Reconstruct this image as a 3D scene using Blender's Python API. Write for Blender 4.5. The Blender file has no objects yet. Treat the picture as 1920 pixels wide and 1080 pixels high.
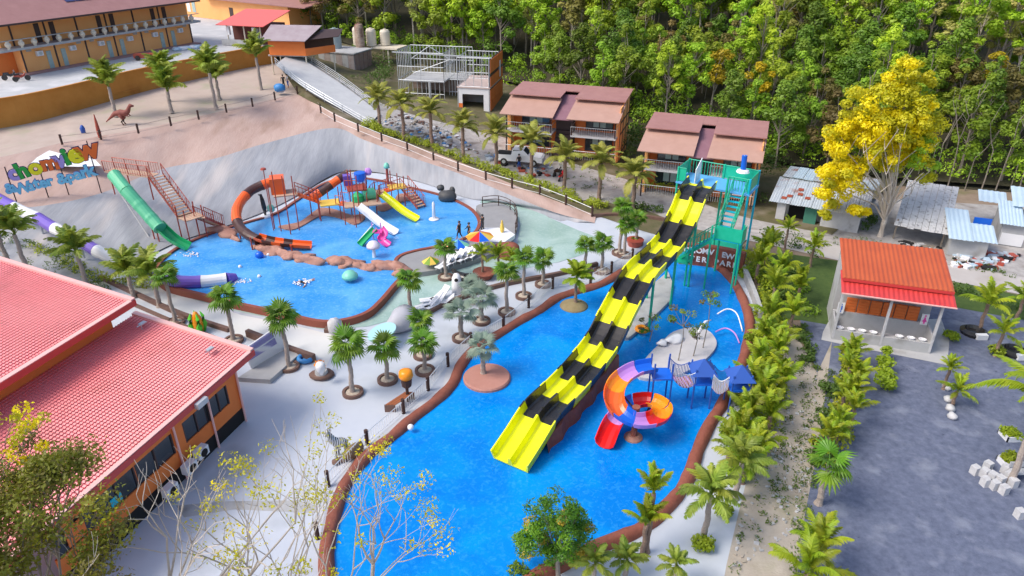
import bpy, bmesh, math, random
import numpy as np
from mathutils import Vector, Matrix, geometry
from mathutils.bvhtree import BVHTree
R = math.radians
rnd = random.Random(7)
nr = np.random.RandomState(11)
scene = bpy.context.scene
COL = scene.collection

# ------------------------------------------------------------------ camera, sky, sun, exposure
TH = R(28.0); FPX = 1340.0; HC = 25.0
cam_d = bpy.data.cameras.new('camera'); cam = bpy.data.objects.new('camera', cam_d); COL.objects.link(cam)
cam.location = (0, 0, HC); cam.rotation_euler = (R(90) - TH, 0, 0)
cam_d.sensor_width = 36; cam_d.lens = 36 * FPX / 1920; cam_d.clip_start = 0.5; cam_d.clip_end = 1200
scene.camera = cam
world = bpy.data.worlds.new("World"); scene.world = world; world.use_nodes = True
wn = world.node_tree; wn.nodes.clear()
SUN_DIR = Vector((-0.62, -0.22, 0.80)).normalized()
sky = wn.nodes.new('ShaderNodeTexSky'); sky.sky_type = 'NISHITA'; sky.sun_disc = False
sky.sun_elevation = math.asin(SUN_DIR.z); sky.sun_rotation = math.atan2(SUN_DIR.x, SUN_DIR.y)
sky.air_density = 1.0; sky.dust_density = 3.0; sky.ozone_density = 1.0
bg = wn.nodes.new('ShaderNodeBackground'); bg.inputs['Strength'].default_value = 0.15
wo = wn.nodes.new('ShaderNodeOutputWorld')
wn.links.new(sky.outputs[0], bg.inputs['Color']); wn.links.new(bg.outputs[0], wo.inputs['Surface'])
sun_d = bpy.data.lights.new('sun', 'SUN'); sun_d.energy = 1.7; sun_d.angle = R(24); sun_d.color = (1.0, 0.93, 0.82)
sun = bpy.data.objects.new('sun', sun_d); COL.objects.link(sun)
sun.rotation_euler = (-SUN_DIR).to_track_quat('-Z', 'Y').to_euler(); sun.location = (0, 0, 60)
scene.view_settings.view_transform = 'Standard'; scene.view_settings.look = 'None'
scene.view_settings.exposure = 0.55; scene.view_settings.gamma = 1.0
scene.render.engine = 'CYCLES'
scene.cycles.max_bounces = 6; scene.cycles.transparent_max_bounces = 8

# ------------------------------------------------------------------ where a sight line meets the place
CT, ST = math.cos(TH), math.sin(TH)
def ray(px, py):
    a = (px - 960) / FPX; b = (540 - py) / FPX
    return Vector((a, CT + b * ST, -ST + b * CT))
def G(px, py, z=0.0):
    d = ray(px, py); t = (z - HC) / d.z
    return Vector((d.x * t, d.y * t, z))
def ZA(py, Y):                       # height of a sight line at distance Y
    d = ray(960, py); return HC + d.z * Y / d.y
def VP(px, py, A, B):                # meets the upright plane through A and B
    n = Vector((B.y - A.y, A.x - B.x, 0)); d = ray(px, py)
    t = n.dot(A - Vector((0, 0, HC))) / n.dot(d)
    return Vector((0, 0, HC)) + d * t

# ------------------------------------------------------------------ materials
MATS = {}
def mat(name, col, rough=0.7, col2=None, scale=2.0, amt=0.5, bump=0.0, bscale=20.0, metal=0.0, spec=0.5,
        transl=0.0, rand=0.0, detail=6.0, col3=None, scale3=0.3, amt3=0.5, stretch=None):
    if name in MATS: return MATS[name]
    m = bpy.data.materials.new(name); m.use_nodes = True; nt = m.node_tree; N = nt.nodes; L = nt.links
    b = N['Principled BSDF']; b.inputs['Roughness'].default_value = rough
    b.inputs['Metallic'].default_value = metal; b.inputs['Specular IOR Level'].default_value = spec
    tc = N.new('ShaderNodeTexCoord'); src = tc.outputs['Object']
    if stretch:
        mp = N.new('ShaderNodeMapping'); mp.inputs['Scale'].default_value = stretch
        L.new(src, mp.inputs[0]); src = mp.outputs[0]
    cur = None
    if col2 is not None:
        nz = N.new('ShaderNodeTexNoise'); nz.inputs['Scale'].default_value = scale; nz.inputs['Detail'].default_value = detail
        nz.inputs['Roughness'].default_value = 0.65
        L.new(src, nz.inputs['Vector'])
        rp = N.new('ShaderNodeValToRGB'); rp.color_ramp.elements[0].position = 0.5 - 0.5 * (1 - amt); rp.color_ramp.elements[1].position = 0.5 + 0.5 * (1 - amt)
        rp.color_ramp.elements[0].color = (*col, 1); rp.color_ramp.elements[1].color = (*col2, 1)
        L.new(nz.outputs['Fac'], rp.inputs[0]); cur = rp.outputs[0]
    if col3 is not None:
        nz = N.new('ShaderNodeTexNoise'); nz.inputs['Scale'].default_value = scale3; nz.inputs['Detail'].default_value = 8
        L.new(src, nz.inputs['Vector'])
        rp = N.new('ShaderNodeValToRGB'); rp.color_ramp.elements[0].position = 0.55; rp.color_ramp.elements[1].position = 0.72
        rp.color_ramp.elements[0].color = (0, 0, 0, 1); rp.color_ramp.elements[1].color = (amt3, amt3, amt3, 1)
        L.new(nz.outputs['Fac'], rp.inputs[0])
        mx = N.new('ShaderNodeMix'); mx.data_type = 'RGBA'; L.new(rp.outputs[0], mx.inputs['Factor'])
        if cur: L.new(cur, mx.inputs['A'])
        else: mx.inputs['A'].default_value = (*col, 1)
        mx.inputs['B'].default_value = (*col3, 1); cur = mx.outputs['Result']
    if rand > 0:
        oi = N.new('ShaderNodeObjectInfo'); hs = N.new('ShaderNodeHueSaturation')
        mr = N.new('ShaderNodeMapRange'); mr.inputs['To Min'].default_value = 1 - rand; mr.inputs['To Max'].default_value = 1 + rand
        L.new(oi.outputs['Random'], mr.inputs[0]); L.new(mr.outputs[0], hs.inputs['Value'])
        ml = N.new('ShaderNodeMath'); ml.operation = 'MULTIPLY'; ml.inputs[1].default_value = 7.31; L.new(oi.outputs['Random'], ml.inputs[0])
        fr = N.new('ShaderNodeMath'); fr.operation = 'FRACT'; L.new(ml.outputs[0], fr.inputs[0])
        mr2 = N.new('ShaderNodeMapRange'); mr2.inputs['To Min'].default_value = 0.5 - rand * 0.09; mr2.inputs['To Max'].default_value = 0.5 + rand * 0.06
        L.new(fr.outputs[0], mr2.inputs[0]); L.new(mr2.outputs[0], hs.inputs['Hue'])
        if cur: L.new(cur, hs.inputs['Color'])
        else: hs.inputs['Color'].default_value = (*col, 1)
        cur = hs.outputs[0]
    if cur: L.new(cur, b.inputs['Base Color'])
    else: b.inputs['Base Color'].default_value = (*col, 1)
    if bump > 0:
        nz = N.new('ShaderNodeTexNoise'); nz.inputs['Scale'].default_value = bscale; nz.inputs['Detail'].default_value = 6
        L.new(src, nz.inputs['Vector']); bp = N.new('ShaderNodeBump'); bp.inputs['Strength'].default_value = bump; bp.inputs['Distance'].default_value = 0.05
        L.new(nz.outputs['Fac'], bp.inputs['Height']); L.new(bp.outputs[0], b.inputs['Normal'])
    if transl > 0:
        tr = N.new('ShaderNodeBsdfTranslucent'); ms = N.new('ShaderNodeMixShader'); ms.inputs[0].default_value = transl
        if cur: L.new(cur, tr.inputs['Color'])
        else: tr.inputs['Color'].default_value = (*col, 1)
        L.new(b.outputs[0], ms.inputs[1]); L.new(tr.outputs[0], ms.inputs[2]); L.new(ms.outputs[0], N['Material Output'].inputs['Surface'])
    MATS[name] = m; return m

M = dict(
 plaza=mat('plaza_concrete', (.46,.51,.60), .55, (.60,.63,.69), .3, .35, .15, 30, col3=(.33,.37,.42), scale3=.3, amt3=.75, detail=12),
 grey=mat('grey_shotcrete', (.22,.235,.265), .85, (.45,.46,.50), .9, .3, .5, 6, col3=(.54,.49,.47), scale3=.35, amt3=.7, stretch=(1.6,.2,.3), detail=12),
 pink=mat('pink_soil', (.40,.26,.22), .95, (.57,.43,.38), .6, .3, .6, 6, col3=(.34,.22,.17), scale3=.5, amt3=.7, stretch=(1.2,.35,.35), detail=10),
 terr=mat('terrace_floor', (.42,.33,.28), .9, (.52,.43,.38), .6, .4, .2, 10, col3=(.30,.31,.18), scale3=.3, amt3=.6),
 soil=mat('bare_soil', (.20,.14,.10), .95, (.32,.25,.19), .6, .4, .5, 8, col3=(.14,.16,.05), scale3=.2, amt3=.9),
 verge=mat('weedy_verge', (.06,.075,.02), .95, (.17,.13,.08), .9, .35, .5, 8, col3=(.26,.22,.17), scale3=.35, amt3=.7),
 litter=mat('forest_floor', (.035,.03,.02), .95, (.07,.065,.03), 1.0, .4, .5, 6),
 road=mat('concrete_road', (.42,.39,.38), .85, (.52,.49,.47), .8, .4, .2, 12, col3=(.33,.28,.24), scale3=.4, amt3=.6),
 rubble=mat('rubble_ground', (.27,.25,.24), .9, (.50,.48,.47), 1.6, .5, .6, 6, col3=(.16,.13,.11), scale3=.8, amt3=.8),
 gravel=mat('dark_gravel', (.065,.08,.14), .92, (.20,.23,.33), 2.6, .35, .9, 30, col3=(.30,.33,.41), scale3=.7, amt3=.6, detail=15),
 dirt=mat('dirt_path', (.34,.29,.24), .95, (.50,.45,.39), .9, .35, .5, 10, col3=(.20,.20,.09), scale3=.5, amt3=.5, detail=10),
 grass=mat('grass_ground', (.03,.07,.012), .95, (.09,.14,.03), 2.2, .4, .6, 30),
 weed=mat('weed_leaf', (.13,.20,.03), .7, transl=.3, rand=.4),
 orange=mat('orange_render', (.90,.40,.13), .75, (.92,.47,.18), .8, .4, .1, 20),
 orange2=mat('deep_orange_render', (.72,.17,.03), .7, (.80,.22,.05), .8, .4, .1, 20),
 ochre=mat('ochre_wall', (.50,.20,.03), .85, (.62,.28,.06), .7, .4, .2, 10, col3=(.40,.13,.02), scale3=.4, amt3=.7),
 trim=mat('dark_brown_trim', (.06,.035,.035), .6),
 tile=mat('sky_paled_roof_tile', (.74,.16,.18), .34, (.84,.29,.30), .25, .3, spec=1.0, col3=(.56,.13,.13), scale3=.6, amt3=.6),  # base colour made pinker to carry the sky's reflection on red tiles
 tiled=mat('mauve_roof_tile', (.33,.155,.14), .5, (.43,.22,.20), 1.0, .35, .15, 12),
 tile2=mat('tan_roof_sheet', (.40,.23,.18), .6, (.50,.31,.25), 1.0, .35, .15, 12, col3=(.40,.22,.18), scale3=.5, amt3=.5),
 fascia=mat('red_fascia', (.55,.05,.05), .45), ridge=mat('pale_pink_ridge', (.85,.50,.46), .5),
 redmetal=mat('red_sheet_metal', (.50,.035,.035), .35, (.60,.06,.05), .8, .5, spec=.7), rustred=mat('orange_red_sheet', (.42,.075,.025), .45, (.52,.11,.035), .7, .4, col3=(.28,.05,.03), scale3=.5, amt3=.5),
 white=mat('white_paint', (.80,.80,.82), .5, (.74,.75,.78), 2, .5), cream=mat('cream_paint', (.72,.66,.55), .6, (.66,.58,.46), 1.2, .5),
 glass=mat('dark_glass', (.02,.03,.04), .08, spec=.9), pglass=mat('pale_glass', (.30,.42,.42), .15, (.42,.52,.50), 3, .5),
 conc=mat('raw_concrete', (.36,.37,.38), .85, (.47,.47,.48), 1.3, .4, .3, 14, col3=(.22,.21,.19), scale3=.8, amt3=.6),
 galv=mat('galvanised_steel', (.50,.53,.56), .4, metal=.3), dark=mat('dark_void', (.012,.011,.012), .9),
 brown=mat('red_brown_rock', (.20,.055,.035), .75, (.33,.11,.07), 2.2, .4, .8, 5),
 brownk=mat('red_brown_curb', (.24,.06,.035), .6, (.30,.09,.055), 1.5, .4, .3, 10),
 island=mat('dusty_red_island', (.42,.19,.15), .8, (.50,.25,.20), 1.4, .4, .3, 10), olive=mat('olive_mound', (.22,.17,.08), .9, (.32,.26,.15), 2, .4, .3, 10),
 rock=mat('pinkish_rock', (.30,.13,.09), .8, (.52,.30,.24), 1.6, .35, .9, 4),
 ring=mat('planter_ring', (.13,.07,.055), .7, (.19,.11,.085), 4, .4, .3, 20), gravelw=mat('pebble_fill', (.34,.26,.19), .9, (.62,.56,.48), 9, .3, .6, 30),
 post=mat('dark_brown_post', (.045,.022,.018), .7, (.08,.04,.03), 6, .4, .4, 20), rail=mat('white_railing', (.72,.74,.76), .4),
 trunk=mat('palm_trunk', (.20,.12,.085), .9, (.34,.25,.20), 9, .4, .8, 14, stretch=(1,1,4)), trunkp=mat('pale_palm_trunk', (.30,.24,.21), .9, (.46,.40,.36), 9, .4, .8, 14, stretch=(1,1,4)),
 bark=mat('forest_bark', (.17,.14,.11), .9, (.34,.30,.26), 3, .4, .6, 8), barkp=mat('pale_bark', (.46,.40,.34), .85, (.62,.56,.50), 4, .4, .6, 10),
 fan=mat('fan_palm_leaf', (0.074,0.202,0.012), .45, (0.169,0.310,0.016), 1.5, .4, transl=.3, rand=.3),
 feather=mat('feather_palm_leaf', (0.170,0.297,0.031), .5, (0.390,0.446,0.061), 1.2, .4, transl=.35, rand=.25),
 featherd=mat('date_palm_leaf', (0.255,0.317,0.051), .5, (0.485,0.465,0.091), 1.2, .4, transl=.35, rand=.2),
 lush=mat('lush_palm_leaf', (0.161,0.323,0.012), .45, (0.456,0.513,0.030), .9, .35, transl=.35, rand=.3),
 silver=mat('silver_palm_leaf', (.20,.29,.22), .55, (.32,.40,.32), 1.5, .4, transl=.25, rand=.15),
 lime=mat('lime_leaf', (.22,.34,.01), .55, (.34,.44,.02), 2, .4, transl=.35, rand=.2),
 hedge=mat('hedge_leaf', (.05,.12,.015), .6, (.13,.21,.03), 1.2, .4, transl=.3),
 hedgey=mat('yellow_hedge_leaf', (.30,.38,.02), .6, (.44,.50,.04), 1.2, .4, transl=.3),
 yel=mat('slide_yellow', (.86,.86,.0), .2, (.90,.92,.01), 1.2, .4, .04, 5, spec=.6, col3=(.76,.72,.04), scale3=.9, amt3=.5), blk=mat('slide_black', (.016,.014,.014), .25, (.035,.032,.032), 1.4, .4, .04, 5, spec=.6, col3=(.07,.065,.06), scale3=.9, amt3=.6),
 org=mat('slide_orange', (.85,.13,.02), .3), brn=mat('slide_brown', (.075,.035,.03), .3), lil=mat('slide_lilac', (.56,.28,.70), .3),
 blu=mat('slide_blue', (.01,.13,.66), .3), red=mat('slide_red', (.78,.015,.015), .3), amber=mat('slide_amber', (.90,.30,.01), .3),
 pur=mat('slide_purple', (.17,.10,.50), .3), wht=mat('slide_white', (.84,.84,.87), .25), grn=mat('slide_green', (.02,.42,.14), .3), grnl=mat('slide_jade', (.10,.48,.27), .35),
 jade=mat('jade_paint', (.0,.42,.24), .45, (.02,.50,.30), 2, .5), aqua=mat('aqua_paint', (.0,.45,.62), .4), sblue=mat('sky_blue_mat', (.12,.42,.80), .5),
 rust=mat('rust_red_paint', (.36,.05,.035), .5, (.42,.09,.05), 3, .5), wood=mat('tan_deck', (.48,.30,.20), .8, (.58,.40,.30), 3, .4), ydeck=mat('yellow_deck', (.80,.55,.10), .6),
 tin=mat('weathered_tin', (.40,.47,.54), .5, (.55,.60,.65), 1.2, .35, .2, 8, metal=.2, col3=(.30,.08,.03), scale3=.7, amt3=.9),
 tin2=mat('fibre_cement_sheet', (.42,.42,.44), .8, (.58,.58,.60), 2.0, .35, .2, 8, col3=(.18,.17,.17), scale3=1.4, amt3=.6),
 tinb=mat('pale_blue_tin', (.45,.60,.72), .4, (.58,.70,.80), 1.1, .4, .1, 8, metal=.1), 
 pink2=mat('bright_pink_plastic', (.80,.08,.40), .35), mint=mat('mint_plastic', (.22,.62,.48), .4), canv=mat('pale_aqua_canvas', (.42,.72,.74), .6),
 skin=mat('skin', (.45,.24,.16), .6), solar=mat('solar_cell', (.04,.05,.16), .2), tarp=mat('blue_tarp', (.05,.25,.60), .5),
 stone=mat('garden_stone', (.42,.42,.44), .8, (.62,.62,.64), 4, .4, .6, 10), green2=mat('corn_green', (.10,.55,.03), .5), navy=mat('navy_blue_paint', (.03,.10,.42), .5),
)
GR = [mat('canopy_deep_green', (0.081,0.179,0.014), .55, (0.222,0.343,0.025), .35, .35, transl=.3, rand=.28),
      mat('canopy_mid_green', (0.167,0.315,0.020), .55, (0.387,0.524,0.031), .35, .35, transl=.35, rand=.28),
      mat('canopy_bright_green', (0.252,0.444,0.020), .55, (0.518,0.699,0.038), .35, .35, transl=.35, rand=.25),
      mat('canopy_grey_green', (0.329,0.380,0.087), .6, (0.593,0.576,0.159), .35, .35, transl=.3, rand=.3),
      mat('canopy_yellow', (.42,.34,.005), .55, (.58,.45,.01), .6, .35, transl=.35, rand=.15),
      mat('canopy_olive', (0.160,0.144,0.034), .6, (0.266,0.220,0.051), .35, .35, transl=.3, rand=.3)]
M['gold'] = mat('golden_leaf', (.90,.72,.0), .55, (.98,.88,.01), .7, .35, transl=.35)
M['goldg'] = mat('lemon_leaf', (.48,.50,.01), .55, (.74,.66,.02), .7, .35, transl=.35)
M['thin'] = mat('spring_leaf', (.42,.46,.03), .55, (.75,.66,.04), 3, .35, transl=.35)
M['sunleaf'] = mat('sunlit_near_leaf', (.09,.15,.015), .5, (.40,.36,.03), .9, .3, transl=.35)
M['mango'] = mat('mango_leaf', (0.078,0.275,0.012), .45, (0.260,0.450,0.020), 1.0, .35, transl=.3)
M['mangoy'] = mat('mango_flush', (.45,.36,.02), .5, (.60,.45,.05), 2, .4, transl=.3)

def water_mat(name, c1, c2, c3, ripple=.25, sc=3.0):
    m = bpy.data.materials.new(name); m.use_nodes = True; nt = m.node_tree; N = nt.nodes; L = nt.links
    b = N['Principled BSDF']; b.inputs['Roughness'].default_value = .12; b.inputs['IOR'].default_value = 1.33
    tc = N.new('ShaderNodeTexCoord')
    def nz(s, d, dist=0.0):
        n = N.new('ShaderNodeTexNoise'); n.inputs['Scale'].default_value = s; n.inputs['Detail'].default_value = d
        n.inputs['Distortion'].default_value = dist; L.new(tc.outputs['Object'], n.inputs['Vector']); return n
    a = nz(.30, 12, .8); c = nz(4.5, 10, .8)
    r1 = N.new('ShaderNodeValToRGB'); e = r1.color_ramp.elements; e[0].position = .36; e[1].position = .66
    e[0].color = (*c1, 1); e[1].color = (*c2, 1); L.new(a.outputs['Fac'], r1.inputs[0])
    r2 = N.new('ShaderNodeValToRGB'); e = r2.color_ramp.elements; e[0].position = .5; e[1].position = .78
    e[0].color = (0,0,0,1); e[1].color = (.5,.5,.5,1); L.new(c.outputs['Fac'], r2.inputs[0])
    mx = N.new('ShaderNodeMix'); mx.data_type = 'RGBA'; L.new(r2.outputs[0], mx.inputs['Factor']); L.new(r1.outputs[0], mx.inputs['A'])
    mx.inputs['B'].default_value = (*c3, 1); L.new(mx.outputs['Result'], b.inputs['Base Color'])
    n = nz(sc, 5, .5); bp = N.new('ShaderNodeBump'); bp.inputs['Strength'].default_value = ripple; bp.inputs['Distance'].default_value = .06
    L.new(n.outputs['Fac'], bp.inputs['Height']); L.new(bp.outputs[0], b.inputs['Normal'])
    return m
M['water'] = water_mat('deep_blue_pool_water', (.0,.19,.66), (.0,.28,.79), (.05,.40,.88))
M['water2'] = water_mat('light_blue_pool_water', (.03,.27,.70), (.11,.40,.82), (.26,.56,.92), .35, 4)
M['shallow'] = water_mat('shallow_green_water', (.30,.44,.40), (.42,.56,.53), (.52,.64,.62), .2, 3)

# ------------------------------------------------------------------ mesh building
class MB:
    def __init__(s): s.v = []; s.f = []; s.mi = []
    def add(s, vs, fs, mi=0):
        o = len(s.v); s.v += [tuple(v) for v in vs]; s.f += [tuple(i + o for i in f) for f in fs]; s.mi += [mi] * len(fs); return s
    def box(s, c, size, rz=0.0, mi=0, mtx=None):
        x, y, z = [d / 2 for d in size]; c = Vector(c)
        vs = [Vector((a * x, b * y, d * z)) for d in (-1, 1) for a, b in ((-1,-1),(1,-1),(1,1),(-1,1))]
        if rz: q = Matrix.Rotation(rz, 3, 'Z'); vs = [q @ v for v in vs]
        vs = [v + c for v in vs]
        if mtx: vs = [mtx @ v for v in vs]
        return s.add(vs, [(3,2,1,0),(4,5,6,7),(0,1,5,4),(1,2,6,5),(2,3,7,6),(3,0,4,7)], mi)
    def bar(s, a, b, r, n=6, r2=None, mi=0, cap=True):
        a = Vector(a); b = Vector(b); d = (b - a)
        if d.length < 1e-6: return s
        q = d.to_track_quat('Z', 'Y'); r2 = r if r2 is None else r2; vs = []
        for p, rr in ((a, r), (b, r2)):
            for k in range(n):
                t = 2 * math.pi * k / n; vs.append(p + q @ Vector((rr * math.cos(t), rr * math.sin(t), 0)))
        fs = [(k, (k + 1) % n, n + (k + 1) % n, n + k) for k in range(n)]
        if cap: fs += [tuple(range(n - 1, -1, -1)), tuple(range(n, 2 * n))]
        return s.add(vs, fs, mi)
    def tube(s, pts, rs, n=8, mi=0):
        pts = [Vector(p) for p in pts]; vs = []
        for i, p in enumerate(pts):
            d = (pts[min(i + 1, len(pts) - 1)] - pts[max(i - 1, 0)]); q = d.to_track_quat('Z', 'Y'); r = rs[i] if hasattr(rs, '__len__') else rs
            for k in range(n):
                t = 2 * math.pi * k / n; vs.append(p + q @ Vector((r * math.cos(t), r * math.sin(t), 0)))
        fs = [(i * n + k, i * n + (k + 1) % n, (i + 1) * n + (k + 1) % n, (i + 1) * n + k) for i in range(len(pts) - 1) for k in range(n)]
        fs += [tuple(range(n - 1, -1, -1)), tuple(range((len(pts) - 1) * n, len(pts) * n))]
        return s.add(vs, fs, mi)
    def lathe(s, c, prof, n=16, mi=0):
        c = Vector(c); vs = []
        for r, z in prof:
            for k in range(n):
                t = 2 * math.pi * k / n; vs.append(c + Vector((r * math.cos(t), r * math.sin(t), z)))
        fs = [(i * n + k, i * n + (k + 1) % n, (i + 1) * n + (k + 1) % n, (i + 1) * n + k) for i in range(len(prof) - 1) for k in range(n)]
        fs += [tuple(range(n - 1, -1, -1)), tuple(range((len(prof) - 1) * n, len(prof) * n))]
        return s.add(vs, fs, mi)
    def prism(s, poly, z0, z1, mi=0):
        n = len(poly); vs = [Vector((p[0], p[1], z0)) for p in poly] + [Vector((p[0], p[1], z1)) for p in poly]
        tr = geometry.tessellate_polygon([[Vector((p[0], p[1], 0)) for p in poly]])
        fs = [(k, (k + 1) % n, n + (k + 1) % n, n + k) for k in range(n)]
        fs += [tuple(t[::-1]) for t in tr] + [tuple(i + n for i in t) for t in tr]
        return s.add(vs, fs, mi)
    def slab(s, quad, th, mi=0):
        q = [Vector(p) for p in quad]; n = (q[1] - q[0]).cross(q[-1] - q[0]).normalized()
        if n.z < 0: n = -n
        lo = [p - n * th for p in q]; k = len(q); vs = q + lo
        return s.add(vs, [tuple(range(k)), tuple(range(2 * k - 1, k - 1, -1))] + [(i, i + k, (i + 1) % k + k, (i + 1) % k) for i in range(k)], mi)
    def blob(s, c, size, seed=0, n=10, amp=.25, mi=0, rz=0.0, flat=False):
        rr = random.Random(seed); ph = [rr.uniform(0, 6.28) for _ in range(6)]; c = Vector(c); vs = []; m2 = n // 2 + 1
        for i in range(m2 + 1):
            v = math.pi * i / m2
            for k in range(n):
                u = 2 * math.pi * k / n
                r = 1 + amp * (math.sin(2 * u + ph[0]) * math.sin(2 * v + ph[1]) + .5 * math.sin(3 * u + ph[2] + 2 * v) + .4 * math.sin(5 * u + ph[3]) * math.sin(4 * v + ph[4])) * math.sin(v)
                x, y, z = r * math.sin(v) * math.cos(u) * size[0] / 2, r * math.sin(v) * math.sin(u) * size[1] / 2, r * math.cos(v) * size[2] / 2
                vs.append(c + Vector((x * math.cos(rz) - y * math.sin(rz), x * math.sin(rz) + y * math.cos(rz), z)))
        fs = [(i * n + (k + 1) % n, i * n + k, (i + 1) * n + k, (i + 1) * n + (k + 1) % n) for i in range(m2) for k in range(n)]
        return s.add(vs, fs, mi)
    def mesh(s, name, mats, smooth=False):
        me = bpy.data.meshes.new(name); me.from_pydata(s.v, [], s.f)
        for m in (mats if isinstance(mats, (list, tuple)) else [mats]): me.materials.append(m)
        if any(s.mi): me.polygons.foreach_set('material_index', s.mi)
        if smooth:
            me.polygons.foreach_set('use_smooth', [True] * len(me.polygons))
        me.validate(); me.update(); return me
    def build(s, name, mats, parent=None, smooth=False):
        return link(name, s.mesh(name, mats, smooth), parent)

def link(name, data, parent=None, loc=None, rot=None, scale=None):
    o = bpy.data.objects.new(name, data); COL.objects.link(o)
    if loc is not None: o.location = loc
    if rot is not None: o.rotation_euler = rot
    if scale is not None: o.scale = scale if hasattr(scale, '__len__') else (scale,) * 3
    if parent:
        o.parent = parent
        if loc is None:   # geometry was given in place coordinates
            o.matrix_parent_inverse = Matrix.LocRotScale(parent.location, parent.rotation_euler, parent.scale).inverted()
    return o
def tag(o, label, cat, group=None):
    o['label'] = label; o['category'] = cat
    if group: o['group'] = group
    return o
def thing(name, label, cat, loc=(0,0,0), rz=0.0, group=None, scale=1.0):
    o = bpy.data.objects.new(name, None); COL.objects.link(o); o.empty_display_size = .2
    o.location = loc; o.rotation_euler = (0, 0, rz); o.scale = (scale,) * 3
    return tag(o, label, cat, group)
def struct(o): o['kind'] = 'structure'; return o
def stuff(o): o['kind'] = 'stuff'; return o
def local(parent, o):                    # geometry written in the parent's own axes
    o.parent = parent; o.matrix_parent_inverse = Matrix(); return o
def lp(mb, name, mats, parent, smooth=False):
    o = link(name, mb.mesh(name, mats, smooth)); return local(parent, o)
def dup(root, loc, rz=0.0, label=None, group=None, scale=None):
    kids = [(c, list(c.children)) for c in root.children]
    r = root.copy(); COL.objects.link(r); r.location = loc; r.rotation_euler = (0, 0, rz)
    if scale is not None: r.scale = scale if hasattr(scale, '__len__') else (scale,) * 3
    if label: r['label'] = label
    if group: r['group'] = group
    for c, gs in kids:
        k = c.copy(); COL.objects.link(k); k.parent = r
        for g in gs: q = g.copy(); COL.objects.link(q); q.parent = k
    return r
def smooth_line(pts, closed=False, per=6):
    P = [Vector(p) for p in pts]; n = len(P); out = []
    for i in range(n if closed else n - 1):
        p0 = P[(i - 1) % n] if closed or i > 0 else P[0]; p1 = P[i]; p2 = P[(i + 1) % n]; p3 = P[(i + 2) % n] if closed or i + 2 < n else P[-1]
        for k in range(per):
            t = k / per
            out.append(.5 * ((2 * p1) + (-p0 + p2) * t + (2 * p0 - 5 * p1 + 4 * p2 - p3) * t * t + (-p0 + 3 * p1 - 3 * p2 + p3) * t ** 3))
    if not closed: out.append(P[-1].copy())
    return out
def sweep(mb, pts, prof, closed=False, mi=0, up=True, wob=0.0, closedprof=True, seed=1):
    n = len(pts); m = len(prof); vs = []; rr = random.Random(seed); ph = [rr.uniform(0, 6) for _ in range(4)]; acc = 0
    for i, p in enumerate(pts):
        a = pts[(i - 1) % n] if closed or i > 0 else pts[0]; b = pts[(i + 1) % n] if closed or i < n - 1 else pts[-1]
        d = (b - a); 
        if i: acc += (p - pts[i - 1]).length
        h = Vector((d.x, d.y, 0)).normalized(); side = Vector((h.y, -h.x, 0)); u = Vector((0, 0, 1)) if up else side.cross(d.normalized())
        w = 1 + wob * (math.sin(acc * 1.9 + ph[0]) + .7 * math.sin(acc * 3.7 + ph[1]) + .5 * math.sin(acc * 7.1 + ph[2]))
        for q in prof: vs.append(p + side * q[0] * w + u * q[1] * w)
    fs = []; mm = m if closedprof else m - 1
    for i in range(n if closed else n - 1):
        j = (i + 1) % n
        for k in range(mm):
            l = (k + 1) % m; fs.append((i * m + k, j * m + k, j * m + l, i * m + l))
    if closedprof and not closed: fs += [tuple(range(m)), tuple(range(n * m - 1, (n - 1) * m - 1, -1))]
    return mb.add(vs, fs, mi)
def flat(name, pts, mt, z=None, parent=None, grid=False):
    pts = [Vector(p) for p in pts]; tr = geometry.tessellate_polygon([pts]); me = bpy.data.meshes.new(name)
    fs = []
    for t in tr:
        a, b, c = (pts[i] for i in t); fs.append(t if (b - a).cross(c - a).z > 0 else t[::-1])
    me.from_pydata([tuple(p) for p in pts], [], fs); me.materials.append(mt)
    return link(name, me, parent)
def Gs(L, z=0.0): return [G(a[0], a[1], a[2] if len(a) > 2 else z) for a in L]
def loft(name, A, B, mt, nv=8, per=6, amp=.12, seed=0):
    a = smooth_line(A, False, per); b = smooth_line(B, False, per); vs = []; fs = []; n = len(a)
    rr = random.Random(seed); ph = [rr.uniform(0, 6) for _ in range(6)]
    for j in range(nv + 1):
        t = j / nv
        for i in range(n):
            p = a[i].lerp(b[i], t); e = min(t, 1 - t) * 2
            p = p + Vector((0, 0, amp * min(1, e * 2) * (math.sin(p.x * .9 + ph[0]) * math.sin(p.y * .7 + ph[1]) + .6 * math.sin(p.x * 2.1 + p.y * 1.3 + ph[2]))))
            vs.append(p)
    for j in range(nv):
        for i in range(n - 1): fs.append((j * n + i, j * n + i + 1, (j + 1) * n + i + 1, (j + 1) * n + i))
    return struct(MB().add(vs, fs).build(name, mt, smooth=True))

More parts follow.
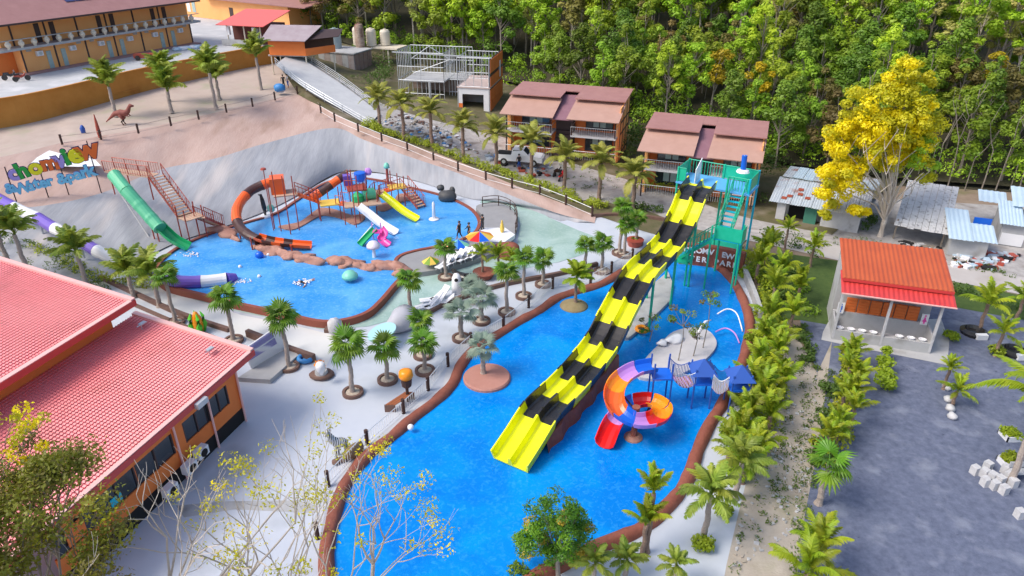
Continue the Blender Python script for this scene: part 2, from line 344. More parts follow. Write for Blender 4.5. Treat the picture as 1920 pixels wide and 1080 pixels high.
# leaves: many small quads in one mesh, made with numpy
def quads_mesh(name, C, T, S, wl, mats, mi=None):
    """C centres, T leaf axis, S leaf side (unit), wl (n,2) half width/length"""
    n = len(C); a = S * wl[:, :1]; b = T * wl[:, 1:]
    V = np.empty((n, 4, 3)); V[:, 0] = C - b; V[:, 1] = C + a * 1.0 - b * .1; V[:, 2] = C + b; V[:, 3] = C - a * 1.0 - b * .1
    me = bpy.data.meshes.new(name); me.vertices.add(4 * n); me.vertices.foreach_set('co', V.reshape(-1).astype(np.float32))
    me.loops.add(4 * n); me.loops.foreach_set('vertex_index', np.arange(4 * n, dtype=np.int32))
    me.polygons.add(n); me.polygons.foreach_set('loop_start', np.arange(0, 4 * n, 4, dtype=np.int32))
    try: me.polygons.foreach_set('loop_total', np.full(n, 4, dtype=np.int32))
    except Exception: pass
    for m in (mats if isinstance(mats, (list, tuple)) else [mats]): me.materials.append(m)
    if mi is not None: me.polygons.foreach_set('material_index', mi.astype(np.int32))
    me.update(); me.validate(); return me
def unit(a): return a / (np.linalg.norm(a, axis=1, keepdims=True) + 1e-9)
def leaf_cloud(name, clumps, per, size, mats, mi_fn=None, rs=None, up=.5, aspect=.5, soft=.6):
    """clumps: list of (x,y,z,r)"""
    rs = rs or nr; cl = np.array(clumps, float); k = np.repeat(np.arange(len(cl)), per); n = len(k)
    d = unit(rs.normal(size=(n, 3))); rr = rs.uniform(.35, 1.05, (n, 1)) ** .6
    C = cl[k, :3] + d * rr * cl[k, 3:4] * np.array([1, 1, .75])
    nrm = unit(d * (1.3 - soft) + rs.normal(size=(n, 3)) * soft + np.array([0, 0, up])); T = unit(np.cross(nrm, rs.normal(size=(n, 3)))); S = np.cross(nrm, T)
    s = size * rs.uniform(.6, 1.3, (n, 1)); wl = np.hstack([s * aspect, s])
    mi = None
    if mi_fn is not None: mi = np.array([mi_fn(i) for i in range(len(cl))])[k]
    return quads_mesh(name, C, T, S, wl, mats, mi)

# ================================================================== THE GROUND
flat_ground = struct(flat('ground', [(-400, -60, -.02), (400, -60, -.02), (400, 600, -.02), (-400, 600, -.02)], M['soil']))
L0 = Gs([(-200,760,0),(0,640,0),(150,545,0),(255,492,.1),(330,455,.1),(420,425,.1),(500,395,.1),(560,365,.1),(640,322,.1),(720,325,.1),(800,345,.05),(880,372,.05),(960,382,.02),(1050,415,.01)])
L1 = Gs([(-250,430,2.8),(-20,395,2.8),(85,385,2.8),(190,362,2.7),(300,318,2.6),(400,298,2.8),(500,268,3.0),(622,240,3.3),(682,262,2.7),(762,292,2.2),(860,325,1.5),(960,367,.9),(1040,398,.4),(1115,418,.05)])
L2 = Gs([(-300,330,5),(-30,300,5),(115,268,5),(170,258,5),(300,235,5),(430,205,5),(560,178,5),(597,197,4.6),(684,240,3.4),(762,268,2.4),(862,304,1.6),(960,345,1.0),(1060,383,.5),(1118,403,.1)])
struct(loft('grey_concrete_embankment', L0, L1, M['grey'], 10, 8, .10, 1))
struct(loft('pink_soil_slope', L1, L2, M['pink'], 6, 8, .10, 2))
L3k = [(-300,300,5.2),(-40,248,5.2),(60,230,5.2),(150,206,5.3),(270,172,5.4),(370,148,5.5),(460,128,5.6),(520,118,5.7)]
L2t = Gs([(-300,330,5),(-30,300,5),(115,268,5),(170,258,5),(300,235,5),(430,205,5),(560,178,5),(600,196,4.7)])
L3 = Gs(L3k)
loft('upper_terrace', L2t, L3, M['terr'], 6, 6, .08, 3)
PZ = 8.0
wtop = [Vector((p.x, p.y, PZ)) for p in L3]
# retaining wall under the hotel yard
rw = thing('retaining_wall', 'long ochre orange retaining wall below the hotel yard', 'retaining wall', tuple(L3[3]))
w = MB(); wl_ = smooth_line(L3, False, 4); 
for a, b in zip(wl_[:-1], wl_[1:]):
    w.add([a + Vector((0,0,-.4)), b + Vector((0,0,-.4)), Vector((b.x, b.y, PZ)), Vector((a.x, a.y, PZ))], [(0,1,2,3)])
w.build('wall', M['ochre'], rw)
w = MB(); sweep(w, [Vector((p.x, p.y, PZ)) for p in wl_], [(-.15,-.02),(.12,-.02),(.12,.12),(-.15,.12)]); w.build('coping', M['ochre'], rw)
p_ = [VP(75, 203, L3[1], L3[3]), VP(262, 170, L3[3], L3[4])]
w = MB(); w.box(tuple((p_[0] + p_[1]) / 2 + Vector((.1,-.15,.0))), ((p_[1]-p_[0]).length, .08, .1), math.atan2(p_[1].y-p_[0].y, p_[1].x-p_[0].x)); w.build('ledge', M['ochre'], rw)
yard = [Vector((p.x, p.y, PZ - .03)) for p in wl_] + [G(520,100,PZ-.03), G(560,-60,PZ-.03), Vector((-60,260,PZ-.03)), Vector((-260,260,PZ-.03)), Vector((-260,60,PZ-.03))]
struct(flat('hotel_yard', yard, mat('yard_concrete', (.36,.38,.40), .8, (.55,.56,.58), .35, .25, .3, 10, col3=(.62,.62,.64), scale3=.3, amt3=.8)))
# strips to the right of the embankment
R1 = Gs([(520,118,7.4),(594,182,5.0),(690,234,3.4),(768,260,2.4),(868,297,1.6),(966,337,1.0),(1066,370,.5),(1190,388,.1),(1290,425,.03),(1400,450,.03)])
L2r = Gs([(560,178,5),(597,197,4.6),(684,240,3.4),(762,268,2.4),(862,304,1.6),(960,345,1.0),(1060,383,.5),(1118,403,.1),(1230,440,.02),(1380,470,.02)])
R1b = Gs([(520,118,7.4),(594,182,5.0),(690,234,3.4),(768,260,2.4),(868,297,1.6),(966,337,1.0),(1066,370,.5),(1190,388,.1),(1290,425,.03),(1400,450,.03)])
R2 = Gs([(548,95,7.8),(640,150,5.2),(730,200,3.4),(850,235,2.4),(960,262,1.8),(1040,295,1.2),(1180,338,.7),(1290,372,.3),(1400,408,.1),(1560,440,.05)])
R3 = Gs([(525,45,8),(640,80,6.4),(760,110,5),(900,130,4),(1000,150,3.2),(1190,215,2.2),(1300,240,1.8),(1450,272,1.2),(1560,300,.8),(1700,322,.5)])
loft('planted_verge', L2r, R1b, M['verge'], 2, 6, .02, 4)
loft('access_road', R1, R2, M['rubble'], 6, 6, .05, 5)
loft('building_ground', R2, R3, M['verge'], 8, 6, .15, 6)
R3h = Gs([(100,-60,8),(300,-20,8),(460,15,8),(525,40,8),(640,78,6.4),(760,112,5),(900,140,4),(1000,168,3.3),(1190,250,2.1),(1300,270,1.8),(1440,300,1.3),(1560,318,.9),(1700,335,.6),(1900,350,.45),(2150,375,.35)])
R4 = [p + Vector((p.x * .15, 38, 7)) for p in R3h]; R5 = [p + Vector((p.x * .6, 160, 34)) for p in R3h]
h1 = loft('forest_slope', R3h, R4, M['litter'], 8, 5, .3, 7)
h2 = loft('forest_hill', R4, R5, M['litter'], 8, 5, .8, 8)
fg = struct(flat('forest_ground', Gs([(1400,300),(1900,330),(2300,360),(2300,400),(1900,360),(1750,350),(1560,345),(1420,330)], .03), M['litter']))

plaza_pts = [(-300,800),(0,640),(150,545),(255,492),(330,455),(420,425),(500,395),(560,365),(640,322),(720,325),(800,345),(880,372),(960,382),(1050,415),(1118,405),
 (1200,425),(1300,445),(1385,470),(1425,560),(1440,640),(1448,700),(1430,800),(1405,880),(1385,960),(1362,1060),(1340,1180),(1250,1400),(-1200,1400),(-900,1000)]
struct(flat('plaza', Gs(plaza_pts, .0), M['plaza']))
struct(flat('dirt_path', Gs([(1440,640),(1475,600),(1500,640),(1532,700),(1560,640),(1545,760),(1530,860),(1510,960),(1495,1080),(1470,1300),(1300,1300),(1340,1180),(1362,1060),(1385,960),(1405,880),(1430,800),(1448,700)], .004), M['dirt']))
struct(flat('gravel_yard', Gs([(1500,600),(1560,560),(1650,560),(1790,560),(2000,590),(2300,640),(2300,1400),(1440,1400),(1470,1300),(1495,1080),(1510,960),(1530,860),(1545,760),(1560,640),(1532,700)], .008), M['gravel']))
struct(flat('lawn', Gs([(1430,480),(1470,475),(1580,490),(1575,560),(1560,610),(1500,600),(1475,600),(1440,640),(1425,560)], .012), M['grass']))
struct(flat('lane', Gs([(1330,408),(1400,418),(1470,435),(1580,462),(1700,485),(1800,500),(1920,520),(2100,550),(2100,590),(1920,553),(1790,528),(1700,510),(1580,490),(1470,465),(1390,448)], .016), M['road']))
struct(flat('shed_yard', Gs([(1440,380),(1640,370),(2100,400),(2100,550),(1920,520),(1800,500),(1580,462),(1450,430)], .012), M['rubble']))
struct(flat('right_verge', Gs([(1790,528),(2100,592),(2100,640),(1920,600),(1785,575)], .014), M['grass']))

# ================================================================== THE TWO POOLS
bigp = Gs([(1195,490),(1175,505),(1130,533),(1085,547),(1045,560),(1012,583),(975,603),(935,628),(890,655),(862,690),(848,722),(815,755),(775,785),(735,820),(695,850),(664,885),(640,925),(622,985),(612,1060),(640,1160),(800,1230),(930,1140),(1000,1085),
  (1060,1055),(1110,1030),(1165,1008),(1205,990),(1240,960),(1275,922),(1295,885),(1308,845),(1328,800),(1352,762),(1375,720),(1390,685),(1403,640),(1405,600),(1392,560),(1372,525),(1345,502),(1300,485),(1250,480)], .06)
bigc = smooth_line(bigp, True, 4)
struct(flat('slide_pool_water', bigc, M['water']))
def curbw(name, label, line, closed, r, mt, hz=1.0, seed=3, wob=.06):
    c = MB(); prof = [(r * math.cos(t), r * hz * math.sin(t)) for t in [i * math.pi / 6 for i in range(7)]]
    prof = [(r, -.12)] + prof + [(-r, -.12)]
    sweep(c, line, prof, closed, wob=wob, seed=seed)
    return tag(c.build(name, mt, smooth=True), label, 'pool curb')
curbw('pool_curb', 'rounded red brown rock curb all round the deep blue slide pool', bigc, True, .34, M['brown'])
leftp = Gs([(296,515,.5),(298,492,.5),(330,465,.5),(372,445,.5),(420,428,.5),(465,415,.5),(519,398,.5),(560,372,.5),(610,342,.5),(660,332,.5),(709,337,.5),(766,350,.5),(817,362,.5),(855,375,.5),(886,393,.5),(899,414,.5),(892,434,.5),(866,449,.5),(825,461,.5),(785,468,.5),(752,478,.5),(742,492,.5),(756,512,.5),(738,535,.5),
  (712,565,.5),(688,585,.5),(650,598,.5),(605,602,.5),(560,594,.5),(500,580,.5),(440,567,.5),(380,552,.5),(330,540,.5),(305,530,.5)])
leftc = smooth_line(leftp, True, 4)
struct(flat('play_pool_water', [Vector((p.x, p.y, .38)) for p in leftc], M['water2']))
c = MB(); sweep(c, [Vector((p.x, p.y, 0)) for p in leftc], [(-.14,0),(.14,0),(.17,.52),(-.12,.52)], True); 
tag(c.build('pool_wall', M['brownk']), 'smooth red brown low wall round the light blue play pool', 'pool wall')
struct(flat('wading_water', Gs([(318,548),(330,541),(440,567),(560,594),(605,602),(650,598),(690,585),(740,535),(760,512),(850,508),(925,482),(968,470),(975,420),(955,392),(900,380),(905,372),(955,376),(985,382),(1030,408),(1085,432),(1120,445),(1128,462),(1085,480),(1045,492),(1000,500),(950,513),(880,532),(830,548),(780,573),(735,600),(690,612),(640,616),(600,617),(560,607),(450,585),(380,566)], .02), M['shallow']))
# lounge deck beside the play pool
deck = smooth_line(Gs([(752,520),(745,496),(760,482),(825,466),(868,453),(900,434),(905,414),(893,394),(925,388),(955,396),(970,418),(968,440),(955,462),(930,480),(890,496),(850,508),(800,518)], .0), True, 4)
d_ = MB().prism([(p.x, p.y) for p in deck], .0, .42); struct(d_.build('lounge_deck', mat('deck_concrete', (.25,.25,.26), .8, (.33,.33,.34), 1, .4, .2, 20)))

# kerbed walkway lines on the plaza
def kerb(label, pts, wd=.28, h=.3, mt=None, z=0.0):
    k = MB(); sweep(k, smooth_line(Gs(pts, z), False, 4), [(-wd/2,0),(wd/2,0),(wd/2,h),(-wd/2,h)])
    return tag(k.build('kerb', mt or M['ring']), label, 'kerb')
kerb('dark brown kerb running from behind the red roofs towards the white planter', [(188,522),(260,556),(340,592),(430,622)])
kerb('brown kerb along the front of the pale ramp, ending by the blue bowl', [(465,630),(505,646),(545,662),(590,678)], .3, .5)
kerb('low brown kerb between the plaza and the green wading water', [(790,597),(835,572),(880,556),(930,540),(990,527),(1040,518),(1080,508),(1120,498)])
kerb('thin kerb behind the palms beside the hedge below the road', [(1112,408),(1150,405),(1200,408),(1250,415)])
kerb('kerb line of the upper walkway by the play pool wall', [(168,535),(240,568),(330,607),(415,640)], .2, .2)
# walk slabs
struct(flat('pale_walkway', Gs([(120,540),(200,505),(290,520),(330,548),(450,590),(560,612),(640,632),(610,690),(500,648),(330,590),(210,535)], .006), mat('pale_concrete', (.62,.62,.60), .7, (.70,.70,.69), .6, .4, .1, 20)))
struct(flat('pool_ledge', Gs([(640,945),(662,890),(700,845),(778,783),(845,740),(850,718),(872,672),(940,620),(1010,580),(1000,570),(930,608),(850,655),(835,700),(830,725),(765,770),(685,835),(640,885),(612,950)], .006), mat('ledge_concrete', (.55,.57,.60), .7, (.64,.66,.69), .6, .4, .1, 20)))
struct(flat('deep_plinth_drain', Gs([(330,948),(420,940),(560,938),(600,950),(590,962),(440,955),(345,970)], .006), M['conc']))
struct(flat('yard_slab', Gs([(1543,622),(1555,600),(1765,598),(1780,640),(1776,685),(1745,678),(1600,650),(1540,637)], .03), M['conc']))

# ================================================================== THE BIG STRIPED SLIDE AND ITS TOWER
SB = G(958, 868, .25); ST_ = G(1318, 345, 6.9)
ridge_px = [(1318,336),(1302,357),(1285,397),(1263,440),(1246,462),(1226,482),(1203,505),(1180,543),(1157,586),(1135,630),(1112,663),(1084,697),(1053,730),(1018,764),(985,815),(957,866)]
spts = [VP(px, py, SB, ST_) for px, py in ridge_px]
for i in range(len(spts)): spts[i].z = max(spts[i].z - .5, .16)
slide = thing('racing_slide', 'long two lane slide in yellow and black bands dropping into the deep blue pool', 'water slide', tuple(SB))
U2 = [(-1.44,.62),(-1.34,.62),(-1.20,.10),(-1.05,.04),(-.28,.04),(-.18,.10),(-.08,.56),(.08,.56),(.18,.10),(.28,.04),(1.05,.04),(1.20,.10),(1.34,.62),(1.44,.62),(1.44,.54),(1.32,-.06),(-1.32,-.06),(-1.44,.54)]
U2 = [(x * .77, z * .95) for x, z in U2]
def seg_line(a, b, line, steps=4): 
    return [line[a * steps + i] for i in range((b - a) * steps + 1)]
fine = smooth_line(spts, False, 4)
for i in range(14):
    q = seg_line(i, i + 1, fine) if i < 13 else seg_line(13, 15, fine)
    m_ = MB(); sweep(m_, q, U2, up=False)
    o = m_.build('slide_panel', M['blk'] if i % 2 == 0 else M['yel'], slide)
    m_ = MB(); sweep(m_, q[:2], [(x * 1.012, z * 1.03 + .008) for x, z in U2], up=False); m_.build('joint_flange', M['blk'] if i % 2 else M['yel'], slide)
# rock bed the lower slide lies on
m_ = MB(); bed = [p + Vector((0, 0, 0)) for p in fine[37:-5]]; vs = []; fs = []
ax = (ST_ - SB); ax.z = 0; ax.normalize(); sd = Vector((ax.y, -ax.x, 0))
for i, p in enumerate(bed):
    for s_ in (-1, 1):
        ww = 1.05 + .1 * math.sin(i * 1.7 + s_)
        vs += [p + sd * s_ * ww + Vector((0,0,-.1)), Vector((p.x, p.y, 0)) + sd * s_ * (ww + .12)]
for i in range(len(bed) - 1):
    a, b = i * 4, (i + 1) * 4; fs += [(a, b, b + 1, a + 1), (a + 2, a + 3, b + 3, b + 2), (a, a + 2, b + 2, b)]
m_.add(vs, fs); m_.build('rock_bed', M['brown'], slide)
for i in (8, 16, 24):
    p = fine[i]
    for s_ in (-1, 1):
        q = p + sd * s_ * .9
        MB().bar((q.x, q.y, .0), (q.x, q.y, q.z), .09, 8).build('support_post', M['jade'], slide)
# concrete strip beside the slide in the pool
tag(MB().prism([(p.x, p.y) for p in Gs([(1252,515),(1262,540),(1255,570),(1215,610),(1178,640),(1160,640),(1175,600),(1215,545)])], .0, .28).build('slide_footing', M['conc']),
    'narrow grey concrete footing in the water right of the striped slide', 'footing')

tw = thing('slide_tower', 'green steel stair tower at the head of the striped slide', 'slide tower', tuple(G(1345, 470)))
top = ST_ + ax * .3; TZ = top.z - .25
def tp(u, v, z): return Vector((top.x, top.y, 0)) + sd * u + ax * v + Vector((0, 0, z))
RZ = math.atan2(sd.y, sd.x)
def tbox(u, v, z, su, sv, sz): 
    return MB().box(tuple(tp(u, v, z)), (su, sv, sz), RZ)
tbox(.6, 1.3, TZ - .1, 5.6, 2.6, .14).build('top_deck', M['sblue'], tw)
for (u, v) in [(-2.1,.1),(-2.1,2.5),(.7,2.5),(3.3,.1),(3.3,2.5),(1.75,-.1)]:
    MB().bar(tp(u, v, 0), tp(u, v, TZ + 1.1), .085, 8).build('tower_post', M['jade'] if u < 3 else M['aqua'], tw)
# solid and barred railing panels
for (u0, v0, u1, v1, solid) in [(-2.1,.1,-2.1,2.5,1),(-2.1,2.5,.7,2.5,0),(.7,2.5,3.3,2.5,1),(3.3,.1,3.3,2.5,1),(-2.1,.1,-1.5,.1,1),(1.75,.1,3.3,.1,0)]:
    a, b = tp(u0, v0, TZ), tp(u1, v1, TZ); m_ = MB()
    m_.bar(a + Vector((0,0,1.05)), b + Vector((0,0,1.05)), .04)
    if solid: m_.slab([a + Vector((0,0,.05)), b + Vector((0,0,.05)), b + Vector((0,0,1.0)), a + Vector((0,0,1.0))], .04)
    else:
        n = int((b - a).length / .22)
        for i in range(n): p = a.lerp(b, (i + .5) / n); m_.bar(p, p + Vector((0,0,1.05)), .025, 4)
    m_.build('railing_panel', M['jade'], tw)
m_ = MB(); a = tp(-.1, .5, TZ); m_.slab([tp(-.75,.1,TZ+.05), tp(-.75,1.3,TZ+.05), tp(-.75,1.3,TZ+1.7), tp(-.75,.1,TZ+1.1)], .05); m_.build('white_board', M['wht'], tw)['label'] = 'white board standing at the slide entrance'
m_ = MB(); m_.lathe(tuple(tp(2.3,1.6,TZ+.0)), [(.0,1.0),(.12,1.02),(.5,1.05),(.42,1.2),(.12,1.28),(.1,2.3),(.0,2.3)], 12); m_.build('water_jet_nozzle', M['wht'], tw)
MB().bar(tp(2.3,1.6,TZ+1.2), tp(2.25,1.6,TZ+2.3), .2, 10).build('blue_pipe', M['blu'], tw)
# zigzag stairs at the right of the tower
def stair(root, A, B, width, n, sidev, mt, rmt, bars=True, nm='step'):
    A = Vector(A); B = Vector(B); d = (B - A); rz = math.atan2(sidev.y, sidev.x)
    base = MB().box((0,0,0), (width, max(.16, Vector((d.x, d.y, 0)).length / n * .9), .05)).mesh(nm, mt)
    for i in range(n):
        p = A.lerp(B, (i + .5) / n); o = link(nm, base); o.parent = root; o.matrix_parent_inverse = Matrix.LocRotScale(root.location, root.rotation_euler, root.scale).inverted(); o.location = p; o.rotation_euler = (0, 0, rz)
    for s_ in (-1, 1):
        m_ = MB(); off = sidev * s_ * width / 2
        m_.slab([A + off + Vector((0,0,-.16)), B + off + Vector((0,0,-.16)), B + off + Vector((0,0,.1)), A + off + Vector((0,0,.1))], .05)
        m_.build('stringer', rmt, root)
        m_ = MB(); up = Vector((0,0,.95)); m_.bar(A + off + up, B + off + up, .035, 5)
        k = max(3, int(d.length / .3))
        for i in range(k + 1): p = A.lerp(B, i / k) + off; m_.bar(p, p + up, .018 if i % 4 else .04, 4)
        m_.build('handrail', rmt, root)
s1 = tp(2.6, -.0, TZ); 
stair(tw, tp(2.5,.6,TZ), tp(2.5,-2.2,TZ*.62), 1.0, 9, sd, M['aqua'], M['jade'])
tbox(3.0,-2.6,TZ*.62-.06,2.2,1.1,.12).build('landing', M['aqua'], tw)
stair(tw, tp(2.2,-2.9,TZ*.62), tp(-.2,-2.9,TZ*.30), 1.0, 8, ax, M['aqua'], M['jade'])
tbox(-.2,-3.2,TZ*.30-.06,1.8,1.4,.12).build('landing', M['jade'], tw)
for (u, v, z) in [(3.9,-3.1,TZ*.62),(3.9,-2.1,TZ*.62),(2.0,-3.4,TZ*.62),(-.9,-3.6,TZ*.30),(.6,-3.7,TZ*.3)]:
    MB().bar(tp(u, v, 0), tp(u, v, z + 1), .07, 6).build('tower_post', M['jade'], tw)
m_ = MB(); m_.slab([tp(4.1,-3.1,TZ*.62),tp(4.1,-2.1,TZ*.62),tp(4.1,-2.1,TZ*.62+1),tp(4.1,-3.1,TZ*.62+1)], .04); m_.slab([tp(2.2,-3.2,TZ*.62),tp(4.1,-3.2,TZ*.62),tp(4.1,-3.2,TZ*.62+1),tp(2.2,-3.2,TZ*.62+1)], .04); m_.build('railing_panel', M['jade'], tw)
# name wall at the head of the pool
nA, nB = G(1272, 493), G(1392, 512)
nw = thing('name_wall', 'red brown curved wall with white lettering at the top of the slide pool', 'sign wall', tuple(nA))
ZN = 1.75
crv = smooth_line([nA, nA.lerp(nB, .35) + Vector((.1,.25,0)), nA.lerp(nB, .7) + Vector((.1,.25,0)), nB], False, 5)
m_ = MB(); sweep(m_, crv, [(-.3,0),(.3,0),(.25,ZN),(-.25,ZN)]); m_.build('wall', M['brownk'], nw)
m_ = MB(); sweep(m_, smooth_line(Gs([(1392,512),(1412,560),(1425,600)]), False, 4), [(-.15,0),(.15,0),(.15,.7),(-.15,.7)]); m_.build('side_wall', M['conc'], nw)
def text_obj(name, s, size, ext, mt, off=0.0, parent=None, mw=None, spacing=1.0):
    cu = bpy.data.curves.new(name, 'FONT'); cu.body = s; cu.size = size; cu.extrude = ext; cu.offset = off; cu.align_x = 'CENTER'; cu.space_character = spacing; cu.resolution_u = 3
    t = bpy.data.objects.new('tmp', cu); COL.objects.link(t); dg = bpy.context.evaluated_depsgraph_get()
    me = bpy.data.meshes.new_from_object(t.evaluated_get(dg)); bpy.data.objects.remove(t); me.name = name; me.materials.clear(); me.materials.append(mt)
    o = bpy.data.objects.new(name, me); COL.objects.link(o)
    if mw is not None: o.matrix_world = mw
    if parent: o.parent = parent; o.matrix_parent_inverse = Matrix.LocRotScale(parent.location, parent.rotation_euler, parent.scale).inverted()
    return o
def plane_mw(origin, xdir, updir=Vector((0,0,1))):
    x = xdir.normalized(); z = x.cross(updir).normalized(); y = z.cross(x)
    m = Matrix((x, y, z)).transposed().to_4x4(); m.translation = origin; return m
xd = (nB - nA); mid = nA.lerp(nB, .42)
for s_, zz, sz in (('CHOMVIEW', 1.12, .62), ('WATER PARK', .48, .60)):
    n = len(s_)
    for i, ch in enumerate(s_):
        if ch == ' ': continue
        u = (i - (n - 1) / 2) * .47; p = mid + xd.normalized() * u + Vector((.08, -.14, zz + .05 * math.cos(u)))
        if s_ == 'CHOMVIEW': p.z += -.03 * u * u + .1
        p = p + Vector((xd.y, -xd.x, 0)).normalized() * .16
        text_obj('letter', ch, sz, .02, M['white'], .018, nw, plane_mw(p, xd))
# green aprons behind the wall
tag(MB().prism([(p.x,p.y) for p in Gs([(1305,460),(1340,445),(1392,462),(1380,480),(1330,478)])], .1, .2).build('green_apron', M['jade']), 'green painted slab at the foot of the stair tower', 'slab')

# ================================================================== generic curved trough slides
def trough(root, pts, width, depth, cols, name='slide_section', per=4, th=.05, up=False):
    line = smooth_line([q_ + Vector((0, 0, depth * .85)) for q_ in pts], False, per); n = len(cols); L = len(line) - 1
    w = width / 2; k = 6; prof = [(-w - .05, .04), (-w, .04)] + [(w * math.cos(math.pi + math.pi * i / k), -depth * math.sin(math.pi * i / k)) for i in range(1, k)] + [(w, .04), (w + .05, .04)]
    prof += [((w + .05) * math.cos(-math.pi * i / k), -(depth + th) * math.sin(math.pi * i / k)) for i in range(1, k)]
    for i in range(n):
        a = round(L * i / n); b = round(L * (i + 1) / n); m_ = MB(); sweep(m_, line[a:b + 1], prof, up=up)
        m_.build(name, cols[i], root, smooth=False)
def tubes(root, pts, r, cols, name='tube_section', per=5, n=14):
    line = smooth_line(pts, False, per); k = len(cols); L = len(line) - 1
    for i in range(k):
        a = round(L * i / k); b = round(L * (i + 1) / k); MB().tube(line[a:b + 1], [r * 1.06] + [r] * (b - a - 1) + [r * 1.06], n).build(name, cols[i], root, smooth=False)

# ---- spiral slide with blue play platform in the slide pool
PB = G(1187, 822, 0)
sp = thing('spiral_slide', 'spiral kiddie slide in orange, blue, lilac and red sections round a brown post', 'water slide', tuple(PB))
pz = PB.copy(); top_z = ZA(735, PB.y)
cx, cy = PB.x + .15, PB.y + .3
path = [G(1226,692,2.55), G(1190,700,2.5), G(1160,722,2.35), G(1150,752,2.1), G(1162,778,1.85), G(1195,796,1.6), G(1232,790,1.4), G(1240,770,1.2), G(1218,757,1.05), G(1185,762,.9), G(1160,785,.7), G(1145,808,.5), G(1133,838,.18)]
trough(sp, path, 1.0, .42, [M['blu'], M['lil'], M['amber'], M['org'], M['org'], M['blu'], M['lil'], M['red'], M['amber'], M['amber'], M['red'], M['blu'], M['lil'], M['red'], M['red']], per=5, up=True)
MB().tube([(PB.x, PB.y, 0), (PB.x + .05, PB.y, 1.2), (PB.x, PB.y, 2.1)], [.2, .16, .22], 10).build('post', M['brown'], sp)
MB().lathe((PB.x, PB.y, 0), [(.5, .0), (.5, .12), (.3, .25), (.0, .25)], 14).build('post_base', M['rock'], sp)
for q in (path[2], path[5], path[8]): MB().bar((PB.x, PB.y, q.z - .5), (q.x, q.y, q.z - .3), .05, 5).build('arm', M['post'], sp)
pf = thing('play_bridge', 'blue post platforms joined by rope bridges and two blue pointed roofs', 'play structure', tuple(G(1240, 760)))
def platform(a, b, z):                # square deck on four posts
    c = MB(); c.box((a, b, z), (1.1, 1.1, .1)); c.build('deck', M['blu'], pf)
    for i in (-1, 1):
        for j in (-1, 1): MB().bar((a + i * .5, b + j * .5, 0), (a + i * .5, b + j * .5, z + 1.0), .05, 6).build('platform_post', M['navy'], pf)
pa, pb, pc = G(1240, 700, 2.3), G(1315, 712, 1.9), G(1338, 722, 1.9)
platform(pa.x, pa.y, 2.25); pb = Vector((pb.x + .1, pb.y + .3, 1.7)); platform(pb.x, pb.y, 1.7); pc = Vector((pb.x + 1.9, pb.y - .6, 1.7)); platform(pc.x, pc.y, 1.7)
for q in (pb, pc):
    m_ = MB(); s = .7; a_ = [Vector((q.x - s, q.y - s, 2.35)), Vector((q.x + s, q.y - s, 2.35)), Vector((q.x + s, q.y + s, 2.35)), Vector((q.x - s, q.y + s, 2.35)), Vector((q.x, q.y, 3.1))]
    m_.add(a_, [(0,1,4),(1,2,4),(2,3,4),(3,0,4),(3,2,1,0)]); m_.build('pointed_roof', M['navy'], pf)
for A, B in ((Vector((pa.x + .55, pa.y, 2.2)), Vector((pb.x - .55, pb.y, 1.7))), (Vector((pb.x + .55, pb.y - .2, 1.65)), Vector((pc.x - .55, pc.y + .2, 1.65)))):
    d = (B - A); s_ = Vector((-d.y, d.x, 0)).normalized() * .5; n = 12
    for i in range(n):
        t = (i + .5) / n; p = A.lerp(B, t) + Vector((0, 0, -.35 * math.sin(math.pi * t)))
        q = MB(); q.box(tuple(p), (d.length / n * .8, 1.0, .05), math.atan2(d.y, d.x)); q.build('plank', M['rust'] if i % 2 else M['lil'], pf)
    for s2 in (-1, 1):
        m_ = MB()
        for i in range(15):
            p = A.lerp(B, i / 14) + s_ * s2 + Vector((0, 0, -.35 * math.sin(math.pi * i / 14))); m_.bar(p, p + Vector((0, 0, .85)), .018, 4)
            if i < 14:
                q = A.lerp(B, (i + 1) / 14) + s_ * s2 + Vector((0, 0, -.35 * math.sin(math.pi * (i + 1) / 14))); m_.bar(p + Vector((0,0,.85)), q + Vector((0,0,.85)), .025, 4)
        m_.build('bridge_railing', M['navy'] if s2 > 0 else M['rail'], pf)

# ---- islands in the slide pool
def disc(name, label, px, py, r, h, mt, cat='island'):
    c = G(px, py); return tag(MB().lathe((c.x, c.y, 0), [(r, 0), (r, h * .7), (r * .95, h), (0, h * 1.05)], 28).build(name, mt, smooth=False), label, cat)
disc('round_island', 'flat round dusty red island in the deep blue water', 913, 712, 1.42, .28, M['island'])
m_ = MB(); c = G(1076, 575); m_.lathe((c.x, c.y, 0), [(1.05, 0), (.95, .15), (.6, .35), (0, .45)], 22); tag(m_.build('round_island', M['olive'], smooth=True), 'small olive brown island mound by the upper pool curb', 'island')
isl = smooth_line(Gs([(1340,640),(1342,655),(1330,672),(1308,690),(1275,708),(1235,716),(1200,714),(1195,700),(1215,672),(1242,645),(1262,628),(1295,620),(1325,625)]), True, 3)
tag(MB().prism([(p.x, p.y) for p in isl], 0, .26).build('palm_island', mat('pale_island_concrete', (.46,.45,.47), .8, (.60,.58,.60), 1.2, .4, .3, 12)), 'pale grey concrete island with small palms beside the blue rope bridge', 'island')
m_ = MB(); m_.blob(tuple(G(1262,645) + Vector((0,0,.4))), (1.6,.8,.5), 4, 12, .3, rz=.6); m_.tube([G(1300,632,.3), G(1310,622,.9), G(1322,603,1.4), G(1333,600,1.3)], [.12,.1,.07,.04], 8); m_.blob(tuple(G(1240,655) + Vector((0,0,.5))), (.7,.5,.4), 9, 10, .3)
tag(m_.build('bird_statue', M['wht'], smooth=True), 'white long necked bird sculpture lying on the pale island', 'statue')
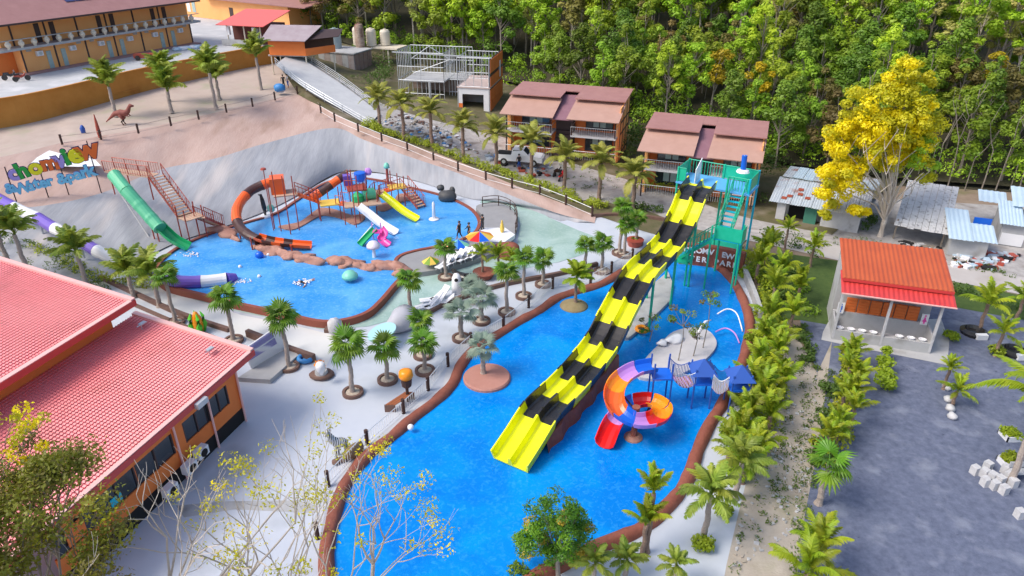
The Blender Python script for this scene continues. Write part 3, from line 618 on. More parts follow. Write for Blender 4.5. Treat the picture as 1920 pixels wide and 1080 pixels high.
for k, (pp, hh, lab, mt) in enumerate([([(1342,608),(1360,604),(1378,610),(1392,624)], .9, 'white arched water pipe over the right arm of the pool, taller one', M['wht']), ([(1340,632),(1358,628),(1375,635),(1386,646)], .45, 'faded pinkish arched pipe below the white one', M['lil'])]):
    a = Gs(pp, 0); q = [Vector((p.x, p.y, z)) for p, z in zip([a[0], a[1], a[2], a[3]], (hh * .9, hh * 1.15, hh, .1))]
    tag(MB().tube(smooth_line(q, False, 5), .05, 6).build('water_arch', mt, smooth=True), lab, 'pipe')
rg = MB(); n = 24; vs = []; c0 = G(1204, 617, .35)
q = [c0 + Vector((.36 * math.cos(6.283 * i / n), .36 * math.sin(6.283 * i / n), 0)) for i in range(n + 1)]
tag(rg.tube(q, .13, 8).build('swim_ring', M['amber'], smooth=True), 'yellow swim ring lying on the grey footing', 'swim ring')
rg = MB(); c0 = G(593, 728, .3)
rg = MB(); c0 = G(573, 671, .2); q = [c0 + Vector((.42 * math.cos(6.283 * i / n), .42 * math.sin(6.283 * i / n), 0)) for i in range(n + 1)]
rg.tube(q, .14, 8); rg.lathe((c0.x, c0.y, 0), [(.4,.05),(.4,.12),(0,.1)], 16); tag(rg.build('paddling_bowl', M['tarp'], smooth=True), 'small bright blue round paddling bowl by the plaza kerb', 'bowl')
for px, py, lab in ((770,801,'white ball float on the pool curb'),):
    tag(MB().blob(tuple(G(px, py, .4)), (.36,.36,.36), 1, 12, 0).build('ball', M['wht'], smooth=True), lab, 'ball')

# ================================================================== EMBANKMENT SLIDES, STAIRS, SIGN
gs = thing('green_slide', 'green half covered slide down the grey embankment into the play pool', 'water slide', tuple(G(355, 468, .4)))
gl = [G(214,328,5.6), G(238,358,4.7), G(262,385,3.7), G(284,410,2.8), G(300,428,2.2)]
tubes(gs, gl, .52, [M['grnl']] * 4)
trough(gs, [G(298,426,2.15), G(312,440,1.6), G(330,455,1.0), G(355,468,.45)], .95, .45, [M['grn']] * 3)
for (px, py, z) in ((292,456,.1),(300,458,.1)): p = G(px, py, z); MB().bar(p, (p.x, p.y, ZA(425, p.y)), .06, 6).build('support_post', M['rust'], gs)
ds = thing('drain_pipe', 'thin dark pipe on the embankment beside the green slide', 'pipe', tuple(G(285,456,.2))); MB().bar(G(225,362,3.5), G(288,458,.15), .06, 6).build('pipe', M['conc'], ds)
# walkway and stair
st = thing('embankment_stair', 'rust red steel stair and bridge from the terrace down to the play pool', 'stairs', tuple(G(350, 430, 1)))
def rail(root, A, B, h=.95, mt=None, gap=.25, name='handrail'):
    m_ = MB(); up = Vector((0,0,h)); m_.bar(A + up, B + up, .035, 4); m_.bar(A + up * .12, B + up * .12, .02, 4); k = max(2, int((B - A).length / gap))
    for i in range(k + 1): p = A.lerp(B, i / k); m_.bar(p, p + up, .016 if i % 5 else .04, 4)
    return m_.build(name, mt or M['rust'], root)
A1, A2 = G(196, 322, 5.0), G(282, 333, 5.0)
dv = (A2 - A1).normalized(); sv = Vector((-dv.y, dv.x, 0))
nb = 12
for i in range(nb):
    p = A1.lerp(A2, (i + .5) / nb) + sv * .5; MB().box(tuple(p), ((A2 - A1).length / nb * .95, 1.1, .06), math.atan2(dv.y, dv.x)).build('plank', M['wood'], st)
rail(st, A1 + Vector((0,0,.04)), A2 + Vector((0,0,.04))); rail(st, A1 + sv * 1.1, A2 + sv * 1.1)
for t in (.1, .5, .95):
    p = A1.lerp(A2, t); MB().bar((p.x, p.y, 3.0), (p.x, p.y, 5.0), .06, 6).build('bridge_post', M['rust'], st)
S0 = A2 + sv * .5 + dv * .1; S1 = G(347, 404, 2.3); sdv = (S1 - S0); sdh = Vector((sdv.x, sdv.y, 0)).normalized(); ss = Vector((-sdh.y, sdh.x, 0))
stair(st, S0, S1, 1.25, 14, ss, M['wood'], M['rust'])
LDc = S1 + sdh * .55 + ss * .1; LD = []
for i in range(6):
    MB().box(tuple(LDc + ss * (-.62 + .28 * i) + Vector((0,0,-.02))), (1.5, .26, .06), math.atan2(sdh.y, sdh.x)).build('plank', M['wood'], st)
for (u, v) in ((-.65,-.75),(.65,-.75),(-.65,.8),(.65,.8)):
    p = LDc + sdh * u + ss * v; MB().bar((p.x, p.y, .1), (p.x, p.y, p.z + .95), .06, 6).build('landing_post', M['rust'], st)
E1 = G(412, 422, .55); S2 = LDc + sdh * .7 + ss * .5
d2 = Vector((E1.x - S2.x, E1.y - S2.y, 0)).normalized(); stair(st, S2, E1, 1.0, 9, Vector((-d2.y, d2.x, 0)), M['wood'], M['rust'])
# purple and white tube slide
ps = thing('purple_slide', 'long purple and white banded tube slide down the left bank', 'water slide', tuple(G(430, 525, .4)))
pp = [G(-40,352,4.5), G(27,389,3.75), G(71,409,3.3), G(103,428,2.9), G(148,449,2.5), G(181,470,2.1), G(232,492,1.6), G(285,513,1.1), G(330,527,.85), G(378,528,.72), G(425,523,.64)]
tubes(ps, pp, .46, [M['pur'], M['wht'], M['pur'], M['wht'], M['pur'], M['wht'], M['pur'], M['pur'], M['pur'], M['wht']], per=5)
MB().tube([G(425,523,.64), G(442,520,.5)], [.48,.3], 14).build('open_end', M['pur'], ps)
for i in (2, 4, 6): q = pp[i]; MB().bar((q.x, q.y, q.z - 1.6), (q.x, q.y, q.z - .3), .08, 6).build('support_post', M['galv'], ps)

# the big letter sign
sg = thing('letter_sign', 'multicoloured bubble letter sign on thin posts above the embankment', 'sign', tuple(G(126, 372, 3.5)))
sa = G(17, 345, 4.4); sb = G(190, 358, 3.4)
Ya = sa.y; 
def SP(px, py): return VP(px, py, sA, sB)
sA = G(92,373,2.9); sB = G(188,358,2.9)
sxd = (sB - sA); sxd.z = 0; sxd.normalize(); nrmS = Vector((sxd.y, -sxd.x, 0))
for (x0, y0, x1, y1) in ((92,373,79,318),(130,368,119,315),(189,358,177,262),(27,366,15,312)):
    a = SP(x0, y0); b = SP(x1, y1); MB().bar((a.x, a.y, a.z - .8), (a.x, a.y, b.z), .05, 6).build('sign_post', M['trim'], sg)
LC = {'l': mat('letter_lilac', (.42,.33,.72), .5), 'g': mat('letter_green', (.03,.40,.06), .5), 'y': mat('letter_yellow', (.90,.82,.02), .5), 'o': mat('letter_orange', (.85,.17,.03), .5), 'b': mat('letter_sky_blue', (.22,.62,.86), .5), 'd': mat('letter_outline', (.04,.04,.12), .6), 'n': mat('letter_outline_blue', (.10,.15,.45), .6)}  # the deeper blue is the outline colour of the second row
def letter(ch, px0, py0, hpx, c, tilt=0.0, out='d', off=.05, xs=1.0):
    p = SP(px0, py0); s = (SP(px0, py0 - hpx) - p).length
    for ext, o_, mt, push in ((.03, off * 1.4, LC[c], .12), (.03, off * 2.3, LC[out], 0.0)):
        mw = plane_mw(p + nrmS * push, sxd) @ Matrix.Rotation(tilt, 4, 'Z') @ Matrix.Diagonal((xs, 1, 1, 1))
        o = text_obj('letter', ch, s * 1.55, ext, mt, o_ * s, None, mw)
        o.parent = sg; o.matrix_parent_inverse = Matrix.LocRotScale(sg.location, sg.rotation_euler, sg.scale).inverted(); o['label'] = {'l':'lilac','g':'green','y':'yellow','o':'orange','b':'sky blue'}[c] + ' letter' if push else 'dark outline behind the letter'
for a in [('c',29,336,24,'l',.05),('h',48,331,24,'g',.2),('o',70,325,25,'y',.05),('m',97,317,24,'o',.05),('v',116,312,27,'l',.05),('i',129,307,27,'g',.15),('e',145,303,31,'y',.05),('w',169,296,32,'o',.1)]: letter(*a)
for a in [('&',22,361,16,'b',.1),('W',45,361,17,'b',.1),('a',60,356,17,'b',.05),('t',72,352,18,'b',.1),('e',83,350,17,'b',0),('r',96,347,16,'b',.1),('&',120,343,17,'b',.1),('p',135,338,16,'b',.1),('a',149,335,18,'b',.1),('r',161,332,19,'b',.1),('k',173,329,20,'b',.15)]: letter(*a, out='n', off=.04)
struct(flat('sign_pad', [p + Vector((0,0,.07)) for p in Gs([(x, y, 4.98 - (y - 262) * .0125) for x, y in ((-60,276),(0,270),(60,274),(110,288),(178,300),(190,312),(150,314),(60,312),(-60,314))])], M['white']))

# ================================================================== THE RUST RED PLAY FORTRESS IN THE PLAY POOL
ff = thing('play_fortress', 'rust red raised walkway fortress with tube slides in the light blue pool', 'play structure', tuple(G(650, 425, .4)))
def base_post(px, py, pt, r=.05):        # foot pixel and top pixel row
    p = G(px, py, .45); MB().bar((p.x, p.y, .3), (p.x, p.y, ZA(pt, p.y)), r, 6).build('fortress_post', M['rust'], ff); return p
P_ = {}
for k, a in {'a':(527,432,322),'b':(545,438,330),'c':(561,430,330),'d':(515,428,345),'e':(600,410,352),'f':(619,402,358),'g':(648,420,345),'h':(668,425,318),'i':(676,415,330),'j':(602,413,365),'k':(585,405,352),'l':(692,398,335),'m':(707,402,340),'n':(748,378,325),'o':(760,385,330),'p':(735,372,320),'q':(640,410,350),'r':(660,402,318)}.items(): P_[k] = base_post(*a)
def deckq(px, py, z, sx, sy, mt, rz=.3):
    p = G(px, py, z); MB().box(tuple(p), (sx, sy, .1), rz).build('deck', mt, ff); return p
D1 = deckq(535, 362, 3.0, 2.0, 1.6, M['wood']); D2 = deckq(618, 380, 1.9, 1.7, 1.5, M['ydeck']); D3 = deckq(668, 352, 2.9, 1.7, 1.7, M['rust']); D4 = deckq(680, 382, 1.9, 3.2, 1.4, M['wood'])
D5 = deckq(744, 350, 1.8, 1.6, 1.4, M['ydeck']); D6 = deckq(705, 362, 1.9, 1.6, 1.4, M['wood'])
def walk(A, B, w_=.9):
    d = B - A; h = Vector((d.x, d.y, 0)).normalized(); s_ = Vector((-h.y, h.x, 0)) * w_ / 2
    m_ = MB(); m_.slab([A - s_, B - s_, B + s_, A + s_], .08); m_.build('walkway', M['org'], ff)
    rail(ff, A - s_, B - s_, .85, gap=.3); rail(ff, A + s_, B + s_, .85, gap=.3)
walk(D1 + Vector((.9,0,0)), D2 + Vector((-.8,.1,0))); walk(D2 + Vector((.8,0,0)), D4 + Vector((-1.4,0,0))); walk(D4 + Vector((.8,.3,0)), D6); walk(D6, D5)
m_ = MB(); m_.box(tuple(D1 + Vector((-.6,.1,.75))), (1.2,1.3,1.4), .3); m_.build('slide_box', M['org'], ff)
for a, b, c_ in ((D3, 'rail', 1),):
    for (u, v, u2, v2) in ((-.8,-.8,.8,-.8),(.8,-.8,.8,.8),(-.8,.8,.8,.8)): rail(ff, D3 + Vector((u,v,.05)), D3 + Vector((u2,v2,.05)), .9, gap=.3)
o = thing('orange_tube_slide', 'orange and brown banded slide curling left from the fortress', 'water slide', tuple(G(580, 465, .4)))
tubes(o, [G(520,338,3.5), G(498,345,3.3), G(470,358,2.95), G(450,380,2.5), G(443,402,2.1), G(449,425,1.6), G(466,441,1.3), G(484,450,1.1)], .42, [M['org'], M['brn'], M['org'], M['org'], M['brn'], M['brn']], per=5)
trough(o, [G(482,449,1.1), G(505,455,.9), G(530,459,.75), G(556,462,.62), G(584,464,.5)], .9, .38, [M['org'], M['brn'], M['org'], M['brn'], M['org'], M['org']], per=6)
for (px, py, t) in ((474,470,445),(452,450,415),(548,474,460)): p = G(px, py, .3); MB().bar(p, (p.x, p.y, ZA(t, p.y)), .07, 6).build('support_post', M['rust'], o)
o = thing('covered_chute', 'orange and brown covered chute leading up to the fortress tower', 'water slide', tuple(G(620, 370, .4)))
tubes(o, [G(583,372,2.1), G(605,358,2.6), G(630,340,3.2), G(652,325,3.7)], .38, [M['org'], M['brn'], M['org'], M['brn']])
# tower head: blue tipping bucket, purple panels, white roof
m_ = MB(); m_.lathe(tuple(G(676,340,3.9)), [(.3,0),(.5,.3),(.52,.8),(.4,.85),(0,.85)], 12); m_.build('tipping_bucket', M['blu'], ff)
MB().box(tuple(G(652,337,3.4)), (.8,.7,.9), .3).build('tower_panel', M['pur'], ff)
m_ = MB(); m_.slab([G(656,325,4.5), G(680,322,4.5), G(684,330,4.1), G(660,334,4.1)], .06); m_.build('tower_roof', M['wht'], ff)
MB().blob(tuple(G(690,322,4.6)), (.7,.5,.7), 5, 10, .2).build('tower_finial', M['lil'], ff)
tubes(ff, [G(680,365,2.4), G(703,362,2.4)], .5, [M['grnl']], 'crawl_tube')
MB().lathe(tuple(G(671,376,2.0)), [(.55,0),(.5,.5),(.0,.9)], 10).build('tube_mouth', M['grn'], ff)
ws = thing('white_slide', 'straight white open slide from the fortress into the play pool', 'water slide', tuple(G(738, 438, .4))); trough(ws, [G(672,389,2.0), G(690,403,1.5), G(715,423,.9), G(742,439,.5)], .8, .3, [M['wht']] * 3)
ys = thing('yellow_slide', 'straight yellow open slide to the right of the white one', 'water slide', tuple(G(780, 414, .4))); trough(ys, [G(714,366,2.0), G(735,382,1.5), G(758,400,.9), G(782,414,.5)], .8, .3, [M['yel']] * 3)
kg = thing('toddler_slide', 'little toddler slide with a green chute and a pink curling chute', 'water slide', tuple(G(700, 450, .4)))
trough(kg, [G(703,432,1.3), G(690,445,.9), G(675,461,.45)], .6, .22, [M['grn']] * 2); trough(kg, [G(712,430,1.3), G(720,442,1.0), G(716,452,.7), G(728,462,.45)], .65, .25, [M['pink2']] * 3)
MB().box(tuple(G(708,434,1.25)), (.8,.7,.1)).build('deck', M['pink2'], kg); 
for (px, py) in ((700,450),(716,450)): p = G(px,py,.3); MB().bar(p, (p.x,p.y,1.9), .05, 6).build('post', M['lil'], kg)
MB().bar(G(672,452,.4), G(700,420,1.5), .04, 5).build('handrail', M['wht'], kg)
E2 = G(790, 388, .5); S3 = D5 + Vector((.7,.1,0)); d2 = Vector((E2.x - S3.x, E2.y - S3.y, 0)).normalized(); stair(ff, S3, E2, .9, 8, Vector((-d2.y, d2.x, 0)), M['wood'], M['rust'])
def rock_run(label, pts, sizes, seed, mt=None):
    t = thing('rock_ledge', label, 'rocks', tuple(G(*pts[0])));
    for i, ((px, py), s) in enumerate(zip(pts, sizes)):
        p = G(px, py, .42); MB().blob(tuple(p), (s * 1.5, s * (.8 + .3 * math.sin(i * 2.3)), s * .62), seed + i, 16, .42, rz=-.35 + .5 * math.sin(i * 1.9)).build('rock', mt or M['rock'], t, smooth=True)
rock_run('low pinkish rock ledge at the left under the orange slide end', [(490,465),(510,470),(530,476),(548,480),(570,484),(582,490)], [1.2,1.4,1.3,1.2,1.2,1.6], 3)
rock_run('pinkish rock ledge between the two halves of the play pool, right one', [(640,493),(655,496),(675,500),(700,502),(720,500),(742,503),(752,510)], [1.6,1.1,1.2,1.1,1.5,1.6,1.0], 13)
rock_run('flat pinkish rocks in the pool corner below the steel stair', [(412,432),(428,440),(440,448)], [1.4,1.3,.9], 23)
def slabisl(label, pts, mt):
    q = smooth_line(Gs(pts), True, 3); tag(MB().prism([(p.x, p.y) for p in q], .2, .48).build('fortress_footing', mt), label, 'footing')
slabisl('sinuous brown footing under the play fortress', [(523,434),(548,440),(572,430),(592,418),(610,412),(640,418),(665,430),(684,420),(682,410),(660,412),(632,402),(604,398),(586,408),(565,424),(540,430)], M['rock'])
slabisl('small brown footing under the right steps of the fortress', [(706,400),(722,404),(742,394),(762,384),(790,386),(776,374),(748,372),(738,386),(716,390)], M['rock'])
def mush(label, px, py, pt, rr, cm, sm):
    p = G(px, py, .38); zt = ZA(pt, p.y); m_ = MB(); t = thing('water_mushroom', label, 'water feature', tuple(p))
    MB().lathe((p.x, p.y, 0), [(.16,.3),(.12,zt-.3),(.14,zt-.2)], 10).build('stem', sm, t)
    MB().lathe((p.x, p.y, 0), [(rr,zt-.35),(rr*.95,zt-.15),(rr*.6,zt+.1),(0,zt+.2)], 16).build('cap', cm, t, smooth=True)
mush('white spotted water mushroom in front of the toddler slide', 702, 482, 456, .55, mat('mushroom_white', (.75,.68,.80), .5, (.85,.8,.88), 3, .45), M['wht'])
mush('mint green water umbrella standing in the near half of the play pool', 657, 526, 512, .62, M['mint'], M['mint'])
mush('small green palm shaped fountain post behind the fortress', 728, 350, 308, .3, M['mint'], M['rust'])
p = G(814, 411, .38); t = thing('water_column', 'white gushing water column at the right of the play pool', 'fountain', tuple(p))
MB().lathe((p.x, p.y, 0), [(.18,.3),(.12,1.9),(.0,2.1)], 10).build('jet', M['wht'], t, smooth=True); MB().lathe((p.x, p.y, 0), [(.5,.39),(.42,.46),(.1,.5),(0,.5)], 16).build('splash', M['wht'], t, smooth=True)
ts = thing('turtle_statue', 'dark grey turtle sculpture on the far wall of the play pool', 'statue', tuple(G(838, 370, .4)))
blackrock = mat('dark_sculpture', (.045,.045,.05), .6, (.09,.09,.09), 3, .5, .3, 10)
MB().blob(tuple(G(838,368,.8)), (1.9,1.3,1.2), 5, 14, .12).build('shell', blackrock, ts, smooth=True); MB().blob(tuple(G(826,352,1.4)), (.8,.7,.6), 6, 10, .1).build('head', blackrock, ts, smooth=True); MB().blob(tuple(G(848,358,1.0)), (.6,.5,.9), 7, 10, .1).build('flipper', blackrock, ts, smooth=True)
for px, py, l in ((450,500,'white ball float at the left of the play pool'),(486,518,'white ball float nearest the tube slide end'),(575,489,'white ball float beside the rock ledge'),(503,478,'white ball float under the orange slide')):
    tag(MB().blob(tuple(G(px,py,.42)), (.3,.3,.3), 1, 10, 0).build('ball', M['wht'], smooth=True), l, 'ball')
m_ = MB(); m_.blob(tuple(G(486,478,.6)), (.7,.6,.6), 3, 12, .05); tag(m_.build('blue_barrel', M['blu'], smooth=True), 'blue round float by the orange slide support', 'float')
# yellow topped litter bin by the pool fence and other plaza things
p = G(765, 752); t = thing('round_lamp_bin', 'black pole bin with a bulging yellow top by the pool fence', 'bin', tuple(p))
MB().lathe((p.x,p.y,0), [(.1,0),(.09,.9),(.28,1.1),(.34,1.6),(0,1.6)], 12).build('body', M['post'], t); MB().lathe((p.x,p.y,0), [(.33,1.6),(.42,1.75),(.38,2.05),(.2,2.15),(0,2.15)], 14).build('top', M['amber'], t, smooth=True)
bn = thing('wooden_bench', 'reddish wooden bench against the pool fence by the yellow topped bin', 'bench', tuple(G(745, 768)))
a = G(732, 772); b = G(768, 748); d = b - a; 
for i in range(3): MB().slab([a + Vector((-.25+i*.2,-.0,.5)), b + Vector((-.25+i*.2,0,.5)), b + Vector((-.08+i*.2,0,.5)), a + Vector((-.08+i*.2,0,.5))], .05).build('seat_slat', mat('bench_wood', (.36,.12,.05), .5), bn)
for q in (a, b): MB().box((q.x, q.y, .24), (.6,.1,.46), .0).build('bench_end', M['ring'], bn)
t = thing('zebra_statue', 'black and white striped zebra sculpture by the pool fence', 'statue', tuple(G(640, 858)))
zm = bpy.data.materials.new('zebra_stripes'); zm.use_nodes = True; nt = zm.node_tree; wv = nt.nodes.new('ShaderNodeTexWave'); wv.inputs['Scale'].default_value = 4; wv.inputs['Distortion'].default_value = 3; tcn = nt.nodes.new('ShaderNodeTexCoord'); rp = nt.nodes.new('ShaderNodeValToRGB'); rp.color_ramp.interpolation = 'CONSTANT'; rp.color_ramp.elements[1].position = .5; rp.color_ramp.elements[0].color = (.01,.01,.01,1); rp.color_ramp.elements[1].color = (.8,.8,.8,1)
nt.links.new(tcn.outputs['Object'], wv.inputs[0]); nt.links.new(wv.outputs[0], rp.inputs[0]); nt.links.new(rp.outputs[0], nt.nodes['Principled BSDF'].inputs['Base Color'])
p = G(640, 858); m_ = MB()
m_.tube([p + Vector((.35,.25,.85)), p + Vector((.1,.15,.9)), p + Vector((-.15,.05,.95)), p + Vector((-.35,0,1.2)), p + Vector((-.45,-.05,1.55)), p + Vector((-.5,-.1,1.75)), p + Vector((-.62,-.28,1.6))], [.12,.27,.26,.2,.13,.14,.08], 10)
for u, v in ((-.2,-.1),(-.15,.2),(.25,.1),(.28,.35)): m_.tube([p + Vector((u,v,.8)), p + Vector((u,v,.4)), p + Vector((u,v,.0))], [.1,.055,.06], 6)
for e in (-.06,.08): m_.tube([p + Vector((-.46+e,-.05,1.8)), p + Vector((-.45+e,-.02,2.0))], [.05,.01], 5)
m_.build('body', zm, t, smooth=True)
pl = thing('rock_planter', 'brown rock and log display beside the zebra statue', 'display', tuple(G(655, 850))); MB().blob(tuple(G(662,846,.35)), (1.2,.7,.8), 8, 12, .2, rz=.9).build('log', mat('log_brown', (.20,.13,.07), .9, (.30,.2,.12), 5, .4, .6, 8), pl, smooth=True)
for i in range(3): MB().blob(tuple(G(630+i*10,866-i*4,.12)), (.5,.4,.35), i, 8, .2).build('rock', M['ring'], pl, smooth=True)
pd = thing('rock_pedestal', 'dark rock pedestal with yellow flowers standing on the plaza', 'pedestal', tuple(G(603, 702))); MB().blob(tuple(G(603,702,.15)), (1.5,1.2,.5), 3, 12, .1).build('base', M['ring'], pd, smooth=True)
MB().lathe(tuple(G(603,702,.2)), [(.42,0),(.36,.35),(0,.38)], 12).build('plinth', M['conc'], pd)
link('flowers', leaf_cloud('flowers', [(G(603,702).x, G(603,702).y, .72, .34)], 90, .1, M['amber']), pd).matrix_parent_inverse = Matrix.Translation(pd.location).inverted()
MB().lathe(tuple(G(603,702,.72)), [(.1,0),(.26,.35),(.3,.62),(.22,.8),(0,.8)], 12).build('urn', M['wht'], pd, smooth=True)
cs = thing('corn_statue', 'green and yellow corn cob statue beside the lower red roof', 'statue', tuple(G(374, 622))); p = G(374, 622)
MB().lathe((p.x,p.y,0), [(.3,0),(.36,.5),(.3,1.1),(.12,1.5),(0,1.55)], 12).build('cob', M['amber'], cs, smooth=True)
for a in range(4):
    t_ = a * 1.57 + .6; MB().tube([(p.x+.28*math.cos(t_), p.y+.28*math.sin(t_), 0), (p.x+.42*math.cos(t_), p.y+.42*math.sin(t_), .6), (p.x+.42*math.cos(t_), p.y+.42*math.sin(t_), 1.1), (p.x+.30*math.cos(t_), p.y+.30*math.sin(t_), 1.5)], [.16,.2,.12,.02], 6).build('husk_leaf', M['green2'], cs, smooth=True)
# shark mouth gateway with pale aqua tail fin
sh = thing('shark_gateway', 'grey shark sculpture with an open toothed mouth on the plaza', 'statue', tuple(G(750, 610)))
gry = mat('shark_grey', (.36,.37,.42), .6, (.50,.50,.55), 1.5, .4)
p = G(752, 606); MB().tube([G(762,596,.55), G(752,600,.75), G(742,608,.65), G(728,616,.4), G(712,622,.2)], [.95,.85,.65,.4,.15], 14).build('body', gry, sh, smooth=True)
MB().lathe(tuple(G(768,592,.55)), [(.0,-.1),(.6,-.05),(.62,.1),(0,.1)], 16).build('mouth', M['red'], sh)
for i in range(8):
    a_ = i * math.pi / 4; q = G(770,594,.62) + Vector((.6*math.cos(a_)*.4, -.25, .62*math.sin(a_))); MB().bar(q, q * 1 + Vector((.02,-.1,-.16*math.sin(a_))), .09, 4, .01).build('tooth', M['wht'], sh)
t = thing('oval_canopy', 'pale aqua oval disc canopy leaning beside the shark', 'canopy', tuple(G(716, 648)))
q = [G(716 + 27 * math.cos(a_ / 20 * 6.283) , 624 - 15 * math.sin(a_ / 20 * 6.283) - 9 * math.cos(a_ / 20 * 6.283), 1.0) for a_ in range(20)]
MB().prism([(v.x, v.y) for v in q], 1.0, 1.1).build('disc', M['canv'], t); MB().bar((q[15].x, q[15].y + .5, 0), (q[15].x, q[15].y + .5, 1.0), .08, 8).build('pole', M['galv'], t)
tt = thing('small_rock_tent', 'small grey rock cone with a dark base by the pool wall', 'sculpture', tuple(G(628, 614))); MB().blob(tuple(G(628,612,.5)), (1.1,.9,1.3), 6, 10, .12).build('rock', M['stone'], tt, smooth=True); MB().box(tuple(G(626,618,.12)), (1.2,.5,.24)).build('base', M['ring'], tt)
# solar shelter beside the lower roof
so = thing('solar_board', 'tilted white frame with two purple louvred panels beside the red roof', 'panel frame', tuple(G(500, 690)))
qa, qb, qc, qd = G(455,668,.6), G(517,612,2.1), G(531,660,.7), G(490,700,.3)
def quadat(u, v, off=0.0):
    a = G(470,690,.35).lerp(G(535,652,.35), u); b = G(455,655,1.9).lerp(G(517,612,1.9), u); return a.lerp(b, v) + Vector((.05,-.13,.03)) * (off if off < 2 else 1.35)
MB().slab([quadat(0,0), quadat(1,0), quadat(1,1), quadat(0,1)], .08).build('board', M['white'], so)
for v0, v1 in ((.38,.64),(.70,.95)):
    n = 9
    MB().slab([quadat(.08,v0,1), quadat(.85,v0,1), quadat(.85,v1,1), quadat(.08,v1,1)], .02).build('louvre_panel', mat('violet_panel', (.10,.08,.32), .5), so)
    for i in range(n):
        vv = v0 + (v1 - v0) * (i + .5) / n; MB().bar(quadat(.08,vv,2.2), quadat(.85,vv,2.2), .022, 4).build('louvre', mat('violet_louvre', (.38,.34,.60), .5), so)
MB().slab([G(446,708,.3), G(506,712,.3), G(560,665,.3), G(536,650,.3)], .3).build('platform', M['conc'], so)
MB().box(tuple(quadat(1.02,.5)), (.2,.2,1.9)).build('pillar', M['white'], so)

# ================================================================== BUILDINGS
class Frame:                              # x along the front, y away from it, z up, from two ground pixels
    def __init__(s, p0, p1): s.o = p0.copy(); d = p1 - p0; s.len = Vector((d.x, d.y, 0)).length; s.rz = math.atan2(d.y, d.x)
    def thing(s, name, label, cat, group=None): return thing(name, label, cat, tuple(s.o), s.rz, group)
    def Yof(s, x, y): return (s.o + Matrix.Rotation(s.rz, 3, 'Z') @ Vector((x, y, 0))).y
    def zof(s, py, x, y): return ZA(py, s.Yof(x, y)) - s.o.z
def B(c0, c1): return ((c0[0]+c1[0])/2, (c0[1]+c1[1])/2, (c0[2]+c1[2])/2), (abs(c1[0]-c0[0]), abs(c1[1]-c0[1]), abs(c1[2]-c0[2]))
def bx(name, c0, c1, mt, root): return lp(MB().box(*B(c0, c1)), name, mt, root)
def q4(name, pts, th, mt, root): return lp(MB().slab(pts, th), name, mt, root)

# ---- hotel block, top left
f = Frame(G(52,138,PZ), G(362,81,PZ)); hb = f.thing('hotel_building', 'long two storey orange hotel block with mauve roof and white vase balustrade', 'hotel')
W = f.len; z1 = 2.75; z2 = 5.6; D = 9
bx('wall', (0,0,-.1), (W,D,z1), M['orange'], hb); bx('upper_wall', (-1.5,.9,z1+.25), (W+.8,D,z2), M['orange'], hb)
bx('balcony_slab', (-2.8,-1.0,z1), (W+1.2,1.2,z1+.25), M['conc'], hb)
bx('end_wall', (-2.4,1.6,-.1), (-.03,D-.5,z1-.02), M['orange2'], hb)
bx('plinth', (-.6,-1.2,-.1), (W+.4,-.01,.12), mat('mauve_paving', (.30,.17,.17), .8, (.38,.24,.23), 2, .4), hb)
for i in range(5):
    x = W * (i + .0) / 4 if i else .0; 
nb_ = 6; bay = W / nb_
for i in range(nb_ + 1): bx('pilaster', (i*bay-.09,-.06,0), (i*bay+.09,-.003,z1-.01), M['trim'], hb)
dm = MB().box((0,0,1.05), (.55,.06,2.1)).mesh('door', M['pglass']); am = MB().box((0,0,0), (.75,.35,.55)).mesh('air_conditioner', M['white']); fanm = MB().lathe((0,0,0), [(.2,0),(.2,.02),(0,.02)], 12).mesh('fan_grille', M['galv']); vm = MB().box((0,0,0), (.6,.04,.22)).mesh('vent', M['conc'])
for i in range(nb_):
    sgn = 1 if i % 2 == 0 else -1; xc = (i + .5) * bay
    local(hb, link('door', dm, None, (xc + sgn*bay*.27, -.04, 0))); a = local(hb, link('air_conditioner', am, None, (xc - sgn*bay*.02, -.2, 2.0)))
    g = link('fan_grille', fanm, None, (.05,-.18,0), (R(90),0,0)); local(a, g); local(hb, link('vent', vm, None, (xc - sgn*bay*.28, -.03, 2.45)))
    bx('upper_door', (xc+sgn*bay*.27-.3,.84,z1+.25), (xc+sgn*bay*.27+.3,.895,z2-.5), M['trim'], hb)
    bx('upper_pilaster', (i*bay-.09,.82,z1+.25), (i*bay+.09,.897,z2), M['trim'], hb)
vs_ = MB().lathe((0,0,0), [(.16,0),(.12,.08),(.3,.35),(.32,.55),(.16,.78),(.2,.86),(0,.86)], 10).mesh('baluster', M['cream'])
nbal = 18
for i in range(nbal): local(hb, link('baluster', vs_, None, (-2.4 + (W + 3.0) * (i + .5) / nbal, -.85, z1 + .25)))
lp(MB().box(((W-1.6)/2,-.85,z1+1.15), (W+4,.14,.09)), 'balustrade_rail', M['conc'], hb)
zr = z2 + .1
q4('roof', [(-4.2,-1.6,zr),(W+1.2,-1.6,zr),(W-1.0,D/2,zr+2.9),(1.2,D/2,zr+2.9)], .12, M['tiled'], hb)
q4('roof_back', [(W+1.2,D+1.0,zr),(-4.2,D+1.0,zr),(1.2,D/2,zr+2.9),(W-1.0,D/2,zr+2.9)], .12, M['tiled'], hb)
lp(MB().add([(-4.2,-1.6,zr),(1.2,D/2,zr+2.9),(-4.2,D+1.0,zr)], [(0,2,1),(0,1,2)][:1]), 'roof_end', M['tiled'], hb); lp(MB().add([(W+1.2,-1.6,zr),(W-1,D/2,zr+2.9),(W+1.2,D+1.0,zr)], [(0,1,2)]), 'roof_end', M['tiled'], hb)
lp(MB().bar((-4.25,-1.65,zr+.03), (1.2,D/2,zr+2.98), .12, 5), 'hip_ridge', M['ridge'], hb)
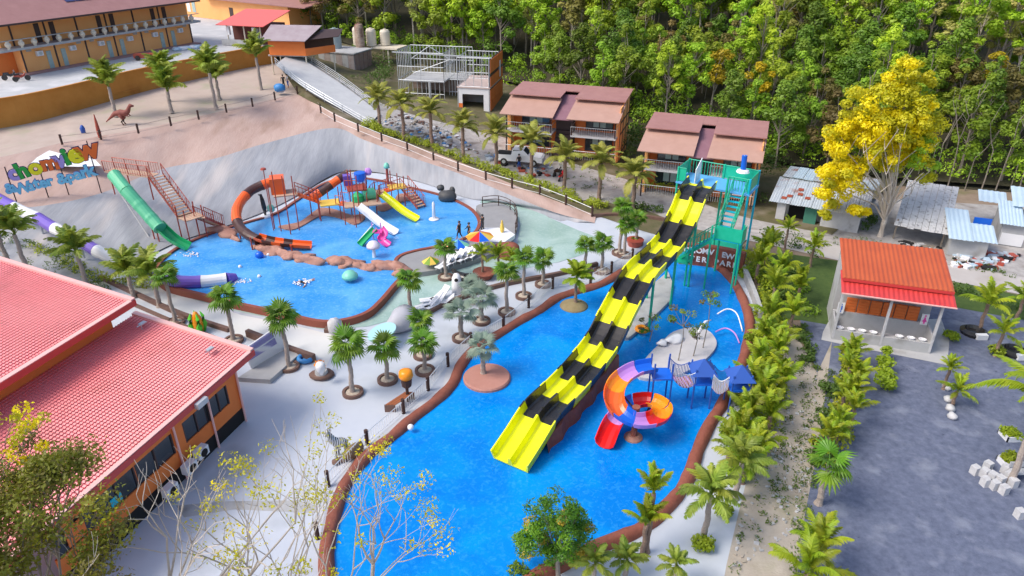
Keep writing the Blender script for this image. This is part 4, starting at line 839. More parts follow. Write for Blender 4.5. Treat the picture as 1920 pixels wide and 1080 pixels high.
lp(MB().box(((W-3)/2,-1.66,zr-.08), (W+5.4,.1,.2)), 'fascia', M['trim'], hb)
spn = M['solar']
for i in range(6):
    y0, y1 = 1.0, 2.6; k = 2.9 / (D/2 + 1.6); x0 = 7.6 + i * 1.25
    q4('solar_panel', [(x0,y0,zr+(y0+1.6)*k+.1),(x0+1.15,y0,zr+(y0+1.6)*k+.1),(x0+1.15,y1,zr+(y1+1.6)*k+.1),(x0,y1,zr+(y1+1.6)*k+.1)], .05, spn, hb)
# ---- back wing, red roofed porch, kiosk
f = Frame(G(352,30,PZ), G(600,60,PZ)); k2 = f.thing('back_wing', 'orange rear hotel wing partly hidden behind the red roofed porch', 'building'); W = f.len
bx('wall', (-3,0,0), (W*.8,7,3.4), M['orange'], k2); q4('roof', [(W*.2,-1.0,3.5),(W*.95,-1.0,3.5),(W*.95,8,4.6),(W*.2,8,4.6)], .15, M['tiled'], k2); bx('upper_wall', (-4,1.0,3.42),(W*.32,7,6.6),M['orange'],k2)
bx('door', (W*.36,-.05,0), (W*.36+1,-.004,2.2), M['trim'], k2)
for i in range(4): bx('window', (-2.6+i*1.5,-.06,.8), (-1.7+i*1.5,-.004,2.6), M['pglass'] if i % 2 else M['white'], k2)
f = Frame(G(425,84,PZ), G(500,88,PZ)); k3 = f.thing('red_roofed_porch', 'small porch house with bright red tin roof in front of the orange wing', 'house'); W = f.len
bx('wall', (.1,1.8,-.1), (W+.2,5,2.6), mat('dark_red_brick', (.16,.06,.05), .9), k3)
q4('roof', [(-.8,-.6,2.75),(W+.3,-.6,2.75),(W+1.6,4.6,4.3),(.9,4.6,4.3)], .08, mat('coral_tin', (.78,.14,.12), .4), k3)
for i, x in enumerate((.5, W*.5, W*.9)): lp(MB().bar((x,0,0),(x,0,2.75),.1,6), 'porch_post', M['cream'], k3)
for x in (.8, W*.75): bx('white_lantern', (x-.18,-.25,1.4), (x+.18,.1,2.5), M['white'], k3)
bx('door', (W*.55,1.74,0), (W*.55+.8,1.797,2.1), M['pglass'], k3)
lp(MB().box((W*.35,-.5,.45), (W*.8,.12,.8)), 'low_wall', M['conc'], k3)
f = Frame(G(508,118,6.9), G(576,124,6.6)); k4 = f.thing('orange_kiosk', 'raised orange panelled kiosk with a faded mauve tin roof', 'kiosk'); W = f.len
z0_ = 1.0; bx('front_panel', (0,0,z0_), (W,.12,z0_+1.9), M['orange2'], k4); q4('side_panel', [(W,0,z0_),(W+.0,.0,z0_+.9),(W+3.2,2.4,z0_+1.1),(W+3.2,2.4,z0_+.2)], .1, M['orange2'], k4)
bx('floor', (-.3,.13,z0_-.15), (W+.02,3.2,z0_), M['conc'], k4); q4('roof', [(-.7,-.7,z0_+1.95),(W+.4,-.7,z0_+1.95),(W+1.5,3.0,z0_+3.4),(-.6,3.0,z0_+3.4)], .08, mat('mauve_tin', (.30,.22,.24), .5, (.42,.36,.38), .8, .4), k4)
bx('back_wall', (.1,3.1,z0_), (W+2.8,3.25,z0_+2.2), mat('plank_brown', (.14,.09,.07), .9), k4)
for x, y in ((.1,.2),(W-.1,.2),(W+2.9,2.4),(.1,3),(W-.1,3)): lp(MB().bar((x,y,-1.5),(x,y,z0_-.15),.09,6), 'stilt', M['cream'], k4)
q4('side_roof', [(W+.6,.3,z0_+2.0),(W+4,2.0,z0_+2.2),(W+4,4,z0_+2.9),(W+1.4,3.2,z0_+2.9)], .05, M['trim'], k4)

# ---- tank plinth and tanks
f = Frame(G(600,128,5.0), G(666,134,5.0)); k5 = f.thing('tank_plinth', 'weathered concrete block platform carrying the grey water tank', 'platform'); W = f.len
for i in range(6): bx('wall_panel', (W*i/6+.02,0,-.8), (W*(i+1)/6-.02,.2,2.25), M['conc'] if i % 2 == 0 else mat('stained_concrete', (.28,.21,.19), .9, (.42,.38,.37), 1.5, .4), k5)
bx('body', (.05,.21,-.8), (W-.05,4.5,2.2), M['conc'], k5); bx('top_slab', (-.1,-.1,2.26), (W+.1,4.7,2.4), M['conc'], k5)
for i in range(4): bx('side_panel', (W-.049,.25+i*1.05,-.8), (W+.03,1.2+i*1.05,2.2), mat('rusty_panel', (.24,.13,.10), .9, (.36,.27,.24), 1.5, .4), k5)
def tank(label, px, py, zb, pt, r, mt, rib=False):
    p = G(px, py, zb); h = ZA(pt, p.y) - zb; t = thing('water_tank', label, 'water tank', tuple(p))
    MB().lathe(tuple(p), [(r,0),(r,h*.85),(r*.8,h*.97),(r*.25,h),(0,h)], 18).build('tank_body', mt, t, smooth=False)
    MB().lathe(tuple(p), [(r*.3,h),(r*.3,h+.08),(0,h+.08)], 10).build('lid', mt, t)
    for k in range(3): MB().lathe(tuple(p), [(r*1.02,h*(.2+.22*k)),(r*1.03,h*(.22+.22*k)),(r*1.02,h*(.24+.22*k))], 18).build('rib', mt, t)
tank('tall grey water tank on the concrete block platform', 630, 90, 7.4, 53, .85, mat('grey_blue_tank', (.33,.40,.42), .5))
tank('cream water tank half hidden behind the rusty tank', 672, 84, 7.4, 50, .7, M['cream'])
tank('rust streaked old water tank beside the cream ones', 676, 88, 7.4, 44, .65, mat('rusty_tank', (.55,.45,.36), .8, (.16,.05,.03), 1.1, .6))
tank('middle cream water tank with brown stains', 697, 85, 7.4, 53, .72, M['cream'])
tank('rightmost cream water tank on the white steel stand', 723, 84, 7.4, 55, .72, M['cream'])
f = Frame(G(703,90,7.1), G(746,93,7.1)); k6 = f.thing('tank_stand', 'white steel stand under the rightmost cream tank', 'stand'); W = f.len
bx('top', (-.3,-.6,0), (W+.2,2.6,.22), M['cream'], k6)
for x, y in ((W*.62,-.3),(W-.1,2.3),(0,2.3)): lp(MB().bar((x,y,-5),(x,y,0),.12,8), 'stand_leg', M['cream'], k6)

# ---- unfinished villa with bare steel frame
f = Frame(G(748,205,2.2), G(919,217,2.0)); uf = f.thing('unfinished_villa', 'unfinished two storey villa of bare steel studs with one white and orange clad room', 'building'); W = f.len
h1_ = 3.1; xs = W * .66; zt_ = 6.7; Dp = 7
yb = 2.2
bx('floor_slab', (0,yb,h1_), (W*.46,yb+5.5,h1_+.16), M['conc'], uf); bx('floor_slab', (xs-.1,-.1,h1_), (W+.05,Dp,h1_+.16), mat('pink_screed', (.50,.38,.35), .8, (.60,.50,.47), 1, .4), uf); bx('floor_slab', (W*.46,yb+2.2,h1_), (xs-.1,yb+5.5,h1_+.16), M['conc'], uf)
# clad room: white front with opening, orange side
x0, x1 = xs, W
bx('front_wall', (x0,0,.35), (x0+.55,.15,h1_), M['white'], uf); bx('front_wall', (x1-.8,0,.35), (x1,.15,h1_), M['white'], uf); bx('front_lintel', (x0+.55,0,h1_-.75), (x1-.8,.15,h1_), M['white'], uf)
bx('orange_base', (x0-.01,-.012,.35), (x0+.56,-.002,1.2), M['orange2'], uf); bx('room_floor', (x0,.0,.2), (x1,Dp,.34), M['white'], uf); bx('plinth', (x0,.1,-.8), (x1,Dp,.19), M['dark'], uf)
bx('room_back', (x0,3.0,.35), (x1,3.1,h1_-.01), M['conc'], uf); bx('room_side', (x0-.1,.16,.35), (x0,Dp,h1_-.01), M['conc'], uf)
for j, (za, zb_) in enumerate(((.35,1.5),(1.55,2.95),(h1_+.2,4.5),(4.95,zt_-.2))):
    for i in range(3): bx('cladding_panel', (x1+.003,.1+i*Dp/3,za), (x1+.1,Dp/3*(i+1)+.05,zb_), M['orange2'], uf)
bx('side_wall', (x1-.1,.16,.35), (x1,Dp,zt_-.1), M['trim'], uf); bx('narrow_window', (x1+.11,Dp*.72,3.6), (x1+.16,Dp*.8,5.6), M['white'], uf)
for x in (x0, x1-.1):
    for zz in (0,): lp(MB().bar((x,0,-.8),(x,0,zt_),.06,4), 'corner_post', M['galv'], uf)
studm = MB().box((0,0,1.75), (.06,.06,3.4)).mesh('stud', M['galv'])
def studs(a, b, n, z=h1_+.16, top=zt_):
    a = Vector(a); b = Vector(b); sc = (top - z) / 3.45
    for i in range(n):
        p = a.lerp(b, i / (n - 1)); o = link('stud', studm, None, (p.x, p.y, z)); o.scale = (1, 1, sc); local(uf, o)
    for zz in (z, (z + top) / 2, top): lp(MB().bar((a.x,a.y,zz),(b.x,b.y,zz),.05,4), 'stud_rail', M['galv'], uf)
studs((-.6,yb,0),(-.6,yb+5,0),9, 0, zt_); studs((-.6,yb+5.4,0),(xs,yb+5.4,0),20); studs((W*.46,yb,0),(W*.46,yb+5,0),9)
studs((-.6,yb,0),(W*.46,yb,0),3); studs((xs,.1,0),(xs,5,0),6); studs((xs,.1,0),(W,.1,0),5); studs((xs,5,0),(W,5,0),11); studs((W*.46,yb+2.2,0),(xs,yb+2.2,0),7, 0, h1_)
studs((0,yb+.3,0),(W*.45,yb+.3,0),10, 0, h1_)
for a, b in (((-.5,yb+5.35,5.0),(2.0,yb+5.35,6.6)),((2.0,yb+5.35,6.6),(W*.44,yb+5.35,4.8)),((0,yb+4,3.3),(W*.4,yb+5.3,5.0))): lp(MB().bar(a,b,.05,4), 'brace', M['galv'], uf)
lp(MB().box((W/2-.4,yb*.5,zt_+.05), (W+1.4,.18,.12), -.12), 'top_beam', M['galv'], uf)
bx('inner_wall', (.2,yb+3.4,0), (xs-.2,yb+3.6,h1_-.02), mat('brick_brown', (.20,.13,.11), .9, (.34,.27,.24), 3, .5), uf)
lp(MB().bar((W*.3,yb-.2,0),(W*.3,yb-.2,h1_),.14,6), 'column', M['galv'], uf)

# ---- the two finished villas
def villa(p0, p1, label, hk=1.0, dz=0):
    f = Frame(p0, p1); v = f.thing('villa', label, 'villa', 'orange two storey villas'); W = f.len
    h1, h2 = 2.2 * hk, 4.15 * hk; D = 5.6; wc0, wc1 = .43 * W, .60 * W
    bx('wall', (0,1.2,-.6), (W,D,h2), M['orange2'], v)
    bx('side_wall', (W+.003,.3,-.6), (W+.12,D,h2+.9), M['orange'], v); bx('front_wing_side', (W-.35,.0,-.6), (W,1.2,h2), M['orange'], v); bx('front_wing_side', (0,0,-.6), (.35,1.2,h2), M['orange'], v)
    for zz in (.0, h1, h2-.75): bx('trim_band', (W+.124,.3,zz), (W+.16,D,zz+.18), M['trim'], v)
    for yy in (.3, D*.36, D*.7, D-.15): bx('trim_post', (W+.124,yy,-.6), (W+.165,yy+.12,h2+.9), M['trim'], v)
    bx('stair_recess', (wc0,.9,-.6), (wc1,1.19,h2), M['trim'], v)
    for i in range(6): bx('step', (wc0+.1,.0-.25*i+.6,-.6), (wc1-.1,.25-.25*i+.6,h1-.38*i), M['trim'], v)
    for x0, x1 in ((.05, wc0), (wc1, W-.05)):
        w_ = x1 - x0; bx('balcony', (x0,-1.0,h1-.16), (x1,1.2,h1), M['tin2'], v)
        for zz, nm in ((.1,'ground_window'), (h1+.15,'window')):
            bx(nm, (x0+w_*.25,1.13,zz), (x1-.15*w_,1.197,zz+1.9*hk), M['glass'], v)
            for k in range(4):
                xx = x0 + w_*.25 + (w_*.6) * (k + .08) / 4; bx('curtain_pane', (xx,1.10,zz+.35), (xx + w_*.6/4*.84,1.128,zz+1.75*hk), M['pglass'] if (k % 3) else M['glass'], v)
            for k in range(3): xx = x0 + w_*.25 + w_*.6*k/2; bx('window_frame', (xx-.04,1.05,zz), (xx+.04,1.095,zz+1.9*hk), M['trim'], v)
        for zz in (h1, -.3):
            m_ = MB(); n = 20
            for k in range(n + 1): m_.bar((x0 + w_*k/n,-.97,zz), (x0 + w_*k/n,-.97,zz+.9), .018, 4)
            m_.bar((x0,-.97,zz+.9),(x1,-.97,zz+.9),.03,4); m_.bar((x0,-.97,zz+.9),(x0,1.2,zz+.9),.03,4); m_.bar((x1,-.97,zz+.9),(x1,1.2,zz+.9),.03,4); lp(m_, 'railing', M['galv'], v)
        for xx in (x0+.1, x1-.1): lp(MB().bar((xx,-.9,-.6),(xx,-.9,h2),.07,4), 'balcony_post', M['trim'], v)
        a, b = (x0 - .35, x1 + .25) if x0 < 1 else (x0 - .25, x1 + .35)
        q4('lower_roof', [(a-.15,-1.45,h2-.15),(b-.05,-1.45,h2-.15),(b,2.2,h2+1.0),(a,2.2,h2+1.0)], .09, M['tile2'], v)
        bx('clerestory', (x0+.1,2.21,h2), (x1-.1,D-.2,h2+1.3), M['trim'], v)
        q4('upper_roof', [(a,1.5,h2+1.3),(b,1.5,h2+1.3),(b,D+.9,h2+1.6),(a,D+.9,h2+1.6)], .1, M['tiled'], v)
    q4('valley_roof', [(wc0-.2,-1.0,h2-.4),(wc1+.2,-1.0,h2-.4),(wc1+.2,4.0,h2+1.05),(wc0-.2,4.0,h2+1.05)], .08, mat('purple_brown_tile', (.22,.10,.13), .5, (.30,.16,.19), 1, .4), v)
    y = 4.0; z_ = h2 + 1.3 + .3 * (y - 1.5) / (D - .6); q4('middle_roof', [(wc0+.26,y,z_),(wc1-.26,y,z_),(wc1-.26,D+.9,h2+1.6),(wc0+.26,D+.9,h2+1.6)], .1, M['tiled'], v)
    bx('back_wall', (0,D+.003,-.6), (W,D+.1,h2+1.45), M['trim'], v)
    q4('side_gable', [(W+.003,2.0,h2+1.25),(W+.12,2.0,h2+1.25),(W+.12,D,h2+1.42),(W+.003,D,h2+1.42)], .5, M['orange'], v)
    return v
villa(G(952,276,2.0), G(1155,304,1.5), 'left finished villa with pinkish tiled roofs beside the steel frame')
villa(G(1202,350,1.0), G(1412,378,.8), 'right finished villa with pinkish tiled roofs behind the green slide tower')

# ---- red roofed hall at lower left
zb = 4.2; Bq, Cq = G(475,657,zb), G(150,937,zb)
f = Frame(Cq, Bq); hl = f.thing('red_roofed_hall', 'orange hall with two stepped sky paled red tiled roofs at the lower left', 'building')
hl.location.z = 0; f.o.z = 0; W = f.len; Dl = 7.4; za = 5.2; zu = za + 1.25; W2 = W - .15
over = .9
def tileroof(name, x0, x1, y0, z0, y1, z1, root, pitch=.175, course=.19):
    nx = int((x1 - x0) / pitch); ny = int(math.hypot(y1 - y0, z1 - z0) / course); k = 4; vs = []; fs = []; L_ = math.hypot(y1-y0, z1-z0); uy, uz = (y1-y0)/L_, (z1-z0)/L_
    cols = nx * k + 1
    for j in range(ny):
        for e in (0, 1):
            s_ = L_ * (j + e) / ny; lift = .048 if e == 0 else .0
            for i in range(cols):
                x = x0 + (x1 - x0) * i / (cols - 1); h = .024 * math.cos(2 * math.pi * i / k) + lift
                vs.append((x, y0 + uy * s_ - uz * h, z0 + uz * s_ + uy * h))
    for j in range(ny):
        for i in range(cols - 1):
            a = (2*j) * cols + i; b = a + cols; fs.append((a, a+1, b+1, b))
            if j < ny - 1: c = b + cols; fs.append((b, b+1, c+1, c))
    return stuff(lp(MB().add(vs, fs), name, M['tile'], root, smooth=False))
xl = -9.0
tileroof('roof_tiles', xl, W - .22, 0.12, zb, Dl, za, hl)
q4('roof_deck', [(xl,.0,zb-.07),(W,.0,zb-.07),(W,Dl,za-.07),(xl,Dl,za-.07)], .1, M['fascia'], hl)
bx('fascia', (xl,-.08,zb-.28), (W,-.002,zb+.03), M['fascia'], hl); q4('verge_capping', [(W-.25,0,zb+.14),(W+.05,0,zb+.14),(W+.05,Dl,za+.14),(W-.25,Dl,za+.14)], .3, M['ridge'], hl)
q4('eave_capping', [(xl,-.05,zb+.09),(W-.26,-.05,zb+.09),(W-.26,.16,zb+.11),(xl,.16,zb+.11)], .05, M['ridge'], hl)
bx('clerestory_wall', (xl,Dl+.002,3.0), (W-1.6,Dl+.2,zu+.05), M['orange2'], hl); bx('clerestory_side', (W-1.8,Dl+.21,0), (W-1.6,Dl+12,zu-.1), M['orange2'], hl)
yu = Dl - .7; Du = 11; zu2 = zu + Du * .135
tileroof('upper_roof_tiles', xl, W - .8, yu, zu, yu + Du, zu2, hl)
q4('upper_roof_deck', [(xl,yu-.1,zu-.08),(W-.55,yu-.1,zu-.08),(W-.55,yu+Du,zu2-.08),(xl,yu+Du,zu2-.08)], .1, M['fascia'], hl)
bx('upper_fascia', (xl,yu-.2,zu-.28), (W-.55,yu-.102,zu+.06), M['fascia'], hl); q4('upper_verge_capping', [(W-.8,yu-.15,zu+.15),(W-.52,yu-.15,zu+.15),(W-.52,yu+Du,zu2+.15),(W-.8,yu+Du,zu2+.15)], .3, M['ridge'], hl)
q4('upper_eave_capping', [(xl,yu-.2,zu+.10),(W-.81,yu-.2,zu+.10),(W-.81,yu+.05,zu+.12),(xl,yu+.05,zu+.12)], .05, M['ridge'], hl)
# front wall with big windows
yw = .75; bx('front_wall', (-1.2,yw,2.95), (W-.8,yw+.2,zb-.1), M['orange2'], hl); bx('sill_wall', (-1.2,yw,.9), (W-.8,yw+.2,1.75), M['orange2'], hl)
bx('dark_lower_wall', (-1.2,yw+.02,-.05), (W-.8,yw+.18,.899), M['dark'], hl); bx('side_wall', (W-.999,yw+.21,0), (W-.8,Dl,zb-.2), M['orange2'], hl); bx('side_band', (W-.797,yw+.1,1.8), (W-.75,Dl,2.1), M['trim'], hl)
wx = [(-1.1,.9),(1.0,3.2),(3.3,5.6),(6.4,8.2),(8.3,W-1.7)]
for a, b in wx:
    g = lp(MB().box(*B((a,yw+.06,1.751),(b,yw+.12,2.949))), 'window', M['glass'], hl)
    for xx in (a, (a+b)/2, b): lp(MB().box((xx,yw+.05,2.35),(.07,.1,1.2)), 'frame', M['trim'], g)
for x0, x1 in ((5.6,6.4),(W-1.7,W-.8),(.9,1.0),(3.2,3.3)): bx('pier', (x0,yw+.001,1.751), (x1,yw+.19,2.949), M['orange2'], hl)
for xx in (5.75, 8.2, W-.9): 
    m_ = MB(); m_.bar((xx,yw-.1,0),(xx,yw-.1,3.6),.06,6); m_.bar((xx,yw-.1,3.6),(xx-2.2,yw-.1,3.75),.05,6); lp(m_, 'downpipe', M['ridge'], hl)
bx('poster', (-.6,yw-.04,1.9), (.3,yw-.005,2.8), M['orange2'], hl); bx('blue_sticker', (1.7,yw+.02,1.9),(2.3,yw+.05,2.3), M['aqua'], hl)
for xx, zz in ((3.9,.55),(5.3,.75),(6.2,.95)): 
    a = bx('air_conditioner', (xx,.0,zz), (xx+.7,.4,zz+.5), M['white'], hl); lp(MB().lathe((0,0,0), [(.22,0),(.22,.03),(0,.03)], 12), 'fan_grille', M['dark'], a); 
    g = a.children[0]; g.location = (xx+.35,-.005,zz+.25); g.rotation_euler = (R(90),0,0)
bx('floodlight', (6.6,-.3,3.85), (7.3,-.05,4.15), M['galv'], hl)
for (x, y) in ((W-1.1,Dl-1.4),(W-1.4,Dl-7+1.2+.0),(3.0,Dl+5)):
    zz = (zb + (za-zb) * y / Dl) if y < Dl else zu + (y - yu) * .135
    lp(MB().bar((x,y,zz),(x,y,zz+.35),.03,4).bar((x-.3,y,zz+.35),(x+.3,y,zz+.3),.03,4).box((x+.2,y+.1,zz+.3),(.4,.25,.05)), 'roof_bracket', M['galv'], hl)

# ---- washroom block on the right
f = Frame(G(1558,636), G(1743,664)); wb = f.thing('washroom_block', 'grey open fronted washroom block with red sheet roofs and white basins', 'toilet block'); W = f.len
Dw = 4.2; hE = f.zof(549, -.1, -.35); zl0 = f.zof(584, .9, 1.8); zl1 = f.zof(559, .9, 1.8)
bx('floor', (0,0,0), (W,Dw,.14), M['conc'], wb)
bx('basin_wall', (.06,0,.141), (W/2-.08,.14,.75), M['conc'], wb); bx('basin_wall', (W/2+.08,0,.141), (W-.06,.14,.75), M['conc'], wb)
bx('basin_ledge', (.06,.141,.6), (W/2-.08,.5,.7), M['conc'], wb); bx('basin_ledge', (W/2+.08,.141,.6), (W-.06,.5,.7), M['conc'], wb)
bs = MB().lathe((0,0,0), [(.12,0),(.2,.08),(.24,.16),(.17,.16),(.1,.06),(0,.05)], 14).mesh('basin', M['white'])
for i in range(8):
    if i in (4,): continue
    x = W * (.06 + .115 * i + (.03 if i > 3 else 0)); o = link('basin', bs, None, (x + .05, .28, .7)); o.scale = (1.05, .8, 1); local(wb, o)
bx('back_wall', (0,1.7,.141), (W,1.9,zl0), M['conc'], wb); bx('rear_room', (.01,2.3,.141), (W-.01,Dw,hE+.6), M['conc'], wb)
n = 6
for i in range(n):
    x0, x1 = W*(.12 + .76*i/n), W*(.12 + .76*(i+1)/n) - .06
    dr = bx('louvred_door', (x0,1.82,zl0+.001), (x1,1.9,zl1), mat('louvre_orange', (.62,.15,.03), .6), wb)
    for k in range(5): lp(MB().box(((x0+x1)/2,1.80,zl0+.08+k*(zl1-zl0-.1)/4.3),(x1-x0-.1,.04,(zl1-zl0)*.13)), 'louvre', mat('louvre_orange', (.6,.2,.03)), dr)
for x, w_ in ((.0,.14),(W/2-.07,.14),(W-.14,.14)): bx('column', (x,.001 if 0 else -.01,.142), (x+w_,.16,hE), M['tin2'], wb)
for x in (.0, W-.12): bx('side_wall', (x,.161,.142), (x+.12,1.69,1.2), M['conc'], wb)
for x, c in ((W*.035,M['blu']),(W*.895,M['pink2'])):
    s_ = bx('sign_board', (x,1.6,zl0-.1), (x+.42,1.64,zl0+.7), M['white'], wb); zs = zl0 - 1.65
    m_ = MB(); cx_ = x + .21; m_.blob((cx_,1.585,2.22+zs),(.12,.03,.12),1,8,0); m_.box((cx_,1.585,1.98+zs),(.17 if c is M['blu'] else .1,.02,.28)); m_.box((cx_,1.585,1.76+zs),(.1,.02,.22))
    if c is not M['blu']: m_.add([(cx_-.15,1.58,1.8+zs),(cx_+.15,1.58,1.8+zs),(cx_,1.58,2.12+zs)], [(0,1,2)])
    lp(m_, 'pictogram', c, s_)
def corr(name, x0, x1, a, b, mt, root, n=40, th=.03):
    vs = []; fs = []
    for i in range(n + 1):
        x = x0 + (x1 - x0) * i / n; h = .03 if i % 2 else -.01
        vs += [(x, a[0], a[1] + h), (x, b[0], b[1] + h), (x, a[0], a[1] + h - th), (x, b[0], b[1] + h - th)]
    for i in range(n): p = 4 * i; q = p + 4; fs += [(p, q, q+1, p+1), (p+2, p+3, q+3, q+2), (p, p+2, q+2, q)]
    return lp(MB().add(vs, fs), name, mt, root)
corr('lower_roof', -.1, W+.55, (-.35,hE), (1.9,hE+.55), M['redmetal'], wb, 46); corr('upper_roof', -.05, W+.5, (.75,hE+.55), (Dw+1.2,hE+1.35), M['rustred'], wb, 46)
bx('roof_fascia', (-.06,.70,hE+.36), (W+.5,.74,hE+.53), M['fascia'], wb); bx('back_panel', (0,Dw,0), (W,Dw+.1,hE+.95), M['conc'], wb)
bx('mop_bucket', (W*.86,.02,.0+.16), (W*.95,.3,.55), M['redmetal'], wb); bx('gutter', (-.1,-.42,hE-.04), (W+.55,-.36,hE+.03), M['ridge'], wb)

# ---- tin sheds at the right
def shed(p0, p1, label, hF, parts, name='tin_shed'): 
    f = Frame(p0, p1); s_ = f.thing(name, label, 'shed'); return f, s_, f.len
f, s_, W = shed(G(1452,412), G(1606,440), 'long low shed with a rust patched pale tin roof beside the yellow tree', 2.4, None); hF = 1.9
bx('wall', (.0,1.2,0), (W,1.35,hF), M['conc'], s_); bx('wall', (W*.55,.3,0), (W,1.19,hF-.1), M['tin2'], s_); bx('side_wall', (0,1.36,0), (.12,5,hF), M['conc'], s_); bx('side_wall', (W-.12,1.36,0),(W,5,hF), M['conc'], s_)
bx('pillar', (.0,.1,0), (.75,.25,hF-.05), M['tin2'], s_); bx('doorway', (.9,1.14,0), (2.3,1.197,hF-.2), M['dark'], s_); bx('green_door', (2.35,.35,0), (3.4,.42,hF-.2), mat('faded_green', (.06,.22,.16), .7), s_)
n = 9
for i in range(n):
    x0, x1 = -.7 + (W + 1.2) * i / n, -.7 + (W + 1.2) * (i + 1) / n - .03; dz = .03 * (i % 2)
    corr('roof_sheet', x0, x1, (-.3,hF-.1+dz), (3.6,hF+1.0+dz), M['tin'] if i < 6 else M['tin2'], s_, 8); corr('roof_sheet', x0 + .25, x1 + .25, (3.4,hF+1.15+dz), (7.6,hF+.9+dz), M['tinb'] if i in (1,2) else M['tin'], s_, 8)
for (x, y) in ((.6,.6),(1.4,1.1),(2.1,.7),(2.5,1.5),(1.3,1.8),(3.0,1.2),(.2,.2)):
    k = (y + .3) / 3.9 * 1.1; q4('rust_patch', [(x,y,hF+k+.0),(x+.45,y,hF+k+.0),(x+.45,y+.35,hF+k+.11),(x,y+.35,hF+k+.10)], .03, mat('rust_sheet', (.28,.06,.03), .8), s_)
f, s_, W = shed(G(1672,448), G(1765,466), 'open shed with a whitish corrugated fibre cement roof', 2, None); hF = 1.5
n = 8
for i in range(n):
    x0, x1 = -.1 + (W + .3) * i / n, -.1 + (W + .3) * (i + 1) / n - .02
    for j in range(2): corr('roof_sheet', x0, x1, (-.6+j*3.5-.1*(i%3),hF+j*.8+.04*(i%2)), (3.1+j*4.0,hF+.85+j*.8+.04*(i%2)), mat('old_white_sheet', (.48,.48,.49), .8, (.66,.66,.67), 1.5, .4, .1, 8, col3=(.12,.12,.12), scale3=3.5, amt3=.8), s_, 10)
for x in (.1, W-.1):
    for y in (.1, 4.2): lp(MB().bar((x,y,0),(x,y,hF+.3+y*.2),.07,5), 'shed_post', M['bark'], s_)
bx('back_wall', (0,4.2,0), (W,4.3,hF+.8), M['bark'], s_)
f, s_, W = shed(G(1775,478), G(1845,488), 'pale blue tin lean-to with grey walls right of the white roofed shed', 2, None); hF = 1.6
bx('wall', (0,.1,0), (W,3.4,hF), M['conc'], s_); corr('roof_sheet', -.3, W*.55, (-.5,hF+.05), (4.4,hF+.9), M['tinb'], s_, 10); corr('roof_sheet', W*.55, W+.5, (-.2,hF), (2.6,hF+.45), M['tinb'], s_, 10)
bx('blue_sheet', (W*.7,3.42,.3), (W+.5,3.5,hF+.7), M['blu'], s_)
f, s_, W = shed(G(1868,458), G(1960,472), 'pale blue roofed house at the right edge with white panels below', 2, None); hF = 2.0
bx('wall', (0,0,0), (W,4,hF), M['conc'], s_); bx('white_panel', (.1,-.08,.1), (W*.5,-.01,1.1), M['white'], s_); corr('roof_sheet', -.3, W*.42, (-.4,hF), (3.4,hF+.8), M['tinb'], s_, 14); corr('roof_sheet', W*.2, W+.4, (2.2,hF+.8), (5.5,hF+1.5), M['tinb'], s_, 14); corr('roof_sheet', -1.6, W*.16, (3.6,hF+.4), (5.6,hF+.8), M['tinb'], s_, 10)

# ================================================================== FENCES
def fence(label, pts, z_of, post_h=.98, r=.11, name='post_fence', gap=.18, rail_m=None, bars=True):
    P = [G(*p) for p in pts]; t = thing(name, label, 'fence', tuple(P[0])); hs = post_h
    pm = MB().lathe((0,0,0), [(r,0),(r*.95,hs*.5),(r,hs),(0,hs)], 8).mesh('post', M['post'])
    for p in P: 
        o = link('post', pm); o.parent = t; o.matrix_parent_inverse = Matrix.Translation(t.location).inverted(); o.location = p
    for a, b in zip(P[:-1], P[1:]):
        m_ = MB(); up = Vector((0,0,hs*.82)); m_.bar(a+up, b+up, .03, 4); lo = Vector((0,0,.15)); m_.bar(a+lo, b+lo, .02, 4)
        if bars:
            n = max(2, int((b-a).length / gap))
            for i in range(1, n): p = a.lerp(b, i/n); m_.bar(p+lo, p+up, .014, 3)
        m_.build('railing', rail_m or M['rail'], t)
    return t
fence('brown log posts with fine white railing along the left curb of the slide pool', [(596,1010),(616,912),(689,834),(757,775),(803,732),(840,687),(883,648),(944,615),(991,577),(1036,541),(1107,532),(1146,512),(1185,487)], None)
fence('brown log post fence down the right shoulder of the grey embankment', [(602,212,4.5),(628,228,4.1),(672,247,3.4),(716,265,2.85),(764,282,2.3),(813,303,1.8),(859,320,1.5),(911,338,1.2),(960,352,.95),(1012,365,.7),(1061,384,.5),(1110,406,.15)], None, gap=.4, bars=False)
fence('log post fence with double rail along the edge of the upper terrace', [(117,271,5),(190,262,5),(260,250,5),(321,236,5),(373,224,5),(425,211,5),(474,200,5),(516,188,5),(558,177,5)], None, rail_m=M['terr'], gap=.4, bars=False)
def railing_run(label, pts, h, n_rails, name='steel_railing', every=2.0, mt=None):
    P = smooth_line([G(*p) for p in pts], False, 4); t = thing(name, label, 'railing', tuple(P[0]))
    m_ = MB()
    for a, b in zip(P[:-1], P[1:]):
        for k in range(n_rails): up = Vector((0,0,h*(k+1)/n_rails)); m_.bar(a+up, b+up, .035, 4)
    m_.build('rails', mt or M['galv'], t); acc = 0; last = None
    for p in P:
        if last is None or (p-last).length > every: MB().bar(p, p+Vector((0,0,h)), .045, 5).build('upright', mt or M['galv'], t); last = p
railing_run('grey steel railing on the uphill side of the concrete ramp', [(545,96,7.7),(600,130,6.2),(650,163,5.0),(708,208,3.5)], 1.0, 4)
railing_run('grey steel railing on the downhill side of the concrete ramp', [(517,122,7.4),(560,160,6.2),(625,200,4.5),(690,238,3.3)], .9, 3)
